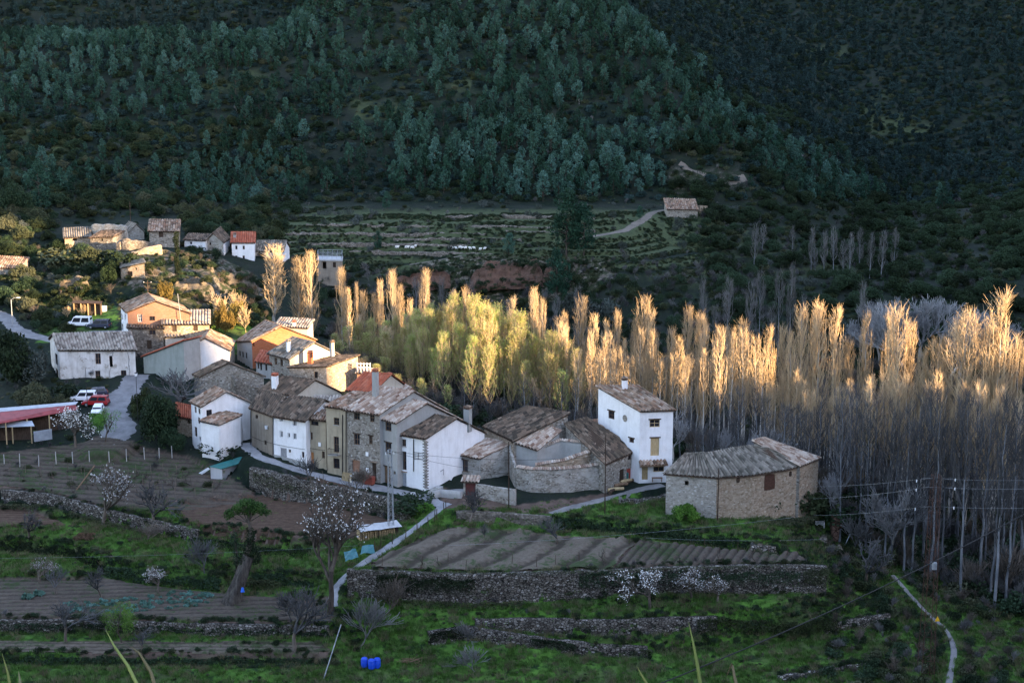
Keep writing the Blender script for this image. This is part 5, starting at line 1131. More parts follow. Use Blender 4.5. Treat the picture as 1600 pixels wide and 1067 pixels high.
for k, (x, y), nm in (('stone', (574, 709), 'notice'), ('ochre', (500, 694), 'notice'), ('stone', (574.5, 734), 'meter_box')):
    c = front_pt(*rowf[k], x, y); m = MB(); m.box(c, (.5, .12, .6 if nm == 'notice' else .7), R(-35)); on_house(rooth[k], nm, m, 'white')
for k, px, py in (('corner', 654, 712),):
    c = front_pt(*rowf[k], px, py); m = MB()
    for z in (-.5, 0, .5): m.bar(c + Vector((-.8, .3, z)), c + Vector((.8, -.35, z)), .06)
    for s in (-.7, 0, .7): m.bar(c + Vector((s, -s * .4, -.55)), c + Vector((s, -s * .4, .55)), .05)
    on_house(rooth[k], 'cable_rack', m, 'iron')
# ---------------------------------------------------------------- walls of the gardens and terraces
DRY = []
def dry(label, pts, h, **k):
    DRY.append([V3(p) for p in pts])
    if k.pop('cut', True): step_wall([V3(p) for p in pts], h)
    return wall_line('stone_wall', label, pts, h, 'drystone', cat='wall', **{'thick': .6, 'rough': .11, 'taper': .12, **k})
dry('long dry-stone wall stepping down beneath the vineyard at left', [(2,765,-2.2),(77,771,-2.5),(120,782,-2.9),(160,793,-3.3),(205,804,-3.8),(255,815,-4.25),(310,828,-4.6)], 1.9)
dry('overgrown retaining wall holding up the street above the brown field', [(392,729,.3),(440,741,.0),(480,751,-.5),(530,760,-1.0),(600,774,-1.5),(645,789,-1.9)], 3.2, thick=.9, rough=.2, tops=.35)
step_wall([V3(p) for p in ((713,797,-2.0),(780,800,-2.15),(864,806,-2.5))], 2.0)
for pts, h, fr in (([(866,806,-2.2),(920,808,-2.2),(1000,818,-2.6),(1090,828,-2.9),(1170,838,-3.3),(1215,846,-3.6)], 1.9, 3.4), ([(-60,838,-5.6),(60,842,-5.8),(120,848,-6.0),(165,872,-6.6),(230,888,-7.0),(345,898,-7.2)], 2.0, 3.4), ([(400,890,-7.0),(450,895,-7.2),(500,905,-7.6)], 1.8, 3.0), ([(-60,1019,-11.6),(300,1022,-11.8),(520,1022,-11.9)], 1.5, 3.0)): step_wall([V3(p) for p in pts], h, fr)
wall_line('concrete_wall', 'low dark rendered wall under the curved barn yard wall', [(713,797,-2.0),(780,800,-2.15),(864,806,-2.5)], 2.0, 'stone_dark', .4, .02, 'tile_grey' if False else None)
dry('big dry-stone terrace wall below the furrowed vegetable field', [(543,889,-4.75),(640,893,-4.8),(740,896,-4.85),(850,893.5,-4.9),(960,888.5,-4.9),(1100,883,-4.85),(1240,881,-4.8),(1292,884,-5.0)], 4.0, thick=.9, rough=.16)
dry('upper low dry-stone wall in the green terraces', [(742,966,-9.9),(850,965,-9.8),(960,967.5,-9.8),(1060,963,-9.7),(1120,962,-9.8)], 2.3, rough=.14)
dry('curving lower dry-stone wall capped by a grassy ledge', [(668,985,-10.6),(728,977,-10.6),(820,991,-11.4),(920,1003.5,-12.15),(1012,1009,-12.5)], 2.3, rough=.14)
dry('dark mossy garden wall under the cabbage plot', [(-30,967,-9.75),(150,968.5,-9.75),(300,973,-9.85),(515,977,-9.95)], 1.7)
dry('loose stone edging beside the right hand path', [(1290,975,-11.6),(1340,965,-11.4),(1390,958,-11.4)], 1.2)
dry('line of stones along the lowest right terrace', [(1215,1056,-14.0),(1290,1044,-13.9),(1380,1030,-13.9)], .6, tops=.3)
dry('rubble bank of loose stones below the footpath', [(965,781,-2.1),(1000,777,-2.0),(1042,772,-2.0)], 1.1, thick=1.4, rough=.4, tops=.5)
dry('small squared stack of stones by the field corner', [(1173,851,-3.6),(1212,853,-3.7)], 1.0, tops=.2)
for k, (pts, lab) in enumerate((([(478,353),(540,352),(600,353)], 'pale terrace wall line below the left end of the plantation'), ([(610,355),(740,354),(880,357)], 'long pale terrace wall line, uppermost of the middle terraces'), ([(430,367),(600,366),(760,368)], 'long pale terrace wall behind the white hill houses'), ([(615,375),(720,374),(815,376)], 'short pale terrace wall just above the sheep'),
   ([(440,381),(600,382),(760,385)], 'pale terrace wall line directly behind the sheep'), ([(545,394),(650,395),(770,398)], 'pale terrace wall line in front of the sheep'), ([(790,362),(870,364),(930,361)], 'pale terrace wall by the lone pines'), ([(690,340),(800,341),(930,343)], 'pale terrace wall under the plantation edge'))):
    P = []
    for a, b in zip(pts, pts[1:]): P += [on(a[0] + (b[0] - a[0]) * t / 6, a[1] + (b[1] - a[1]) * t / 6) for t in range(6)]
    P.append(on(*pts[-1])); zs = np.convolve(np.pad([p.z for p in P], 3, 'edge'), np.ones(7) / 7, 'valid'); ys = np.convolve(np.pad([p.y for p in P], 3, 'edge'), np.ones(7) / 7, 'valid')
    wall_line('terrace_wall', lab, [Vector((p.x, y, z + .25)) for p, y, z in zip(P, ys, zs)], .9, 'stone_dark', .7, .12, None, foot=1.0, tops=.5)
# rock: craggy lumps piled along a line
def rock(label, pts, h, mat='rock', thick=2.0, n=9, flat=1.0):
    P = [V3(p) for p in pts]; L = [(b - a).length for a, b in zip(P, P[1:])]; acc = np.cumsum([0] + L); g = np.random.default_rng(rnd.randrange(9999)); parts = []
    ico = bmesh.new(); bmesh.ops.create_icosphere(ico, subdivisions=3, radius=1); iv = np.array([v.co[:] for v in ico.verts]); fc = np.array([[v.index for v in f.verts] for f in ico.faces]); ico.free()
    for k in range(n):
        s = acc[-1] * (k + g.uniform(0, 1)) / n; i = min(len(L) - 1, int(np.searchsorted(acc, s) - 1)) if s > 0 else 0; i = max(i, 0); c = P[i].lerp(P[i + 1], (s - acc[i]) / L[i])
        r = np.array([g.uniform(.7, 1.3) * acc[-1] / n * 1.15, thick * g.uniform(.6, 1.1), h * g.uniform(.28, .62) * flat]); o = g.uniform(0, 50, 3)
        nz = np.stack([vnoise(iv[:, 0] * 2.1 + o[q], iv[:, 1] * 2.1 + iv[:, 2] * 1.7 + o[q - 1]) for q in range(3)], 1); st = np.round((iv[:, 2] + nz[:, 0] * .5) * 4) / 4
        v = iv * (.72 + .6 * nz[:, :1]) ; v[:, 2] = v[:, 2] * .55 + st * .45; v = np.sign(v) * np.abs(v) ** .8 * r; v += np.array([c.x, c.y + g.uniform(-.8, .8), c.z - h * g.uniform(.15, .8)]); parts.append((v, fc, 0))
    V, Fq, mi = join_np(parts); o = V.mean(0); return tag(link('rock_face', mesh_np('rock_face', V - o, Fq, M[mat]), None, tuple(o)), label, 'rock')
CRAGS = []
def crag(label, pts, h, mat, rough=1.1, lean=.5, strata=.5, ragged=.55, name='rock_face'):
    """a broken rock face along a line of top points: ledges, clefts and an uneven skyline"""
    P = [V3p(p) for p in pts]; L = [(b - a).length for a, b in zip(P, P[1:])]; acc = np.cumsum([0] + L); n = max(4, int(acc[-1] / .42)); A = np.array([tuple(p) for p in P]); sd = rnd.random() * 80
    s = np.linspace(0, acc[-1], n); B = np.stack([np.interp(s, acc, A[:, k]) for k in range(3)], 1); rows = max(6, int(h / .36)); f = np.linspace(0, 1, rows); S2, F2 = np.meshgrid(s, f, indexing='ij')
    CRAGS.append((B, h))
    top = h * ragged * fbm(s / 2.6 + sd, s * 0 + sd, 5, 4); end = np.minimum(1, np.minimum(s, acc[-1] - s) / 2.2) ** .5; hh = (h + top) * (.35 + .65 * end)
    Z = B[:, 2:3] - h + hh[:, None] * F2; zz = Z + .6 * fbm(S2 / 3 + sd, Z / 3, 9); led = (np.floor(zz / strata) * strata - zz) * .9
    out = rough * (fbm(S2 / 2.2 + sd, Z / 1.6, 15, 4) * 1.3 + .5 * np.abs(fbm(S2 / .9, Z / .7 + sd, 25, 2))) + led - lean * h * F2 ** 1.5 - .5 * (1 - end)[:, None]
    X, Y = B[:, 0:1] + 0 * F2, B[:, 1:2] - out; V = np.stack([X, Y, Z], -1); back = V[:, -1:].copy(); back[:, :, 1] += 2.5; back[:, :, 2] -= .6; V = np.concatenate([V, back], 1); m = rows + 1
    idx = np.arange(n * m).reshape(n, m); Fq = np.stack([idx[:-1, :-1], idx[1:, :-1], idx[1:, 1:], idx[:-1, 1:]], -1).reshape(-1, 4); V = V.reshape(-1, 3); o = V.mean(0)
    return tag(link(name, mesh_np(name, V - o, Fq, M[mat]), None, tuple(o)), label, 'rock')
def m_strata(name, cols, dark, sc=1.0):
    t = NT(name, .95, .08); co = t.coord(scale=(.25 * sc, .25 * sc, 1.5 * sc)); n = t.noise(co, 1.3, 6, .7); c = t.ramp(n, [(.30 + .4 * k / (len(cols) - 1), x) for k, x in enumerate(cols)])
    c = t.mix(t.ramp(t.noise(t.coord(), .5, 5, .7), [(.52, 0.0), (.62, .85)]), c, (.024, .032, .015)); cr = t.noise(t.coord(scale=(1, 1, .4)), 1.6, 5, .75); c = t.mix(t.ramp(cr, [(.33, .8), (.42, 0.0)]), c, dark); t.col(c).bump(t.math('ADD', n, cr), .9, .2); return t.mat
M['earth_red'] = m_strata('red_earth', [(.075, .047, .036), (.15, .092, .068), (.115, .07, .052), (.19, .125, .096)], (.03, .021, .016)); M['limestone'] = m_strata('limestone', [(.075, .063, .048), (.15, .128, .098), (.11, .092, .07), (.21, .185, .15)], (.025, .022, .016))
crag('red earth cliff left of the ivy column above the grove', [(612,432,7.4),(650,425,8.0),(705,419,8.4)], 5.0, 'earth_red', .9, .45)
crag('broad red earth cliff in the middle above the poplars', [(732,420,9.2),(790,414,9.7),(852,413,9.7)], 6.0, 'earth_red', 1.0, .45)
crag('rounded red cliff end right of the dark pine', [(848,414,9.5),(900,410,9.7),(935,415,9.0),(958,426,7.2)], 4.4, 'earth_red', .9, .5)
crag('small red earth scar below the forest track', [(1062,272),(1090,284),(1110,290)], 3.0, 'earth_red', .6, .6)
crag('sunlit limestone crag below the cypress', [(262,436,16.0),(285,430,16.6),(305,430,16.6),(328,440,15.6)], 4.6, 'limestone', 1.3)
crag('lower sunlit limestone ledge above the brick house', [(252,462,12.6),(285,456,13.2),(312,457,13.0),(336,464,12.2)], 3.8, 'limestone', 1.2)
crag('grey crag on the left flank of the rock', [(86,440,14.2),(108,436,14.7),(132,438,14.5)], 3.0, 'limestone', 1.2)
crag('pale ledge under the white hill houses', [(338,432,13.6),(370,430,13.0),(402,442,11.4)], 3.0, 'limestone', 1.1)
crag('long craggy ledge carrying the stone ruins', [(104,402,16.6),(150,398,17.0),(195,404,16.6)], 3.4, 'limestone', 1.0)
crag('broken ledge under the square stone house', [(222,398,16.8),(255,394,17.0),(290,402,16.6),(330,416,15.6)], 2.8, 'limestone', 1.0)
rock('pale rubble slope tumbling right of the barn', [(1263,834,-6.4),(1290,840,-7.0),(1312,852,-7.8)], 1.8, 'rock', 1.6, 16, .7)
rock('upright orange stone stump right of the barn', [(1304,804,-4.0),(1309,812,-5.0)], 3.0, 'rock_red', .7, 3, 1.2)
def leafmass(name, label, pts, depth, h, n, size, mat, cat='hedge', up=.2, aspect=.8, drop=0):
    """dense leaves over the faces and top of a strip from pixel line pts (px, py, z = top height)"""
    P = [V3(p) for p in pts]; L = [(b - a).length for a, b in zip(P, P[1:])]; acc = np.cumsum([0] + L); g = np.random.default_rng(rnd.randrange(9999))
    s = g.uniform(0, acc[-1], n); i = np.clip(np.searchsorted(acc, s) - 1, 0, len(L) - 1); f = (s - acc[i]) / np.array(L)[i]
    A = np.array([tuple(p) for p in P]); base = A[i] * (1 - f[:, None]) + A[i + 1] * f[:, None]
    u = g.uniform(0, 1, n); bul = .55 + .45 * vnoise(s * .55, u * 3, 7); t = np.pi * u
    c = base.copy(); c[:, 1] -= np.cos(t) * depth * bul * g.uniform(.75, 1, n); c[:, 2] += -h + h * (.12 + .88 * np.sin(t) ** .6) * bul * g.uniform(.8, 1.02, n) + drop
    V, Fq = quads_np(c, size, g, aspect, up); o = V.mean(0); root = tag(link(name, mesh_np(name, V - o, Fq, M[mat]), None, tuple(o)), label, cat); return root
HB = {}
def topat(b, py): return atY(proj(*b)[0], py, b.y).z
# ---------------------------------------------------------------- planting
HP = {k: top_of(k) for k in PROTO if k.startswith('poplar')}
def lineY(px, u): return u / (math.sin(SUN_A) + math.cos(SUN_A) * (px - 800) / 2437)
def pop(kind, px, py, Y, label, group, wk=1.0):
    p = atY(px, py, Y); zb = gz(p.x, Y); H = max(5, p.z - zb); k = kind.rstrip('0123456789'); s = H / HP['poplar:' + kind]
    return plant('poplar:' + kind, (p.x, Y, zb), max(.45, s * .5 + .5) * wk, None, label, 'tree', group, 'poplar', s)
# the named golden tops: photo pixel of each tip, relative width
for px, py, w, dy, lab in [
 (425,378,2.0,0,'broad golden Lombardy poplar standing alone left of the trio beside the brick house'),
 (464,396,1.45,2,'left golden poplar of the close pair behind the brick house'),(486,386,1.35,0,'right golden poplar of the close pair behind the brick house'),
 (531,413,1.0,0,'golden poplar at the left end of the grove, pointed tip'),(556,438,.5,3,'thin golden poplar spire between two broader ones at the left of the grove'),
 (569,449,.9,0,'shorter golden poplar with round top near the left end of the grove'),(594,432,.7,4,'slim golden poplar just left of the double spire'),(611,417,1.0,0,'tall golden double-tipped poplar in the left part of the grove'),
 (661,414,.9,2,'tallest golden spire just left of the yellow-green trees'),(1004,455,1.25,0,'tall dark-edged golden poplar standing above the middle of the grove'),
 (906,456,1.1,0,'golden poplar above the grove left of the tall middle one'),(1256,468,1.0,-2,'left poplar of the bright row of spires right of centre'),(1287,462,1.0,0,'tallest bright spire of the row right of centre'),
 (1308,471,.95,2,'right spire of the bright row, beside the yellow bush'),(1358,480,.8,0,'single slim golden poplar right of the yellow bush'),(1408,465,1.35,0,'stout golden poplar between yellow bush and the grey wood'),
 (1390,483,.8,2,'small golden poplar leaning on the stout one'),(1569,441,1.5,-2,'dense golden poplar near the right edge, highest tip there'),(1074,471,.85,0,'golden poplar spire over the right shoulder of the tall white house'),
 (1096,480,.9,3,'golden poplar beside another spire above the tall white house'),(967,479,.8,3,'slender golden spire left of the tall middle poplar')]:
    pop('gold%d' % rnd.randrange(3), px, py, lineY(px, 250) + dy, lab, 'golden poplars above the grove', w)
for px, py, lab in [(1512,474,'fan-shaped golden tree near the right edge'),(1540,494,'second fan-shaped golden tree just left of the dense right edge poplar'),(1472,511,'small fan-shaped golden tree left of the big one')]:
    pop('vase%d' % rnd.randrange(2), px, py, lineY(px, 247), lab, 'fan-shaped golden trees', .95)
for px, py in [(730,442),(710,449),(802,457),(832,444),(850,461),(881,482),(927,485),(1049,505),(1127,502),(1100,489),(1167,492),(1203,503),(1228,499),(1272,480),(1330,520),(1440,535),(1150,505),(990,490),(945,495),(870,490),(700,470),(640,462),(545,445),(584,455),(625,440),(1020,478),(1240,510),(1425,490),(1598,520)]:
    pop('gold%d' % rnd.randrange(3), px, py, lineY(px, 250) + rnd.uniform(-4, 7), 'golden bare poplar with sunlit tip along the top of the grove', 'sunlit poplar tips', rnd.uniform(.7, 1.0))
for k in range(95):      # the plantation rows
    px = 900 + 700 * (k + rnd.uniform(0, 1)) / 95; u = rnd.choice((237, 240, 244, 248)) + rnd.uniform(-1.5, 1.5)
    pop('grove%d' % rnd.randrange(4), px, (520 if px < 1200 else 586) + rnd.uniform(-18, 40), lineY(px, u), 'slender leafless poplar in the sunlit rows of the grove', 'poplars of the grove', rnd.uniform(.85, 1.1))
for k in range(26):
    px = 520 + 380 * (k + rnd.uniform(0, 1)) / 26
    pop('grove%d' % rnd.randrange(4), px, 500 + rnd.uniform(-18, 40), lineY(px, rnd.uniform(240, 254)), 'leafless poplar with golden twigs among the yellow-green trees', 'poplars among the spring leaves', rnd.uniform(.9, 1.2))
for px, py, dy in [(690,470,0),(712,455,2),(738,456,-2),(760,462,0),(775,478,-4),(795,492,-2),(815,498,2),(700,490,-6),(672,490,3),(650,505,0),(722,500,-9),(750,505,-10),(780,520,-8),(835,515,0),(870,520,-2),(860,545,-8),(900,540,-4),(620,520,-3),(590,525,-5),(560,530,-4),(540,545,-6),(600,555,-12),(640,550,-12),(570,565,-13),(680,540,-12),(880,575,-12),(905,570,-10),(820,560,-12),(668,478,-4),(704,464,-7),(728,462,5),(748,468,-6),(768,474,-9),(806,505,-7),(660,510,-8),(690,515,-12),(735,520,-15),(765,530,-14),(800,535,-12),(850,525,-5),(640,520,-8),(610,535,-8),(545,505,0),(560,498,2),(580,492,3),(600,498,0),(618,490,2),(636,484,4),(645,478,0),(530,530,-4),(572,518,-3),(605,515,-6),(628,508,-7),(655,488,-5),(675,470,3),(782,470,4),(800,482,6),(822,492,5),(845,508,3),(862,512,-6),(885,528,-3),(815,480,-3),(525,520,2),(660,590,-20),(700,600,-20),(620,600,-20),(585,600,-18)]:
    pop('leaf%d' % rnd.randrange(3), px, py, lineY(px, 246) + dy, 'yellow-green poplar in young leaf at the left of the grove' if px < 700 else 'bright yellow-green poplar in young leaf near the middle of the grove', 'poplars in young leaf', rnd.uniform(.85, 1.1))
for k in range(64):      # the shaded front rows
    px = 1062 + 560 * (k + rnd.uniform(0, 1)) / 64; u = rnd.choice((217, 221, 226, 231)) + rnd.uniform(-2, 2)
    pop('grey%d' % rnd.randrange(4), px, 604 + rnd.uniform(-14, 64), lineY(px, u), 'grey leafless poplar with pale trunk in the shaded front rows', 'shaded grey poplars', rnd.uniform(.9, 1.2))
for k in range(22):
    px = 640 + 330 * (k + rnd.uniform(0, 1)) / 22
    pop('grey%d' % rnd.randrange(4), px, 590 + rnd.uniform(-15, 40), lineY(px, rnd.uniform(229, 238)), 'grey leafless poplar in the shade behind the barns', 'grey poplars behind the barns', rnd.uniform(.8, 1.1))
for px, py in [(1100,425),(1138,424),(1172,430),(1190,414),(1220,412),(1238,404),(1255,455),(1350,432),(1120,470),(1208,470)]:
    pop('slim%d' % rnd.randrange(2), px, py, 335 + rnd.uniform(-4, 6), 'tall thin grey poplar in shade behind the golden grove', 'thin grey poplars behind', .9)
for px, py in [(1180,345),(1192,348),(1270,352),(1290,358),(1305,350),(1330,360),(1345,352),(1362,360),(1380,356),(1240,350),(1400,352),(1320,372),(1275,385),(1345,380),(690,425),(905,440),(870,455),(650,428),(735,430)]:
    pop('slim%d' % rnd.randrange(2), px, py, (412 if py < 400 else 352) + rnd.uniform(-10, 10), 'pale grey bare tree far down the side valley' if py < 400 else 'pale bare tree in front of the red cliff', 'pale bare trees of the side valley' if py < 400 else 'bare trees at the cliff foot', 1.0)
def bare(kind, px, py, top, label, name='bare_tree', group=None, Y=None, H0=12, wk=1.0):
    b = on(px, py) if Y is None else atY(px, py, Y)
    if Y is not None: b.z = gz(b.x, Y)
    H = atY(px, top, b.y).z - b.z; s = max(.1, H / H0); return plant(kind, b, s * wk, None, label, 'tree', group, name, s)
for k, (px, top) in enumerate([(1420,416),(1400,432),(1445,418),(1468,414),(1490,428),(1512,432),(1535,440),(1560,448),(1585,470),(1430,450),(1475,450),(1385,470),(1540,470),(1600,455)]):
    bare('bare:silver%d' % (k % 3), px, 0, top, 'silvery wide-crowned bare tree in the grey wood behind the right end of the grove', group='grey wood', Y=330 + rnd.uniform(-6, 16), wk=1.15)
for k, (px, top, Y, lab) in enumerate([(1065,600,240,'white-barked bare tree just right of the tall white house'),(1145,640,238,'silvery spreading bare tree rising left behind the round barn'),(1180,650,238,'silvery bare tree behind the hip of the round barn'),(1212,632,239,'pale bare tree behind the round barn roof, right one'),(1345,700,224,'greyish bare tree above the rubble slope'),(1430,690,222,'leaning pale bare tree by the rusty pylon')]):
    bare('bare:silver%d' % (k % 3), px, 0, top, lab, Y=Y)
for px, py, top, lab in [(812,158,120,'pale lilac bare tree high on the wooded slope'),(905,166,150,'small pale bare tree right of the lilac one'),(1222,248,222,'pale bare tree in the dark valley above the track, left one'),(1252,256,236,'pale bare tree in the dark valley above the track, right one'),(370,178,155,'whitish bare tree on the left slope')]:
    b = on(px, py); s_ = (topat(b, top) - b.z) / 12; plant('bare:silver%d' % rnd.randrange(3), b, s_ * 1.1, None, lab, 'tree', None, 'bare_tree', s_)
# yellow bush in the grove, shrubs round the village
def bush(kind, px, py, hpx, wk, label, name='bush', cat='bush', group=None, Y=None):
    b = on(px, py) if Y is None else atY(px, py, Y)
    if Y is not None: b.z = gz(b.x, Y)
    me = PROTO[kind][0][1]; hh = max(v.co.z for v in me.vertices) if kind not in HB else HB[kind]; HB[kind] = hh
    s = hpx / F_PX * Vector((b.x, b.y, b.z - CAM_Z)).length / hh; o = link(name, me, None, b); o.scale = (s * wk, s * wk, s); o.rotation_euler.z = rnd.uniform(0, 6.28); return tag(o, label, cat, group)
bush('bush:yellow0', 1338, 592, 74, .42, 'rounded golden yellow willow bush among the poplar spires', 'willow', 'tree', Y=lineY(1338, 241))
for a in [('bush:big0',250,690,80,.62,'large dark thicket below the block house'),('bush:big1',225,652,48,.6,'dark shrub beside the lane right of the parked cars'),('bush:big0',268,706,40,.7,'low dark bramble left of the red-roofed shed'),('bush:big0',18,600,84,.62,'tall dark shrub at the left edge beyond the crumbling house'),
          ('bush:big2',46,596,56,.75,'pale flowering shrub left of the crumbling house'),('bush:big1',92,642,26,.9,'brambles in front of the crumbling house'),('bush:dark3',105,625,26,1.5,'dark bush at the foot of the crumbling house wall'),('bush:big1',50,640,46,.8,'tangled shrub below the flowering one at left'),
          ('bush:yellow0',348,520,52,.5,'sunlit yellow shrub right of the ribbed roof house'),('bush:yellow1',375,512,42,.45,'golden brown sunlit shrub beside the brick house'),('bush:green0',336,535,28,.7,'bright green shrub under the yellow ones'),('bush:yellow1',256,472,34,.6,'sunlit yellow bush at the foot of the lit crag'),
          ('bush:big0',174,440,34,.62,'big dark evergreen bush left of the stone hut'),('bush:dark1',185,425,36,1.2,'dark bush touching the stone hut'),('bush:big0',30,385,50,.6,'dark evergreen at the left of the ruins','bush','bush',None,402),('bush:scrub0',100,420,30,1.6,'scrub on the left shoulder of the rock'),
          ('bush:dark3',236,372,20,1.0,'small dark tree left of the square stone house'),('bush:dark1',345,712,24,1.6,'clipped dark bush at the foot of the whitewashed house'),('bush:green1',662,802,18,1.3,'ivy-covered bank left of the path'),('bush:dark2',648,800,24,1.8,'dark ivy mound where the street wall ends'),
          ('bush:green0',1075,815,30,.9,'green shrub against the hipped barn wall'),('bush:dark0',1195,800,34,.7,'dark ivy shrub climbing the warm barn wall, left one'),('bush:dark1',1217,795,42,.6,'narrow dark shrub against the warm barn wall'),('bush:dark3',1245,790,44,.55,'dark column shrub near the right corner of the barn'),
          ('bush:scrub1',1262,800,40,1.2,'scrub bush at the right end of the barn'),('bush:dark2',1300,815,34,1.3,'dark bush behind the pale rubble slope'),('bush:big2',900,500,46,.7,'blue-green bush behind the golden poplars'),('bush:olive2',945,500,34,1.2,'small grey-green bush behind the grove')]:
    bush(*a)
for a in [('bush:gold0',345,515,56,.9,'golden leafless shrub right of the ribbed roof house'),('bush:gold1',368,505,52,.9,'golden brown twiggy shrub behind the yellow bushes'),('bush:gold0',385,520,44,.8,'small golden twiggy shrub left of the brick house'),('bush:gold1',106,500,22,.9,'orange twiggy shrub left of the white van'),('bush:gold0',131,494,22,.7,'orange twiggy shrub behind the white van')]: bush(*a)
plant('cypress', on(278, 436), .95, None, 'dark slim cypress standing on the sunlit rock', 'tree', None, 'cypress', 1.0)
b = atY(66, 396, 408); b.z = gz(b.x, b.y); plant('pine:near0', b, 1.3, None, 'big dark pine left of the ruins', 'tree', None, 'pine')
for px, py, top, k, lab in [(885,402,300,1,'tall broad pine standing alone on the far terraces'),(912,400,318,2,'smaller pine touching the lone terrace pine'),(870,470,390,0,'slim pine growing on the red cliff'),(795,402,365,2,'low pine left of the lone terrace pine'),(590,392,362,0,'dark round pine on the terraces left of the sheep'),(1000,345,322,1,'small pine beside the bend of the dirt track'),(605,330,300,2,'pine at the lower edge of the plantation, left end')]:
    b = on(px, py); H = atY(px, top, b.y).z - b.z; plant('pine:near%d' % k, b, H / 10, None, lab, 'tree', None, 'pine')
# ---- the mountain pines: a few hundred nearest as single trees, the rest one forest
CLEAR = [([(540,150),(560,120),(720,118),(760,150),(740,190),(640,185),(560,190)], .25),([(830,172),(960,175),(965,198),(840,195)], .15),([(300,118),(420,112),(430,170),(340,180)], .35),([(-50,195),(110,190),(120,300),(-50,300)], .35),([(120,225),(290,215),(290,265),(120,270)], .4),
         ([(1290,150),(1440,140),(1460,230),(1330,230)], .35),([(1500,280),(1650,270),(1650,450),(1480,430)], .25),([(1040,250),(1180,255),(1180,305),(1040,300)], .1),([(520,60),(640,70),(640,110),(520,110)], .6)]
cand = []
gx = np.arange(-320, 390, 3.35)
for y in np.arange(434, 1000, 3.35):
    far = max(1.0, (y - 620) / 150 + 1)
    for x in gx:
        if rnd.random() > 1 / far ** .95: continue
        cand.append((x + rnd.uniform(-1.9, 1.9), y + rnd.uniform(-1.9, 1.9)))
cand = np.array(cand); cz = ZAT(cand[:, 0], cand[:, 1]); cx, cy = proj(cand[:, 0], cand[:, 1], cz)
keep = (cx > -110) & (cx < 1710) & (cy > -70) & (cy < 356)
lim = np.interp(cx, [-200, 0, 250, 330, 560, 640, 900, 1050, 1090, 1180, 1300, 1480, 1560, 1800], [352, 352, 340, 326, 312, 302, 318, 300, 262, 300, 318, 330, 300, 300]); keep &= cy < lim
dens = np.where((cx > 600) & (cx < 1060) & (cy > 205), 1.0, .9); dens = np.where(cx < 560, np.where(cy > 95, .88, .96), dens)
dens = dens * np.clip(.78 + 1.0 * fbm(cand[:, 0] / 26, cand[:, 1] / 26, 51), .12, 1.0)
dens = np.where((cx > 620) & (cx < 1060) & (cy > 215), .97, dens)
for poly, d in CLEAR: dens = np.where(in_poly(cx, cy, poly), d, dens)
keep &= RNG.uniform(0, 1, len(cand)) < dens
cand, cz, cx, cy = cand[keep], cz[keep], cx[keep], cy[keep]
hs = RNG.uniform(.30, .70, len(cand)) * np.where((cx > 600) & (cx < 1060) & (cy > 215), 1.12, 1.0) * (.85 + .3 * vnoise(cand[:, 0] / 30, cand[:, 1] / 30, 77))
app = hs / np.hypot(cand[:, 0], cand[:, 1]) * np.where((cx > -30) & (cx < 1630), 1, .01); order = np.argsort(-app); N1 = 290
def pine_label(px, py):
    if 600 < px < 1060 and py > 215: return 'dense green pine in the plantation belt above the far terraces'
    if px < 330: return 'dark pine on the lower slope behind the ruins'
    if px < 600: return 'green pine on the wooded slope left of the plantation'
    return 'dark pine on the shaded slope right of the dirt track'
def pk(x, y): return rnd.choice((0, 1, 2, 3, 2)) if 600 < x < 1060 and y > 215 else rnd.choice((0, 1, 4, 5, 4, 2))
for i in order[:N1]:
    o = link('pine', PROTO['pine:far%d' % pk(cx[i], cy[i])][0][1], None, (cand[i, 0], cand[i, 1], cz[i])); s = hs[i]; o.scale = (s, s, s * rnd.uniform(.95, 1.15)); o.rotation_euler.z = rnd.uniform(0, 6.28)
    tag(o, pine_label(cx[i], cy[i]), 'tree', 'pines of the mountainside')
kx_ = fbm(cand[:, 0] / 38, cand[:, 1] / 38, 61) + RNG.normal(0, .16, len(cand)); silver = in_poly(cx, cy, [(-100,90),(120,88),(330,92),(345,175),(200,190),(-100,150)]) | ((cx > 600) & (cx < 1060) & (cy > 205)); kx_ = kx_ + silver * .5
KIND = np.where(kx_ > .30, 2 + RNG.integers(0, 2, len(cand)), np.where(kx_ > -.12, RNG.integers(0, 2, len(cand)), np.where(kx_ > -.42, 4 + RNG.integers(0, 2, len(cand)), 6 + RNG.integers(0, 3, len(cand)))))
def kindx(i): return KIND[i]
rest = order[N1:]; xr_ = 78 - (cand[:, 1] - 455) * .37; isfar = (cand[:, 0] > xr_ + 8) & (cand[:, 1] > 530) | ((cand[:, 1] > 622) & (cand[:, 0] < -50)); ra, rb = rest[~isfar[rest]], rest[isfar[rest]]
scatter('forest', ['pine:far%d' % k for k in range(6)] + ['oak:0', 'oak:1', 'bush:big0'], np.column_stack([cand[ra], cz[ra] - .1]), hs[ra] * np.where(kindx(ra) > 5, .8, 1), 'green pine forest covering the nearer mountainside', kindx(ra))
scatter('oak_wood', ['oak:0', 'oak:1', 'oak:2', 'pine:dim0', 'pine:dim1'], np.column_stack([cand[rb], cz[rb] - .1]), hs[rb] * .95, 'wood on the farther mountain slopes, shade put into its dark bluish colour')
print('pines', len(cand))
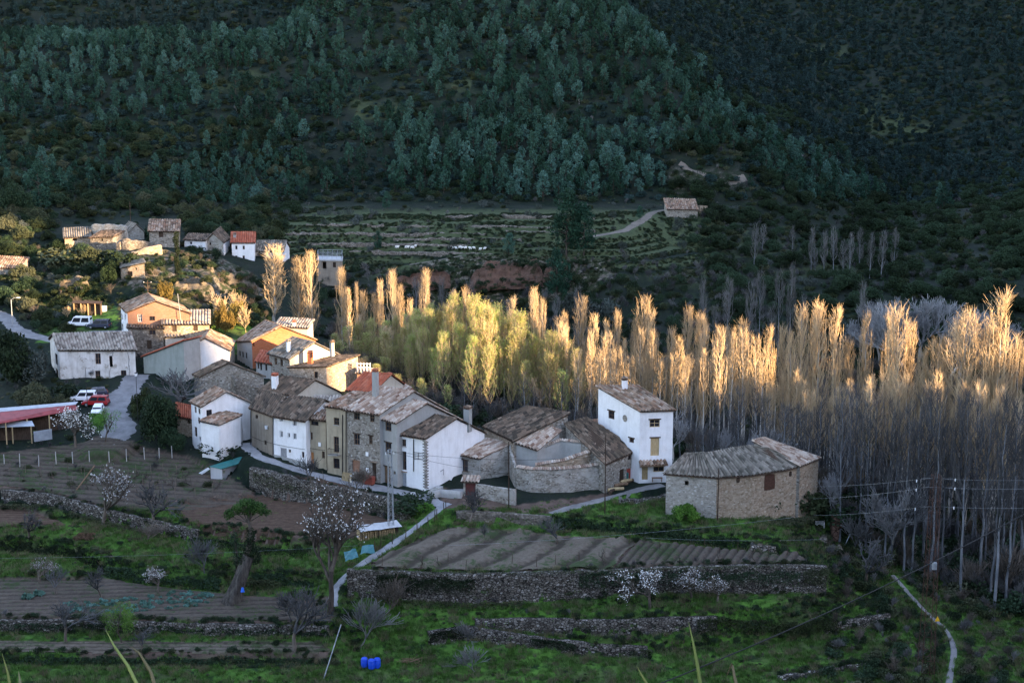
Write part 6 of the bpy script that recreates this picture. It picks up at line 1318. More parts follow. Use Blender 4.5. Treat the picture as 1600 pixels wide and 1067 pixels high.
# ---- scrub on the slopes, banks and under the grove
def pts_where(mask, n, jit=.5):
    j, i = np.nonzero(mask); 
    if len(j) == 0: return np.zeros((0, 3))
    wt = ((GX[np.minimum(i + 1, len(GX) - 1)] - GX[i]) * (GY[np.minimum(j + 1, len(GY) - 1)] - GY[j])); wt = np.maximum(wt, 1e-6); k = RNG.choice(len(j), n, p=wt / wt.sum())
    dx = (GX[np.minimum(i[k] + 1, len(GX) - 1)] - GX[i[k]]); dy = (GY[np.minimum(j[k] + 1, len(GY) - 1)] - GY[j[k]]); x = GX[i[k]] + RNG.uniform(0, 1, n) * dx; y = GY[j[k]] + RNG.uniform(0, 1, n) * dy
    return np.column_stack([x, y, ZAT(x, y) - .05])
PXG, PYG = proj(XX, YY, ZZ); INF = (PXG > -120) & (PXG < 1720)
KNOLL = in_poly(PXG, PYG, [(30,350),(140,345),(240,375),(330,385),(410,395),(430,470),(420,520),(340,500),(330,470),(180,475),(160,490),(60,520),(-60,500),(-60,400)]) & (YY > 295) & (YY < 372)
p = pts_where(KNOLL, 950); px_, py_ = proj(*p.T); p = p[~(in_poly(px_, py_, [(98,340),(290,340),(290,388),(255,400),(190,405),(150,402),(98,398)]) & (RNG.uniform(0, 1, len(p)) < .85)) & ~in_poly(px_, py_, [(345,396),(452,396),(452,424),(400,430),(345,416)]) & ~(in_poly(px_, py_, [(262,420),(335,420),(345,470),(262,475)]) & (RNG.uniform(0, 1, len(p)) < .8))]
RUINS = [(96,340),(290,340),(296,398),(232,412),(226,436),(176,436),(150,404),(98,400)]
def off_ways(p, extra=.4):
    k = np.ones(len(p), bool)
    for _, _, P, w, _ in WAYS: k &= seg_dist(p[:, 0], p[:, 1], P)[0] > w / 2 + extra
    qx, qy = proj(p[:, 0], p[:, 1], p[:, 2]); k &= ~(in_poly(qx, qy, RUINS) & (p[:, 1] > 325) & (RNG.uniform(0, 1, len(p)) < .9))
    for h in FOOT: k &= ~in_poly(p[:, 0], p[:, 1], h)
    return p[k]
FOOT = [[tuple(v) for v in f] for f in FOOTPRINTS]
p = off_ways(p, 1.0); scatter('scrub', ['bush:dark0', 'bush:dark1', 'bush:dark2', 'bush:scrub1', 'bush:scrub2', 'bush:dark3', 'bush:twig2'], p, RNG.uniform(.35, 1.15, len(p)), 'tangled scrub growing over the rocky knoll')
q = []
for B, h in CRAGS:
    for k in range(int(len(B) * 1.5)):
        c = B[rnd.randrange(len(B))]; t = rnd.random(); q.append((c[0] + rnd.uniform(-.6, .6), c[1] + (rnd.uniform(.2, 1.6) if t < .55 else rnd.uniform(-2.2, -.9)), c[2] + (rnd.uniform(-.7, .1) if t < .55 else -h * rnd.uniform(.55, 1.0))))
q = off_ways(np.array(q), 0); scatter('crag_scrub', ['bush:dark0', 'bush:dark2', 'bush:scrub0', 'bush:scrub1', 'bush:twig2'], q, RNG.uniform(.25, .85, len(q)), 'dark scrub rooted in the ledges of the rock faces')
m = (TERRACE_RISE > .5) & INF; p = off_ways(pts_where(m, 9000)); scatter('terrace_scrub', ['bush:dark0', 'bush:dark2', 'bush:scrub0', 'bush:scrub1'], p, RNG.uniform(.18, .42, len(p)), 'dark scrub along the edges of the far terraces')
m = INF & (YY > 372) & (YY < 486) & (XX > -70) & (XX < 78); p = off_ways(pts_where(m, 520)); scatter('terrace_bushes', ['bush:olive0', 'bush:olive1', 'bush:olive2', 'bush:scrub0', 'bush:twig0', 'grass:dry'], p, RNG.uniform(.3, 1.1, len(p)), 'grey olive bushes dotted over the far terraces')
m = INF & (YY > 335) & (YY < 392) & (XX > -45) & (XX < 60); p = pts_where(m, 1300); scatter('cliff_scrub', ['bush:dark0', 'bush:dark1', 'bush:scrub0', 'bush:twig0', 'bush:twig1'], p, RNG.uniform(.5, 1.6, len(p)), 'dark scrub hanging below and beside the red cliff')
m = INF & (((XX > 48) & (YY > 335) & (YY < 600))); p = off_ways(pts_where(m, 5200), 1); scatter('valley_scrub', ['bush:dark0', 'bush:dark1', 'bush:scrub0', 'bush:scrub1', 'bush:big0', 'bush:dark2', 'bush:twig1'], p, RNG.uniform(.35, 1.3, len(p)), 'shaded scrub filling the side valley at right')
m = INF & (YY > 446) & (PYG > -60) & (PYG < 318); p = pts_where(m, 21000); scatter('slope_scrub', ['bush:dark0', 'bush:dark3', 'bush:blue0', 'bush:blue1', 'bush:blue0', 'bush:scrub2'], p, RNG.uniform(.3, 1.5, len(p)), 'low scrub between the pines of the mountainside')
m = INF & (YY > 372) & (YY < 486) & (XX < -60) | (INF & (YY > 300) & (YY < 380) & (XX < -88)); p = off_ways(pts_where(m, 2600), 1); scatter('hillside_scrub', ['bush:dark0', 'bush:scrub0', 'bush:scrub1', 'bush:olive0', 'bush:dark1', 'bush:big0', 'bush:big1'], p, RNG.uniform(.3, 1.1, len(p)), 'grey-green scrub on the slope behind the ruins')
U_ = math.cos(SUN_A) * XX + math.sin(SUN_A) * YY
m = INF & (U_ > 216) & (YY < 336) & (XX > -38) & ((PXG > 1060) | (U_ > 226)); p = off_ways(pts_where(m, 4600)); scatter('undergrowth', ['bush:dark0', 'bush:dark1', 'bush:scrub0', 'bush:twig0', 'bush:twig1', 'bush:twig2', 'bush:dark2', 'bush:twig1'], p, RNG.uniform(.7, 2.6, len(p)), 'dark undergrowth beneath the poplar grove')
m = INF & (PXG > 1290) & (PYG > 800) & (YY < 236) & (YY > 176); p = off_ways(pts_where(m, 900), .9); scatter('bank_scrub', ['bush:dark1', 'bush:dark3', 'bush:scrub0', 'bush:scrub1', 'bush:twig0', 'bush:twig2'], p, RNG.uniform(.3, 1.2, len(p)), 'brambles and scrub on the steep right bank')
# steep banks between the gardens carry dark brambles
gyz, gxz = np.gradient(ZZ, GY, GX); STEEP = np.hypot(gyz, gxz)
m = INF & (YY > 174) & (YY < 232) & (STEEP > .42) & (PYG > 790) & ((PXG < 560) | (PXG > 860)); p = off_ways(pts_where(m, 2600)); scatter('bank_brambles', ['bush:dark0', 'bush:dark1', 'bush:dark2', 'bush:scrub0', 'bush:scrub2'], p, RNG.uniform(.18, .55, len(p)), 'dark brambles on the banks between the gardens')
q = []
for P in DRY:
    for a, b in zip(P, P[1:]):
        for _ in range(int((b - a).length * 1.5)):
            c = a.lerp(b, rnd.random()); y = c.y + rnd.choice((rnd.uniform(-1.3, -.5), rnd.uniform(.2, .9))); q.append((c.x, y, gz(c.x, y) - .1))
q = np.array(q); scatter('wall_growth', ['bush:scrub0', 'bush:scrub1', 'bush:dark1', 'bush:dark3', 'bush:twig0', 'bush:twig1', 'bush:twig2', 'grass:dry', 'grass:0'], q, RNG.uniform(.2, .62, len(q)), 'weeds and small shrubs growing along the dry-stone walls')
m = INF & (YY > 172) & (YY < 262) & (ZONE[..., 0] > .5); p = off_ways(pts_where(m, 34000), .1); n_ = vnoise(p[:, 0] / 3, p[:, 1] / 3, 3); p = p[RNG.uniform(0, 1, len(p)) < .25 + n_]; scatter('grass', ['grass:0', 'grass:1', 'grass:0', 'grass:1', 'grass:dry'], p, RNG.uniform(.5, 1.3, len(p)), 'green grass on the garden terraces and banks')
m = INF & (YY > 172) & (YY < 262) & (ZONE[..., 0] > .5); p = off_ways(pts_where(m, 2800), .2); n_ = vnoise(p[:, 0] / 4, p[:, 1] / 4, 23); p = p[n_ > .5]; scatter('tall_weeds', ['bush:dark0', 'bush:scrub1', 'bush:scrub2', 'bush:twig2'], p, RNG.uniform(.10, .30, len(p)), 'dark tall weeds scattered through the grass')
m = INF & (YY > 176) & (YY < 262) & (ZONE[..., 1] > .5); p = off_ways(pts_where(m, 3000), .1); n_ = vnoise(p[:, 0] / 2.5, p[:, 1] / 2.5, 13); p = p[n_ > .62]; scatter('weeds', ['grass:0', 'grass:1'], p, RNG.uniform(.3, .7, len(p)), 'patches of weeds in the bare soil')
m = INF & (YY > 232) & (YY < 330) & (XX < 0) & (ZONE[..., 0] < .5); p = off_ways(pts_where(m, 1500), .6); scatter('village_grass', ['grass:0', 'grass:dry', 'bush:twig1', 'bush:scrub0'], p, RNG.uniform(.25, .8, len(p)), 'rough grass and low weeds between the houses')
# ---------------------------------------------------------------- cars
def car(name, label, b, rz, paint, kind='hatch', cat='car'):
    L, Wd, H = {'hatch': (4.0, 1.7, 1.45), 'suv': (4.5, 1.8, 1.75), 'van': (4.7, 1.9, 2.0)}[kind]; r = tag(empty(name, b, rz), label, cat)
    x0, x1, w = -L / 2, L / 2, Wd / 2
    hood = .78 if kind != 'van' else .95; hx = {'hatch': 1.05, 'suv': 1.1, 'van': .7}[kind]
    low = [(x0, .35), (x0 + .08, .85), (x1 - hx, .92), (x1 - .12, hood), (x1, .35)]; top = [(x0 + .12, .85), (x0 + (.45 if kind == 'hatch' else .2), H), (x1 - hx - .55, H), (x1 - hx, .92)]
    mb = MB()
    def ext(pr, wa, wb, zt, m=0):
        n = len(pr); k = lambda z: wa + (wb - wa) * (z - pr[0][1]) / max(.01, zt - pr[0][1])
        Lf = [Vector((x, -min(wa, k(z)) if wa > wb else -wa, z)) for x, z in pr]; Rt = [Vector((p.x, -p.y, p.z)) for p in Lf]
        mb.poly(Lf[::-1], m); mb.poly(Rt, m)
        for i in range(n): j = (i + 1) % n; mb.poly([Lf[i], Lf[j], Rt[j], Rt[i]], m)
    ext(low, w, w, 1); ext(top, w * .95, w * .78, H)
    body = mb.build('body', M[paint], r); bv = body.modifiers.new('bevel', 'BEVEL'); bv.width = .07; bv.segments = 2; bv.limit_method = 'ANGLE'
    k = .98; zb, zt = 1.0, H - .14
    def yy(z): return (w * .95 + (w * .78 - w * .95) * (z - .85) / (H - .85)) + .012
    for s in (-1, 1):
        g = MB(); q = [(x0 + (.55 if kind == 'hatch' else .38), zb), (x1 - hx - .2, zb), (x1 - hx - .62, zt), (x0 + (.72 if kind == 'hatch' else .44), zt)]; P = [Vector((x, s * yy(z), z)) for x, z in q]
        m1 = [P[0].lerp(P[1], .47), P[3].lerp(P[2], .45)]; m2 = [P[0].lerp(P[1], .53), P[3].lerp(P[2], .52)]
        for f in ([P[0], m1[0], m1[1], P[3]], [m2[0], P[1], P[2], m2[1]]): g.poly(f if s < 0 else f[::-1])
        g.build('window', M['glass'], r)
    n_ = Vector((.55, 0, .5)).normalized() * .015; g = MB(); a, c = Vector((x1 - hx - .06, 0, 1.02)), Vector((x1 - hx - .5, 0, H - .1)); g.poly([a + Vector((0, -w * .85, 0)) + n_, a + Vector((0, w * .85, 0)) + n_, c + Vector((0, w * .74, 0)) + n_, c + Vector((0, -w * .74, 0)) + n_]); g.build('windscreen', M['glass'], r)
    g = MB(); xr = x0 + .16; g.poly([Vector((xr - .02, w * .78, 1.0)), Vector((xr - .02, -w * .78, 1.0)), Vector((xr + (.22 if kind == 'hatch' else .02), -w * .7, H - .16)), Vector((xr + (.22 if kind == 'hatch' else .02), w * .7, H - .16))]); g.build('rear_window', M['glass'], r)
    for sx in (x0 + .78, x1 - .82):
        for s in (-1, 1):
            c = Vector((sx, s * (w - .09), .32)); t = MB(); t.tube([c + Vector((0, -.11, 0)), c + Vector((0, .11, 0))], .33, 14); wh = t.build('wheel', M['tyre'], r)
            t = MB(); t.tube([c + Vector((0, s * .09, 0)), c + Vector((0, s * .125, 0))], .19, 10); t.build('rim', M['galv'], wh)
    for s in (-1, 1):
        h = MB(); h.box((x1 - .03, s * w * .7, .66), (.1, .34, .15)); h.build('headlight', M['lamp_glass'], r)
        h = MB(); h.box((x0 + .02, s * w * .82, .78), (.08, .18, .26)); h.build('tail_light', M['red'], r)
    for xx in (x0 - .02, x1 + .02):
        h = MB(); h.box((xx, 0, .45), (.1, Wd * .96, .2)); h.build('bumper', M['tyre'], r)
    return r
def gpt(px, py): return on(px, py)
car('car', 'white estate car parked nose left behind the red one', gpt(131, 627), R(185), 'car_white', 'suv')
car('car', 'dark car with red tail parked against the crumbling house', gpt(150, 619), R(200), 'car_dark', 'hatch')
car('car', 'red off-road car parked side-on in the yard', gpt(150, 634), R(178), 'car_red', 'suv')
car('car', 'small white car facing the camera beside the red one', gpt(153, 647), R(-84), 'car_white', 'hatch')
car('van', 'white van parked on the green slope above the crumbling house', gpt(126, 510), R(176), 'car_white', 'van', 'van')
car('car', 'dark estate car parked right of the white van on the slope', gpt(155, 513), R(178), 'car_dark', 'suv')
# ---------------------------------------------------------------- poles, lamps, pylons, wires
def topat(b, py): return atY(proj(*b)[0], py, b.y).z
def pole(name, label, px, py, top, r=.11, mat='wood_dark', lean=0.0, cat='pole', b=None):
    b = b or on(px, py); z = topat(b, top); root = tag(empty(name, b), label, cat); m = MB(); m.tube([(0, 0, -.6), (lean, 0, z - b.z)], [r, r * .7], 8); m.build('post', M[mat], root); root['h'] = z - b.z; return root
def arm(root, z, w, mat='wood_dark', axis=(1, 0, 0), n=3, nm='crossarm'):
    a = Vector(axis); m = MB(); m.bar(Vector((0, 0, z)) - a * w / 2, Vector((0, 0, z)) + a * w / 2, .09); c = m.build(nm, M[mat], root); g = MB()
    for k in range(n): p = Vector((0, 0, z + .05)) + a * w * (k / (n - 1) - .5) * .94; g.tube([p, p + Vector((0, 0, .18))], .05, 6)
    g.build('insulator', M['lamp_glass'], c)
pole('utility_pole', 'tall thin pole standing between the stone ruins', 205, 366, 315, .12)
p = pole('utility_pole', 'pole with a short aerial crossarm above the tall brick house', 232, 478, 438, .11); arm(p, p['h'] - .5, 1.6)
p = pole('aerial_mast', 'thin leaning mast rising through the white gable house roof', 290, 560, 459, .06, 'galv', -1.0, 'mast')
pole('utility_pole', 'black pole at the corner between cottage and curved wall', 795, 794, 690, .10)
pole('utility_pole', 'dark pole on the grass at the right end of the curved wall', 945, 803, 680, .09)
pole('utility_pole', 'dark pole at the corner of the round-fronted barn', 1121, 815, 731, .10)
pole('wire_post', 'slim post with a stay wire beside the parked cars', 137, 642, 575, .06, 'iron')
def lamp(label, px, py, top, armx=1.3):
    p = pole('street_lamp', label, px, py, top, .09, 'galv', 0, 'lamp post'); z = p['h']; m = MB(); m.tube([(0, 0, z - .1), (armx * .5, 0, z + .35), (armx, 0, z + .4)], .05, 6); m.build('arm', M['galv'], p); m = MB(); m.box((armx + .2, 0, z + .38), (.7, .25, .14)); m.build('lamp_head', M['lamp_glass'], p)
lamp('grey street lamp beside the curving road at the left edge', 20, 513, 468)
p = pole('street_lamp', 'black lantern lamp post in the lane right of the crumbling house', 216, 662, 588, .06, 'iron', 0, 'lamp post'); m = MB(); m.box((0, 0, p['h'] + .3), (.34, .34, .5), 0, 0, 1.4); m.build('lantern', M['lamp_glass'], p); m = MB(); m.box((0, 0, p['h'] + .62), (.5, .5, .14), 0, 0, .3); m.build('cap', M['iron'], p)
b = at(426, 670, 4.6); r = tag(empty('wall_lamp', b), 'wrought iron wall lantern on the brown end house', 'lamp'); m = MB(); m.bar((0, .25, 0), (-.9, -.6, .0), .05); m.build('bracket', M['iron'], r); m = MB(); m.box((-.9, -.6, .38), (.34, .34, .5), 0, 0, 1.4); m.build('lantern', M['lamp_glass'], r)
def lattice(name, label, b, H, w0, w1, mat, arms, panels=12, ang=0.3):
    r = tag(empty(name, b, ang), label, 'pylon'); m = MB(); c = [(-1, -1), (1, -1), (1, 1), (-1, 1)]
    q = lambda k, f: Vector((c[k][0] * (w0 + (w1 - w0) * f) / 2, c[k][1] * (w0 + (w1 - w0) * f) / 2, -.4 + (H + .4) * f))
    for k in range(4): m.bar(q(k, 0), q(k, 1), .055 if mat == 'rust' else .08)
    for i in range(panels):
        f0, f1 = i / panels, (i + 1) / panels
        for k in range(4): m.bar(q(k, f0), q((k + 1) % 4, f1), .03); m.bar(q(k, f1), q((k + 1) % 4, f1), .03)
    m.build('frame', M[mat], r)
    for z, L in arms:
        a = MB(); a.bar((-L / 2, 0, z), (L / 2, 0, z), .07); a.bar((-L / 2, 0, z), (0, 0, z + .5), .03); a.bar((L / 2, 0, z), (0, 0, z + .5), .03); cr = a.build('crossarm', M['iron' if mat == 'rust' else 'galv'], r); g = MB()
        for s in (-1, 1): g.tube([(s * L * .48, 0, z), (s * L * .48, 0, z - .35)], .07, 6)
        g.build('insulator', M['lamp_glass'], cr)
    return r
b = on(611, 832); lattice('pylon', 'slim grey lattice pylon below the house row', b, topat(b, 703) - b.z, .75, .45, 'galv', [(topat(b, 706) - b.z, 1.2)], 13)
b = on(1447, 1062); b.x = atY(1447, 1040, b.y).x; HT = topat(b, 742) - b.z
big = lattice('pylon', 'tall rusty lattice pylon in the right foreground with three crossarms', b, HT, 1.7, .9, 'rust', [(topat(b, z) - b.z, 5.2 - k * .0) for k, z in enumerate((748, 762, 792))], 17, .1)
m = MB(); m.box((.1, -.75, topat(b, 881) - b.z), (.55, .35, .9)); m.build('meter_box', M['galv'], big); m = MB(); zc = topat(b, 962) - b.z; m.poly([(.45, -1.0, zc - .35), (1.1, -1.0, zc - .35), (.78, -1.0, zc + .35)]); m.poly([(.78, -.97, zc + .35), (1.1, -.97, zc - .35), (.45, -.97, zc - .35)]); m.build('warning_sign', M['yellow'], big)
def wire(label, p, q, sag, r=.03, mat='galv', name='wire'):
    p, q = Vector(p), Vector(q); n = 18; P = [p.lerp(q, k / n) - Vector((0, 0, sag * 4 * (k / n) * (1 - k / n))) for k in range(n + 1)]; c = (p + q) / 2; m = MB(); m.tube([x - c for x in P], r, 5); tag(m.build(name, M[mat], None, c), label, 'cable')
bY = b.y
for k, (py, ly, lz) in enumerate(((747, 757, 268), (761, 776, 268), (791, 802, 266))):
    A = atY(1450, py, bY); wire('power wire from the rusty pylon towards the village, %s strand' % ('top', 'middle', 'lowest')[k], A, atY(1270, ly + 3, lz * .82), .25, .013); wire('power wire from the rusty pylon off to the right, %s strand' % ('top', 'middle', 'lowest')[k], A, atY(1680, py + (1, 0, 0)[k], bY + 12), .25, .013)
wire('power wire crossing the houses from the grey pylon to the corner pole', atY(611, 705, on(611, 832).y), at(795, 740, 3.2), .4, .02, 'cable'); wire('second wire from the grey pylon past the cottage to the barn pole', atY(611, 705, on(611, 832).y), at(945, 712, 4.0), .9, .02, 'cable')
wire('thin pale wire stretched above the furrowed field', at(700, 852, -1.8), at(1240, 808, -1.0), .5, .010); wire('thin wire over the lower left gardens', at(-40, 872, -5.0), at(560, 852, -3.0), .4, .008); wire('thin pale wire over the green bank by the barn', at(1010, 840, -2.6), at(1290, 842, -4.0), .3, .009)
wire('thick black cable crossing the lower right foreground', atY(1000, 1080, 34), atY(1640, 781, 46), .25, .016, 'cable')
# ---------------------------------------------------------------- sheds, boxes and odds and ends
def slab_roof(a, b, c, d, t=.08):
    m = MB(); q = [Vector(x) for x in (a, b, c, d)]; u = Vector((0, 0, t)); m.poly([p + u for p in q]); m.poly(q[::-1])
    for i in range(4): j = (i + 1) % 4; m.poly([q[i], q[j], q[j] + u, q[i] + u])
    return m
def shed(name, label, pts, roofmat, wallmat, z0, sides=(2, 3), posts=(), cat='shed', depth_dark=True, roofs=None):
    q = [V3p(p) for p in pts]; c = sum(q, Vector()) / 4; r = tag(empty(name, (c.x, c.y, z0)), label, cat); off = (-c.x, -c.y, -z0)
    slab_roof(*q).build('roof', M[roofmat], r, off); m = MB()
    for s in sides:
        a, b = q[s], q[(s + 1) % 4]; a = a.lerp(c, .05); b = b.lerp(c, .05); d = (b - a).to_2d().normalized(); nn = Vector((-d.y, d.x, 0)) * .12; lo = lambda p: Vector((p.x, p.y, z0 - .6))
        a.z -= .04; b.z -= .04; m.poly([lo(a), lo(b), b, a]); m.poly([lo(b) + nn, lo(a) + nn, a + nn, b + nn]); m.poly([lo(a), a, a + nn, lo(a) + nn]); m.poly([lo(b) + nn, b + nn, b, lo(b)])
    m.build('wall', M[wallmat], r, off)
    for f in posts:
        p = q[0].lerp(q[1], f).lerp(c, .04); m = MB(); m.bar((p.x, p.y, z0 - .4), (p.x, p.y, p.z), .16); m.build('post', M['wood_tan'], r, off)
    flatten(q, z0 + .15); return r, q, off
r, q, off = shed('long_shed', 'long open-fronted shed with red and grey sheet roof at the left edge', [(-60,673,4.15),(122,640,4.3),(118,632.5,4.9),(-60,650,4.9)], 'sheet_red', 'wood_dark', .8, (1, 2, 3), (.36, .55, .75, .92))
r2, q2, off2 = shed('long_shed', 'grey corrugated roof strip behind the dull red one', [(-60,649.5,4.96),(118,632.4,4.96),(122,628,5.0),(-60,643,5.0)], 'sheet_grey', 'wood_dark', 1.0, (1, 2, 3))
for ch in list(r2.children): ch.parent = r; ch.location = off
bpy.data.objects.remove(r2)
shed('lean_to_shed', 'low grey-roofed lean-to with pale posts before the red roofed shed', [(-60,670,3.3),(54,666,3.4),(50,658,3.8),(-60,661,3.8)], 'sheet_grey', 'wood_dark', .6, (2,), (.05, .36, .7, .97))
m = MB(); a, b = at(55, 690, 1.2), at(80, 686, 1.4); [m.bar(a.lerp(b, k / 8), a.lerp(b, k / 8) + Vector((0, 0, 1.7)), .34, .06) for k in range(9)]; tag(m.build('sheet_panel', M['sheet_grey']), 'pale corrugated sheets leaning under the long red shed', 'panel')
r, q, off = shed('green_shed', 'small dark shed with a flat teal green roof below the whitewashed house', [(327,729,-.4),(346,733,-.6),(391,719,-.2),(376,714,.2)], 'sheet_green', 'concrete_pale', -3.2, (0, 2, 3))
m = MB(); a, b, c, d = at(297, 748, -2.9), at(303, 750, -2.9), at(328, 733, -.8), at(325, 731, -.8); m = slab_roof(a, b, c, d, .1); tag(m.build('board', M['concrete_pale']), 'pale sloping board leaning against the green-roofed shed', 'board')
shed('hen_shed', 'grey lean-to shed with pale door on the green slope below the ruins', [(112,474,11.9),(158,475,11.9),(160,471,12.2),(114,470,12.2)], 'wood_dark', 'wood_dark', 9.9, (1, 2, 3), (.05, .3, .55, .8))
m = MB(); b = on(160, 487); m.box((b.x, b.y, b.z + .6), (1.7, .8, 1.1)); tag(m.build('water_trough', M['white']), 'white box below the grey hen shed', 'box')
# little walled door, well house
h = House('gate_house', 'maroon door set in a low walled porch with tile top left of the curved wall', (724,752,.8),(745,753,.8),('d',1.2,.3),-1.9,'stone_plaster','tile_pale',None,[(0,'dm',727,755,743,784)],oe=.25,cat='gateway')
wall_line('garden_wall','low rubble wall with thin cap between the maroon door and the curved wall', [(745,756,.6),(775,760,.55),(806,764,.5)], 2.5,'stone_plaster',.4,.03,foot=1.0)
wall_line('terrace_parapet','rendered parapet and steps under the cottage door', [(676,768,-.7),(688,764,-.5),(722,768,-.5)], 1.6,'concrete',.5,.02,foot=1.0)
for i in range(5):
    m = MB(); c = at(668 + i * 4.2, 771 - i * 2.4, -1.5 + i * .2); m.box((c.x, c.y, c.z - .4), (1.0, 1.2, 1.0), R(-30)); tag(m.build('step', M['concrete']), 'concrete step climbing to the porch cottage', 'step', 'steps to the cottage')
a, b = at(666, 752, -.6), at(693, 733, 1.3); m = MB(); m.bar(a, b, .06); m.bar(a, a - Vector((0, 0, .9)), .05); m.bar(b, b - Vector((0, 0, .9)), .05); tag(m.build('handrail', M['iron']), 'dark sloping handrail on the white corner house', 'handrail')
m = MB(); c = at(752, 768, -.4)
a, b = at(766, 745, 1.2), at(790, 744, 1.2)
# street clutter
def bicycle(label, p, rz):
    r = tag(empty('bicycle', p, rz), label, 'bicycle'); 
    for x in (-.52, .52):
        m = MB(); ring = [Vector((x + .34 * math.cos(k * math.pi / 8), 0, .34 + .34 * math.sin(k * math.pi / 8))) for k in range(17)]; m.tube(ring, .03, 5)
        for k in range(8): m.bar((x, 0, .34), ring[k * 2], .012)
        m.build('wheel', M['tyre'], r)
    m = MB(); P = {'r': (-.52, 0, .34), 'b': (-.1, 0, .3), 's': (-.22, 0, .85), 'h': (.36, 0, .88), 'f': (.52, 0, .34)}
    for a, b in ('rb', 'bs', 'sh', 'bh', 'rs', 'hf'): m.tube([P[a], P[b]], .035, 6)
    m.build('frame', M['white'], r); m = MB(); m.box((-.24, 0, .92), (.26, .13, .07)); m.build('saddle', M['tyre'], r); m = MB(); m.tube([(.34, -.28, 1.02), (.36, 0, .98), (.34, .28, 1.02)], .03, 6); m.build('handlebar', M['iron'], r)
b = at(645, 776, -1.4); bicycle('white bicycle leaning in the street before the white corner house', (b.x, b.y, gz(b.x, b.y) + .06), R(-15))
m = MB(); b = at(577, 757, -1.1); z = gz(b.x, b.y)
r = tag(empty('rubbish_bin', (b.x, b.y, z), R(-28)), 'red rubbish container in front of the stone house', 'bin'); m.box((0, 0, .75), (1.5, .9, 1.1), 0, 0, 1.08); m.build('body', M['red_rust'], r); m = MB(); m.box((0, 0, 1.36), (1.65, 1.0, .14), 0, 0, .8); m.build('lid', M['red_rust'], r)
for s in (-1, 1): m = MB(); m.tube([(s * .6, -.3, .12), (s * .6, .3, .12)], .12, 8); m.build('wheel', M['tyre'], r)
for k, x in enumerate((538.5, 544)):
    b = at(x, 750 + k * .5, -.9); m = MB(); z = gz(b.x, b.y); n = Vector((.5, .86, 0)) * .35
    for i in range(5): a = Vector((b.x + .22 * i - .4, b.y - .12 * i, z)); m.bar(a, a + Vector((0, 0, 1.3)) + n, .16, .05)
    for f in (.1, .9): m.bar(Vector((b.x - .45, b.y, z)) + (Vector((0, 0, 1.3)) + n) * f, Vector((b.x + .55, b.y - .5, z)) + (Vector((0, 0, 1.3)) + n) * f, .1, .1)
    tag(m.build('pallet', M['wood_tan']), ('wooden pallet' if not k else 'second wooden pallet') + ' leaning upright against the ochre wall' + ('' if not k else ', right one'), 'pallet')
for k, (x, y, L, mt) in enumerate(((962,762,2.6,'wood_tan'),(970,758,2.4,'wood'),(978,755,2.2,'wood_tan'),(985,753,1.8,'wood'),(966,757,2.0,'wood_dark'),(956,766,1.6,'wood_dark'))):
    b = at(x, y, -1.0); z = gz(b.x, b.y) + .25 + .12 * (k % 3); m = MB(); m.tube([(-L / 2, 0, 0), (0, .05, .05), (L / 2, 0, 0)], [.26, .28, .22], 9); o = m.build('log', M[mt], None, (b.x, b.y, z)); o.rotation_euler.z = R(20 + k * 9); tag(o, 'old log heaped on the grass before the stone barn', 'log', 'logs by the stone barn')
m = MB(); b = at(978, 749, -.7); m.tube([(0, 0, -.5), (0, 0, 1.0), (0, 0, 1.2)], [.42, .42, .2], 12); tag(m.build('water_drum', M['sheet_green'], None, b), 'dark green drum by the barn door', 'drum')
# wood shed in the field, tarpaulins, posts
b = at(588, 838, -4.2); z = gz(b.x, b.y); r = tag(empty('wood_store', (b.x, b.y, z), R(22)), 'rough firewood stack under white weighted sheets beside the path', 'wood store'); m = MB(); g = random.Random(5)
for i in range(15):
    for j in range(5): m.tube([(-2.5 + i * .35, -1.0 + g.uniform(-.1, .1), .16 + j * .26), (-2.5 + i * .35, .9, .16 + j * .26)], g.uniform(.11, .15), 6)
m.build('firewood', M['wood_tan'], r); m = MB()
for i in range(7):
    x = -2.6 + i * .85; m.poly([(x, -1.3, 1.5 + g.uniform(0, .2)), (x + .95, -1.35, 1.52 + g.uniform(0, .2)), (x + .9, 1.2, 1.72 + g.uniform(0, .2)), (x - .05, 1.15, 1.68 + g.uniform(0, .2))])
m.build('sheet', M['concrete_pale'], r)
for x in (-2.6, 0, 2.7): m = MB(); m.bar((x, -1.15, -.3), (x, -1.15, 1.5), .12); m.build('post', M['wood_dark'], r)
def tarp(label, pts):
    g2 = [V3p(p) for p in pts]; m = MB(); n = 8; P = lambda s, t: (g2[0] * (1 - s) + g2[1] * s) * (1 - t) + (g2[3] * (1 - s) + g2[2] * s) * t + Vector((0, 0, .25 * float(vnoise(s * 4, t * 4, len(label)))))
    for i in range(n):
        for j in range(n): m.poly([P(i / n, j / n), P((i + 1) / n, j / n), P((i + 1) / n, (j + 1) / n), P(i / n, (j + 1) / n)])
    tag(m.build('tarpaulin', M['tarp']), label, 'tarpaulin')
tarp('ribbed teal tarpaulin at the top of the footpath', [(540,878,-4.4),(560,872,-4.2),(556,858,-3.6),(537,863,-3.8)]); tarp('crumpled teal cover beside the firewood', [(563,867,-4.2),(586,864,-4.2),(583,851,-3.7),(566,853,-3.8)])
m = MB(); b = at(620, 835, -4.3); m.tube([(0, 0, -.3), (0, 0, .7)], .3, 10); tag(m.build('oil_drum', M['iron'], None, (b.x, b.y, gz(b.x, b.y))), 'black drum at the end of the firewood stack', 'drum')
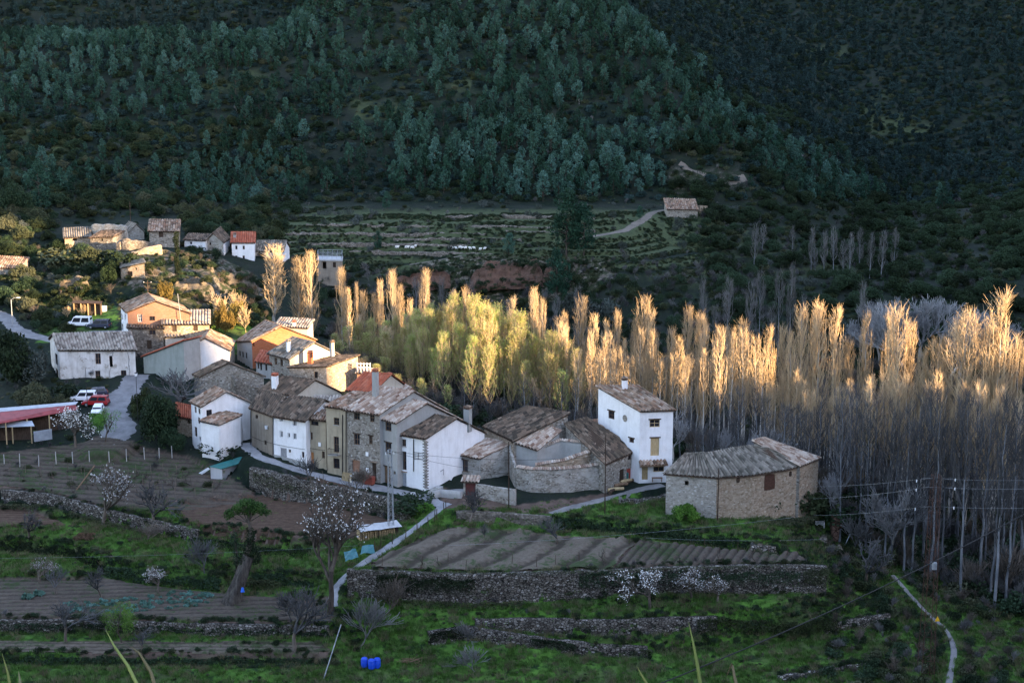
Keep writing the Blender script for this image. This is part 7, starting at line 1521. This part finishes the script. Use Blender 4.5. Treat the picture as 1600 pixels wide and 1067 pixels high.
def posts(name, label, cat, group, pix, h, r, mat, jit=.05):
    base = None
    for k, (px, py) in enumerate(pix):
        b = on(px, py)
        if base is None: m = MB(); m.tube([(0, 0, -.4), (0, 0, h)], [r, r * .85], 6); base = m.build(name, M[mat], None, b)
        else: c = base.copy(); COL.objects.link(c); c.location = b; base_ = c; 
        o = base if k == 0 else base_; o.scale.z = rnd.uniform(.85, 1.12); o.rotation_euler = (rnd.uniform(-jit, jit), rnd.uniform(-jit, jit), 0); tag(o, label, cat, group)
posts('fence_post', 'dark wooden fence post along the edge of the pale path', 'post', 'fence posts by the path', [(634,842),(652,833),(669,825),(679,817),(682,812),(694,806),(697,800),(613,850),(595,856),(586,862)], 1.7, .07, 'wood_dark')
posts('vineyard_post', 'pale concrete post in the back row of the vineyard', 'post', 'vineyard posts', [(7,727),(31,731),(61,731),(88,727),(114,726),(140,723),(171,723),(198,723),(226,720),(249,718),(269,717),(-18,730)], 2.0, .08, 'concrete', .03)
pix = []
for row, (y0, n, x0, x1) in enumerate(((737,13,20,275),(745,12,10,285),(754,11,35,300),(765,9,110,330),(776,8,160,360),(787,6,230,380))): pix += [(x0 + (x1 - x0) * (k + rnd.uniform(-.2, .2)) / (n - 1), y0 + rnd.uniform(-2, 3) + (x1 - x0) * k / n * .02) for k in range(n)]
posts('vine_stake', 'thin weathered stake among the vineyard rows', 'stake', 'vineyard stakes', pix, 1.5, .05, 'bark')
posts('field_stake', 'thin upright stake along the front edge of the furrowed field', 'stake', 'field stakes', [(597,888),(660,886),(728,892),(838,889),(868,885),(800,884),(905,880),(945,872),(983,852),(1031,862),(1100,858),(1125,872),(1152,866),(1200,872),(1230,868),(700,880)], 1.7, .045, 'wood_dark', .06)
# vines
for k in range(3):
    t, c, tip = bare_tree(300 + k, 1.7, .9, 2, .09, .45, (2, 3), .25, rmin=.022, gnarl=.42, decay=.8); V_, F_, mi = join_np([(*t, 0), (*c, 0)]); PROTO['vine%d' % k] = [('vine', mesh_np('vine', V_, F_, M['bark_dark']))]
def vines(label, group, pix):
    for px, py in pix:
        o = link('vine', PROTO['vine%d' % rnd.randrange(3)][0][1], None, on(px, py)); s = rnd.uniform(.85, 1.35); o.scale = (s, s, s); o.rotation_euler.z = rnd.uniform(0, 6.28); tag(o, label, 'vine', group)
vines('gnarled leafless vine at the front edge of the furrowed field', 'vines on the terrace wall', [(x + rnd.uniform(-6, 6), 888 + rnd.uniform(-5, 2)) for x in (580,610,635,655,690,715,740,770)] + [(x + rnd.uniform(-5, 5), 884 + rnd.uniform(-5, 2)) for x in (862,895,930,945,1028,1052,1072,1100,1122,1150,1178,1205)])
vines('small pruned vine in the stony vineyard', 'vineyard plants', [(px + rnd.uniform(-6, 6), py + rnd.uniform(-2, 3)) for px, py in pix[::1]][:46])
# ---------------------------------------------------------------- garden trees
for k, (H, dp, bl) in enumerate(((5.5, 4, 620), (4.5, 4, 420), (4.0, 4, 300))):
    t, c, tip = bare_tree(310 + k, H, .8, dp, .14, .26, (3, 4), .3, rmin=.014, decay=.78); g = np.random.default_rng(k); w = tip[g.integers(0, len(tip), bl)] + g.normal(size=(bl, 3)) * .10
    PROTO['blossom%d' % k] = tree_meshes('blossom_tree', [('trunk', t, 'bark'), ('crown', c, 'bark'), ('blossom', quads_np(w, .13, g, .9), 'blossom')]); PROTO['fruit%d' % k] = tree_meshes('fruit_tree', [('trunk', t, 'bark'), ('crown', c, 'twig_grey')])
def garden_tree(kind, px, py, top, label, name, wk=1.0, H0=None):
    b = on(px, py); H = topat(b, top) - b.z; h0 = max(v.co.z for pn, me in PROTO[kind] for v in me.vertices); s = H / h0; return plant(kind, b, s * wk, None, label, 'tree', None, name, s)
t, c, tip = bare_tree(330, 10.5, .72, 5, .26, .30, (3, 4), .32, lean=(-.22, 0), rmin=.012, decay=.74); g = np.random.default_rng(3); k = 620; w = tip[g.integers(0, len(tip), k)] + g.normal(size=(k, 3)) * .18
PROTO['almond'] = tree_meshes('blossom_tree', [('trunk', t, 'bark_dark'), ('crown', c, 'bark'), ('blossom', quads_np(w, .16, g, .9), 'blossom')])
b = on(517, 962); H = topat(b, 752) - b.z; h0 = max(v.co.z for pn, me in PROTO['almond'] for v in me.vertices); plant('almond', b, H / h0, 0.0, 'large old almond tree with sparse white blossom in the centre foreground', 'tree', None, 'blossom_tree')
for kind, px, py, top, lab, nm, wk in [('blossom0',118,700,633,'dense white blossom tree before the long red shed','blossom_tree',1.1),('blossom1',160,822,722,'almond tree with white tips standing on the dry-stone wall','blossom_tree',.9),('blossom2',62,912,872,'small white flowering tree in the lower left garden','blossom_tree',1.2),('blossom1',248,928,888,'low flowering shrub tree before the dark bank','blossom_tree',1.5),
   ('blossom0',1015,952,890,'white flowering tree on the terrace below the furrowed field, left one','blossom_tree',1.3),('blossom1',1080,935,880,'white flowering tree right of its twin below the furrowed field','blossom_tree',1.3),('blossom2',1120,940,895,'small white flowering tree at the right of the flowering pair','blossom_tree',1.2),
   ('fruit0',240,829,752,'bare grey tree at the right end of the dry-stone wall','fruit_tree',1.1),('fruit1',735,818,765,'bare dark fruit tree before the maroon door','fruit_tree',1.2),('fruit2',870,850,806,'small bare tree in the furrowed field by the hedge','fruit_tree',1.2),('fruit1',757,842,815,'tiny bare tree in the upper corner of the field','fruit_tree',1.0),
   ('fruit0',103,1003,935,'bare fruit tree on the lowest left strip','fruit_tree',1.2),('fruit1',158,935,880,'bare multi-stemmed tree in the cabbage garden','fruit_tree',1.0),('fruit2',88,930,885,'thin bare tree right of the small flowering tree','fruit_tree',1.0),('fruit1',45,845,795,'crooked bare tree at the left edge of the grass','fruit_tree',1.2),('fruit0',222,1020,985,'dark young tree beneath the fresh green one','fruit_tree',1.4),
   ('fruit0',283,655,572,'large bare tree with pale tips before the grey-green block house','fruit_tree',1.3),('fruit2',460,1020,915,'wispy bare tree left of the centre path','fruit_tree',1.0),('fruit1',1350,915,835,'bare tree on the right bank above the path','fruit_tree',1.1),('fruit2',640,700,660,'thin bare tree behind the white corner house','fruit_tree',1.0)]:
    garden_tree(kind, px, py, top, lab, nm, wk)
def leafy(kind_mat, seed, px, py, top, label, name, w, n, size, trunk=True):
    b = on(px, py); H = topat(b, top) - b.z; t, c, tip = bare_tree(seed, H, .7, 3, .10, .25, (3, 4), .45, rmin=.02); sc = H / max(1, max(tip[:, 2])); t = (t[0] * sc, t[1]); c = (c[0] * sc, c[1])
    r = empty(name, b, rnd.uniform(0, 6)); tag(r, label, 'tree'); g = np.random.default_rng(seed); bl = [(g.normal() * w * .42, g.normal() * w * .42, H * g.uniform(.42, .86), w * .36, w * .36, H * .17) for _ in range(14)]; pc, d = crown_pts(g, bl, n, .4)
    for pn, vf, mt in (('trunk', t, 'bark'), ('branches', c, 'bark'), ('crown', quads_np(pc, size, g, .6, .8, d * .4), kind_mat)): link(pn, mesh_np(name + '_' + pn, *vf, M[mt]), r)
leafy('leaf_green', 340, 163, 693, 636, 'round fresh green tree right of the white blossom tree', 'leafy_tree', 2.6, 3400, .17)
leafy('leaf_green', 341, 192, 1004, 942, 'fresh green bushy tree in the lower left garden', 'leafy_tree', 2.4, 3600, .16)
for k, (px, py, hp, wk, lab) in enumerate(((562,1012,92,1.0,'big leafless willow bush with reddish stems at the foot of the path'),(455,975,60,1.3,'wispy leafless bush left of the almond trunk'),(600,960,60,1.6,'silver leafless thicket beside the big wall'),(730,1005,40,1.6,'bare grey bush on the terrace wall'),(320,905,60,1.4,'bare bush left of the leaning trunk'),(225,845,30,2.2,'low bare bush in the green grass'),(745,1050,40,1.8,'leafless bush in the lower middle grass'),(1450,860,70,1.5,'tangled bare bush at the edge of the grove'),(1555,930,80,1.6,'dark tangled bush near the right edge'),(1330,860,60,1.3,'bare shrub on the right bank'),(480,752,40,1.6,'bare shrub on the street retaining wall'),(560,770,36,1.8,'bare shrub below the ochre house'))):
    bush('bush:twig%d' % (k % 3), px, py, hp, wk, lab)
# ivy-clad pine and the thick leaning trunk
b = on(362, 942); tp = atY(389, 868, b.y + 1.0); r = tag(empty('pine', b), 'leaning flat-topped pine with thick furrowed trunk and ivy at lower left', 'tree'); m = MB(); d = tp - b
V = []; n = 18; L = 12; ax = d.normalized(); s1 = ax.cross(Vector((0, 1, 0))).normalized(); s2 = ax.cross(s1)
for i in range(L + 1):
    f = i / L
    for k in range(n):
        th = k * 2 * math.pi / n; rr = (1.0 - .30 * f + .25 * (1 - f) ** 4) * (1 + .14 * math.sin(k * 2.5 * 2 * math.pi / n * 2 + f * 1.2) + .06 * float(vnoise(k * .9, i * .35, 3))); V.append(d * (f * 1.06 - .06) + (s1 * math.cos(th) + s2 * math.sin(th)) * rr)
Fq = [(i * n + k, i * n + (k + 1) % n, (i + 1) * n + (k + 1) % n, (i + 1) * n + k) for i in range(L) for k in range(n)]
link('trunk', mesh_np('trunk', V, Fq, M['furrowed'], smooth=True), r)
m = MB(); c = at(379, 921, b.z + 2.0); m.box((0, 0, 0), (.5, .3, .6), .3, 0, .5); tag(m.build('bag', M['blue_bag'], None, atY(379, 921, b.y - 1.15)), 'blue plastic bag hung on the trunk of the leaning pine', 'bag')
tp = b + d * 1.02; H = topat(tp, 782) - tp.z; s1 = Segs(); s1.line([np.array([-.5, 0, -.8]), np.array([.2, .1, H * .25]), np.array([.25, 0, H * .5]), np.array([-.05, .2, H * .78]), np.array([.1, 0, H * .97])], .42, .10); g = np.random.default_rng(9)
tops = [(-1.7, 0, .80), (1.4, .4, .86), (-.4, .8, .94), (2.3, -.3, .80), (-2.6, .2, .74), (.5, -.5, .97), (-1.1, -.4, .90), (1.1, -.6, .90), (.1, .2, .80)]
for x, y, z in tops: s1.line([np.array([0, 0, H * .6]), np.array([x * .6, y, H * (z - .08)]), np.array([x, y, H * z])], .09, .03)
bl = [(x, y, H * z, g.uniform(.7, 1.15), g.uniform(.6, 1.0), g.uniform(.35, .65)) for x, y, z in tops]; pc, d_ = crown_pts(g, bl, 5200, .35); pi, d2 = crown_pts(g, [(.1, 0, H * .12, .95, .9, 1.5), (.25, 0, H * .34, .7, .7, 1.5), (-.7, 0, -.6, 1.1, .9, 1.1), (.7, .2, -.3, .9, .8, 1.2)], 2600, .45); k_ = tuple(tp - b)
link('stem', mesh_np('stem', *s1.arr(7), M['bark']), r, k_); link('crown', mesh_np('crown', *quads_np(pc + g.normal(size=pc.shape) * .12, .26, g, .45, .5), M['leaf_warm']), r, k_); link('ivy', mesh_np('ivy', *quads_np(pi, .2, g, .9), M['leaf_dark']), r, k_)
b = on(312, 905); r = tag(empty('dead_tree', b), 'thin ivy-wrapped dead trunk left of the leaning pine', 'tree trunk'); 
m = MB(); H = topat(on(372, 900), 828) - on(372, 900).z; b2 = on(370, 900); r.location = b2; m.tube([(0, 0, -.4), (.1, 0, H * .5), (-.2, 0, H)], [.2, .16, .08], 7); m.build('trunk', M['bark_dark'], r); pi, d2 = crown_pts(g, [(0, 0, H * .45, .5, .5, H * .4), (-.2, 0, H * .8, .6, .6, H * .2)], 800, .4); link('ivy', mesh_np('ivy', *quads_np(pi, .2, g, .9), M['leaf_dark']), r)
a, b = at(95, 798, -5.2), at(148, 727, .6); b = atY(148, 727, a.y + 3); m = MB(); m.tube([a, b], [.13, .09], 7); tag(m.build('pole', M['wood']), 'long grey pole propped against the almond tree', 'pole')
a = on(506, 1062); b = atY(533, 975, a.y + 2); m = MB(); m.tube([a, b], [.08, .06], 6); tag(m.build('pole', M['galv']), 'thin leaning grey pole at the foot of the footpath', 'pole')
# hedges and ivy
leafmass('hedge', 'long dark clipped hedge between the curved wall and the furrowed field', [(866,806,-2.2),(920,808,-2.2),(1000,818,-2.6),(1090,828,-2.9),(1170,838,-3.3),(1215,846,-3.6)], 1.6, 2.3, 9000, .28, 'leaf_dark')
leafmass('hedge', 'dark overgrown bank hedge at the left above the lower garden', [(-40,838,-5.6),(60,842,-5.8),(120,848,-6.0),(165,872,-6.6)], 1.8, 2.9, 6500, .28, 'leaf_dark')
leafmass('hedge', 'dark bramble bank below the green grass left of the leaning trunk', [(165,880,-7.0),(230,890,-7.2),(300,895,-7.2),(345,900,-7.2)], 1.6, 2.4, 5000, .27, 'leaf_dark')
leafmass('hedge', 'dark ragged bank right of the leaning trunk', [(400,890,-7.0),(450,895,-7.2),(500,905,-7.6)], 1.5, 2.4, 3600, .27, 'leaf_dark')
leafmass('ivy', 'dark ivy hanging over the left part of the big terrace wall', [(588,893,-4.7),(650,895,-4.75),(700,897,-4.8),(742,898,-4.85)], .75, 2.9, 5200, .2, 'leaf_dark', 'ivy')
leafmass('ivy', 'ivy draped over the middle right of the big terrace wall', [(905,891,-4.8),(960,890,-4.8),(1000,889,-4.8)], .7, 2.6, 3200, .2, 'leaf_dark', 'ivy')
leafmass('ivy', 'pale green ivy at the right corner of the big terrace wall', [(1255,882,-4.8),(1280,882,-4.8),(1296,888,-5.0)], .8, 3.4, 2600, .2, 'leaf_shrub', 'ivy')
leafmass('ivy', 'dark ivy on the left end of the curving lower wall', [(672,984,-10.5),(700,978,-10.4),(730,976,-10.4)], .7, 1.8, 2200, .2, 'leaf_dark', 'ivy')
leafmass('ivy', 'ivy along the mossy garden wall', [(-40,968,-9.7),(120,969,-9.7),(250,972,-9.8),(380,975,-9.9),(515,978,-10)], .6, 1.7, 5200, .22, 'leaf_dark', 'ivy')
leafmass('hedge', 'dark rough hedge bank along the bottom left of the picture', [(-40,1019,-11.6),(120,1021,-11.7),(300,1022,-11.8),(520,1022,-11.9)], .9, 2.0, 9500, .24, 'leaf_dark')
leafmass('hedge', 'dark scrub hedge on the right terraces below the flowering trees', [(1030,941,-8.7),(1100,944,-8.9),(1180,938,-8.9),(1250,930,-8.8),(1300,925,-8.8)], 1.2, 2.2, 6000, .26, 'leaf_dark')
leafmass('hedge', 'brambles over the right end of the low dry-stone wall', [(1090,962,-9.6),(1170,965,-9.9),(1250,966,-10.2),(1310,960,-10.4)], 1.0, 2.4, 5200, .25, 'leaf_shrub')
leafmass('ivy', 'shrubby growth along the street retaining wall', [(396,734,.0),(440,746,-.4),(480,756,-1.0),(530,764,-1.4),(600,780,-2.0),(640,795,-2.4)], 1.0, 2.2, 3600, .22, 'leaf_shrub', 'ivy')
# more growth on the walls and banks
for a in [('hedge','ragged dark growth along the foot of the vineyard wall',[(0,784,-3.6),(80,790,-3.8),(170,812,-4.6),(250,832,-5.4)],.8,1.0,2600,.22,'leaf_shrub'),('ivy','brambles on the bank under the brown field',[(300,836,-5.0),(400,850,-5.4),(500,858,-5.6),(560,872,-5.8)],1.3,1.5,3600,.22,'leaf_dark'),
  ('hedge','dark scrub under the round barn',[(1130,822,-3.4),(1180,815,-3.2),(1240,806,-3.2),(1275,800,-3.4)],1.4,1.4,3000,.24,'leaf_shrub'),('hedge','dark bank of brambles below the rubble slope',[(1290,880,-8.2),(1340,895,-9.4),(1400,905,-10.6)],1.6,2.2,3600,.26,'leaf_dark'),
  ('hedge','ragged bank growth across the bottom right terrace',[(1000,1012,-12.6),(1100,1010,-12.7),(1200,1002,-12.8)],.8,1.1,2400,.22,'leaf_shrub'),('ivy','dark growth over the right of the lower curving wall',[(830,994,-11.4),(900,1004,-12.0)],.6,1.3,1400,.2,'leaf_dark')]: leafmass(*a[:8], a[0])
leafmass('hedge', 'dark shrubs behind the foot of the leaning trunk', [(384,905,-7.4),(410,902,-7.2),(440,908,-7.6)], 1.0, 1.8, 2200, .22, 'leaf_shrub')
leafmass('ivy', 'brambles smothering the right half of the big terrace wall', [(1030,888,-4.9),(1110,886,-4.9),(1190,884,-4.9),(1250,884,-4.9)], .8, 3.0, 4600, .22, 'leaf_dark', 'ivy')
leafmass('ivy', 'weeds along the crest of the big terrace wall', [(560,888,-4.4),(700,892,-4.5),(850,891,-4.5),(1000,886,-4.5),(1230,880,-4.5)], .5, .7, 2600, .18, 'leaf_shrub', 'weeds')
leafmass('hedge', 'bushes at the foot of the big terrace wall', [(620,935,-8.2),(720,940,-8.3),(820,938,-8.3)], .8, 1.0, 1500, .2, 'leaf_shrub')
# cabbages
t_ = bushy(360, .42, .42, 90, .26, 5, .6, .95); PROTO['cabbage'] = [('cabbage', mesh_np('cabbage', *t_, M['cabbage']))]
p = []
for k in range(150):
    x, y = rnd.uniform(100, 330), rnd.uniform(926, 960); 
    if abs(y - (958 - (x - 100) * .11)) < 13: p.append(on(x, y))
for b in p:
    o = link('cabbage', PROTO['cabbage'][0][1], None, b); s = rnd.uniform(.8, 1.4); o.scale = (s, s, s); o.rotation_euler.z = rnd.uniform(0, 6); tag(o, 'blue-green cabbage in the rows of the lower left garden', 'cabbage', 'cabbages')
for px, py, lab in ((42,936,'large dark cabbage plant alone in the soil, left of two'),(60,932,'large dark cabbage plant alone in the soil, right of two')):
    o = link('cabbage', PROTO['cabbage'][0][1], None, on(px, py)); o.scale = (2.2, 2.2, 2.4); tag(o, lab, 'cabbage')
# barrels, brush pile, pallet
def barrel(label, px, py):
    b = on(px, py); r = tag(empty('barrel', b), label, 'barrel'); m = MB(); m.tube([(0, 0, 0), (0, 0, .12), (0, 0, .38), (0, 0, .42), (0, 0, .8), (0, 0, .84), (0, 0, 1.12), (0, 0, 1.2)], [.36, .42, .43, .45, .45, .43, .42, .36], 16); m.build('body', M['blue'], r); m = MB(); m.tube([(0, 0, 1.18), (0, 0, 1.26)], .34, 16); m.build('lid', M['blue'], r)
for (x, y), l in zip(((569.5, 1044), (580.5, 1045), (589.5, 1044)), ('left blue plastic barrel of the row of three in the grass', 'middle blue plastic barrel of the row of three in the grass', 'right blue plastic barrel of the row of three in the grass')): barrel(l, x, y)
m = MB(); b = on(642, 1035); g = random.Random(3)
for k in range(46): a = Vector((g.uniform(-1.3, 1.3), g.uniform(-.6, .6), g.uniform(.05, .5))); d = Vector((g.uniform(-1, 1), g.uniform(-.5, .5), g.uniform(-.15, .35))); m.tube([a - d * .6, a + d * .6], .025, 4)
tag(m.build('brush_pile', M['wood'], None, b), 'heap of cut branches right of the blue barrels', 'brush pile')
m = MB(); b = on(1281, 826)
for k in range(6): m.bar((-.7, 0, .1 + k * .19), (.7, .1, .1 + k * .19), .12, .04)
m.bar((-.65, .06, 0), (-.65, .06, 1.15), .1); m.bar((.65, .12, 0), (.65, .12, 1.15), .1); tag(m.build('pallet', M['white'], None, b), 'white slatted pallet standing on the rubble slope', 'pallet')
m = MB(); b = on(1316, 858); m.tube([(0, 0, -.3), (1.2, .4, 2.2)], .07, 6); tag(m.build('pole', M['galv'], None, b), 'pale pole leaning out of the rubble slope', 'pole')
# heap of manure in the grass
b = on(132, 842); V_, F_ = bushy(371, 2.2, 1.0, 1500, .3, 12, .1, .5); tag(link('compost_heap', mesh_np('compost_heap', V_, F_, M['wood']), None, b), 'brown heap of straw and manure in the green grass', 'heap')
# sheep on the far terrace
def sheep_mesh(black=False):
    bm = bmesh.new(); sk = [((0, 0, .62), .34), ((.38, 0, .64), .32), ((-.38, 0, .62), .32), ((.62, 0, .82), .16), ((.82, 0, .86), .11), ((.32, .16, .32), .08), ((.32, -.16, .32), .08), ((-.38, .16, .32), .08), ((-.38, -.16, .32), .08), ((.32, .16, 0), .05), ((.32, -.16, 0), .05), ((-.38, .16, 0), .05), ((-.38, -.16, 0), .05)]
    vs = [bm.verts.new(p) for p, r in sk]
    for a, b in ((0, 1), (0, 2), (1, 3), (3, 4), (1, 5), (1, 6), (2, 7), (2, 8), (5, 9), (6, 10), (7, 11), (8, 12)): bm.edges.new((vs[a], vs[b]))
    me = bpy.data.meshes.new('sheep'); bm.to_mesh(me); bm.free(); o = bpy.data.objects.new('sheep', me); COL.objects.link(o); o.modifiers.new('skin', 'SKIN')
    for v, (p, r) in zip(me.skin_vertices[0].data, sk): v.radius = (r, r)
    me.skin_vertices[0].data[0].use_root = True; o.modifiers.new('sub', 'SUBSURF').levels = 1; dg = bpy.context.evaluated_depsgraph_get(); m2 = bpy.data.meshes.new_from_object(o.evaluated_get(dg)); bpy.data.objects.remove(o); m2.materials.clear(); m2.materials.append(M['wool']); return m2
SH = sheep_mesh()
for px, py in [(619,388),(621,389),(634,387.5),(637,388.5),(643,388),(646,388),(649,387),(703,389),(708,389.5),(713,389),(718,388.5),(722,389),(727,389.5),(741,390),(750,391),(757,390),(735,390)]:
    b = on(px, py + 1); o = link('sheep', SH, None, b); o.rotation_euler.z = rnd.choice((0, 3.1, .5, 2.6)) + rnd.uniform(-.3, .3); o.scale = (.72,) * 3; tag(o, 'white sheep grazing in the flock on a far terrace', 'sheep', 'flock of sheep')
# tall grass blades close to the camera
def blade(label, pts, w, Y, mat='reed'):
    P = [atY(x, y, Y + k * .02) for k, (x, y) in enumerate(pts)]; r0 = gz(P[0].x, Y); P = [Vector((P[0].x, Y, min(r0, P[0].z - .3)))] + P; Q = []
    for a, b in zip(P, P[1:]): Q += [a.lerp(b, k / 5) for k in range(5)]
    Q.append(P[-1]); V, Fq = [], []; n = len(Q)
    for i, q in enumerate(Q):
        ww = w * (1 - (i / (n - 1)) ** 2.2) * .5 + .0004; d = Q[min(i + 1, n - 1)] - Q[max(0, i - 1)]; s = d.cross(Vector((0, 1, 0))).normalized() * ww
        V += [q - s, q + Vector((0, ww * .5, 0)), q + s, q + Vector((0, -ww * .12, 0))]
    for i in range(n - 1):
        for k in range(4): Fq.append((i * 4 + k, i * 4 + (k + 1) % 4, i * 4 + 4 + (k + 1) % 4, i * 4 + 4 + k))
    tag(link('grass_blade', mesh_np('grass_blade', V, Fq, M[mat], smooth=True)), label, 'grass blade')
blade('long green grass blade bending left close to the camera, lower left', [(222,1085),(200,1040),(178,1008),(165,983)], .009, 3.2); blade('tan grass blade arching left beside the long green one', [(246,1085),(236,1050),(218,1020),(203,1009)], .009, 3.2, 'grass_dry'); blade('short green blade at the bottom left corner', [(18,1085),(12,1050),(3,1020)], .008, 3.2); blade('tiny orange-tan blade at the bottom left', [(34,1085),(31,1062),(29,1048)], .010, 3.2, 'grass_dry')
blade('upright green grass blade at the bottom right of centre', [(1097,1085),(1090,1040),(1083,1003),(1076,972)], .009, 3.4); blade('bent yellow blade at the bottom right of centre', [(1155,1085),(1148,1058),(1144,1036),(1134,1058)], .008, 3.4, 'grass_dry'); blade('faint thin blade leaning left near the bottom middle', [(1022,1085),(1005,1058),(995,1040)], .008, 3.4)
finish_ground(); finish_ways(); build_side_hills()
for lab, poly, mat, fur, amp, a, b in [
 ('stony vineyard plot with rows of stakes', PATCH[0][1], 'soil_grey', 1.6, .10, (0,720), (300,735)),
 ('bare brown ploughed field below the street wall', PATCH[1][1], 'soil_brown', .7, .08, (300,800), (600,805)),
 ('small bare plot at the left edge under the stone wall', PATCH[3][1], 'soil_brown', .9, .06, (-20,810), (80,812)),
 ('vegetable garden with cabbage rows at lower left', PATCH[4][1], 'soil_grey', 1.2, .10, (50,940), (400,930)),
 ('narrow strip of bare earth at lower left', PATCH[5][1], 'soil_pale', .8, .05, (0,1010), (400,1012)),
 ('vegetable field with broad pale beds and dark furrows', [(606,864,-4.6),(700,827,-3.9),(870,837,-4.0),(995,846,-4.2),(960,888,-4.9),(740,893,-4.9),(565,888,-4.9)], 'soil_pale', 4.3, .25, (935,847), (877,885)),
 ('finely ridged brown end of the vegetable field', [(995,846,-4.2),(1250,864,-4.6),(1265,881,-4.9),(960,888,-4.9)], 'soil_grey', 1.15, .25, (1100,856), (1075,884))]:
    finish_field(lab, poly, mat, fur, amp, a, b)
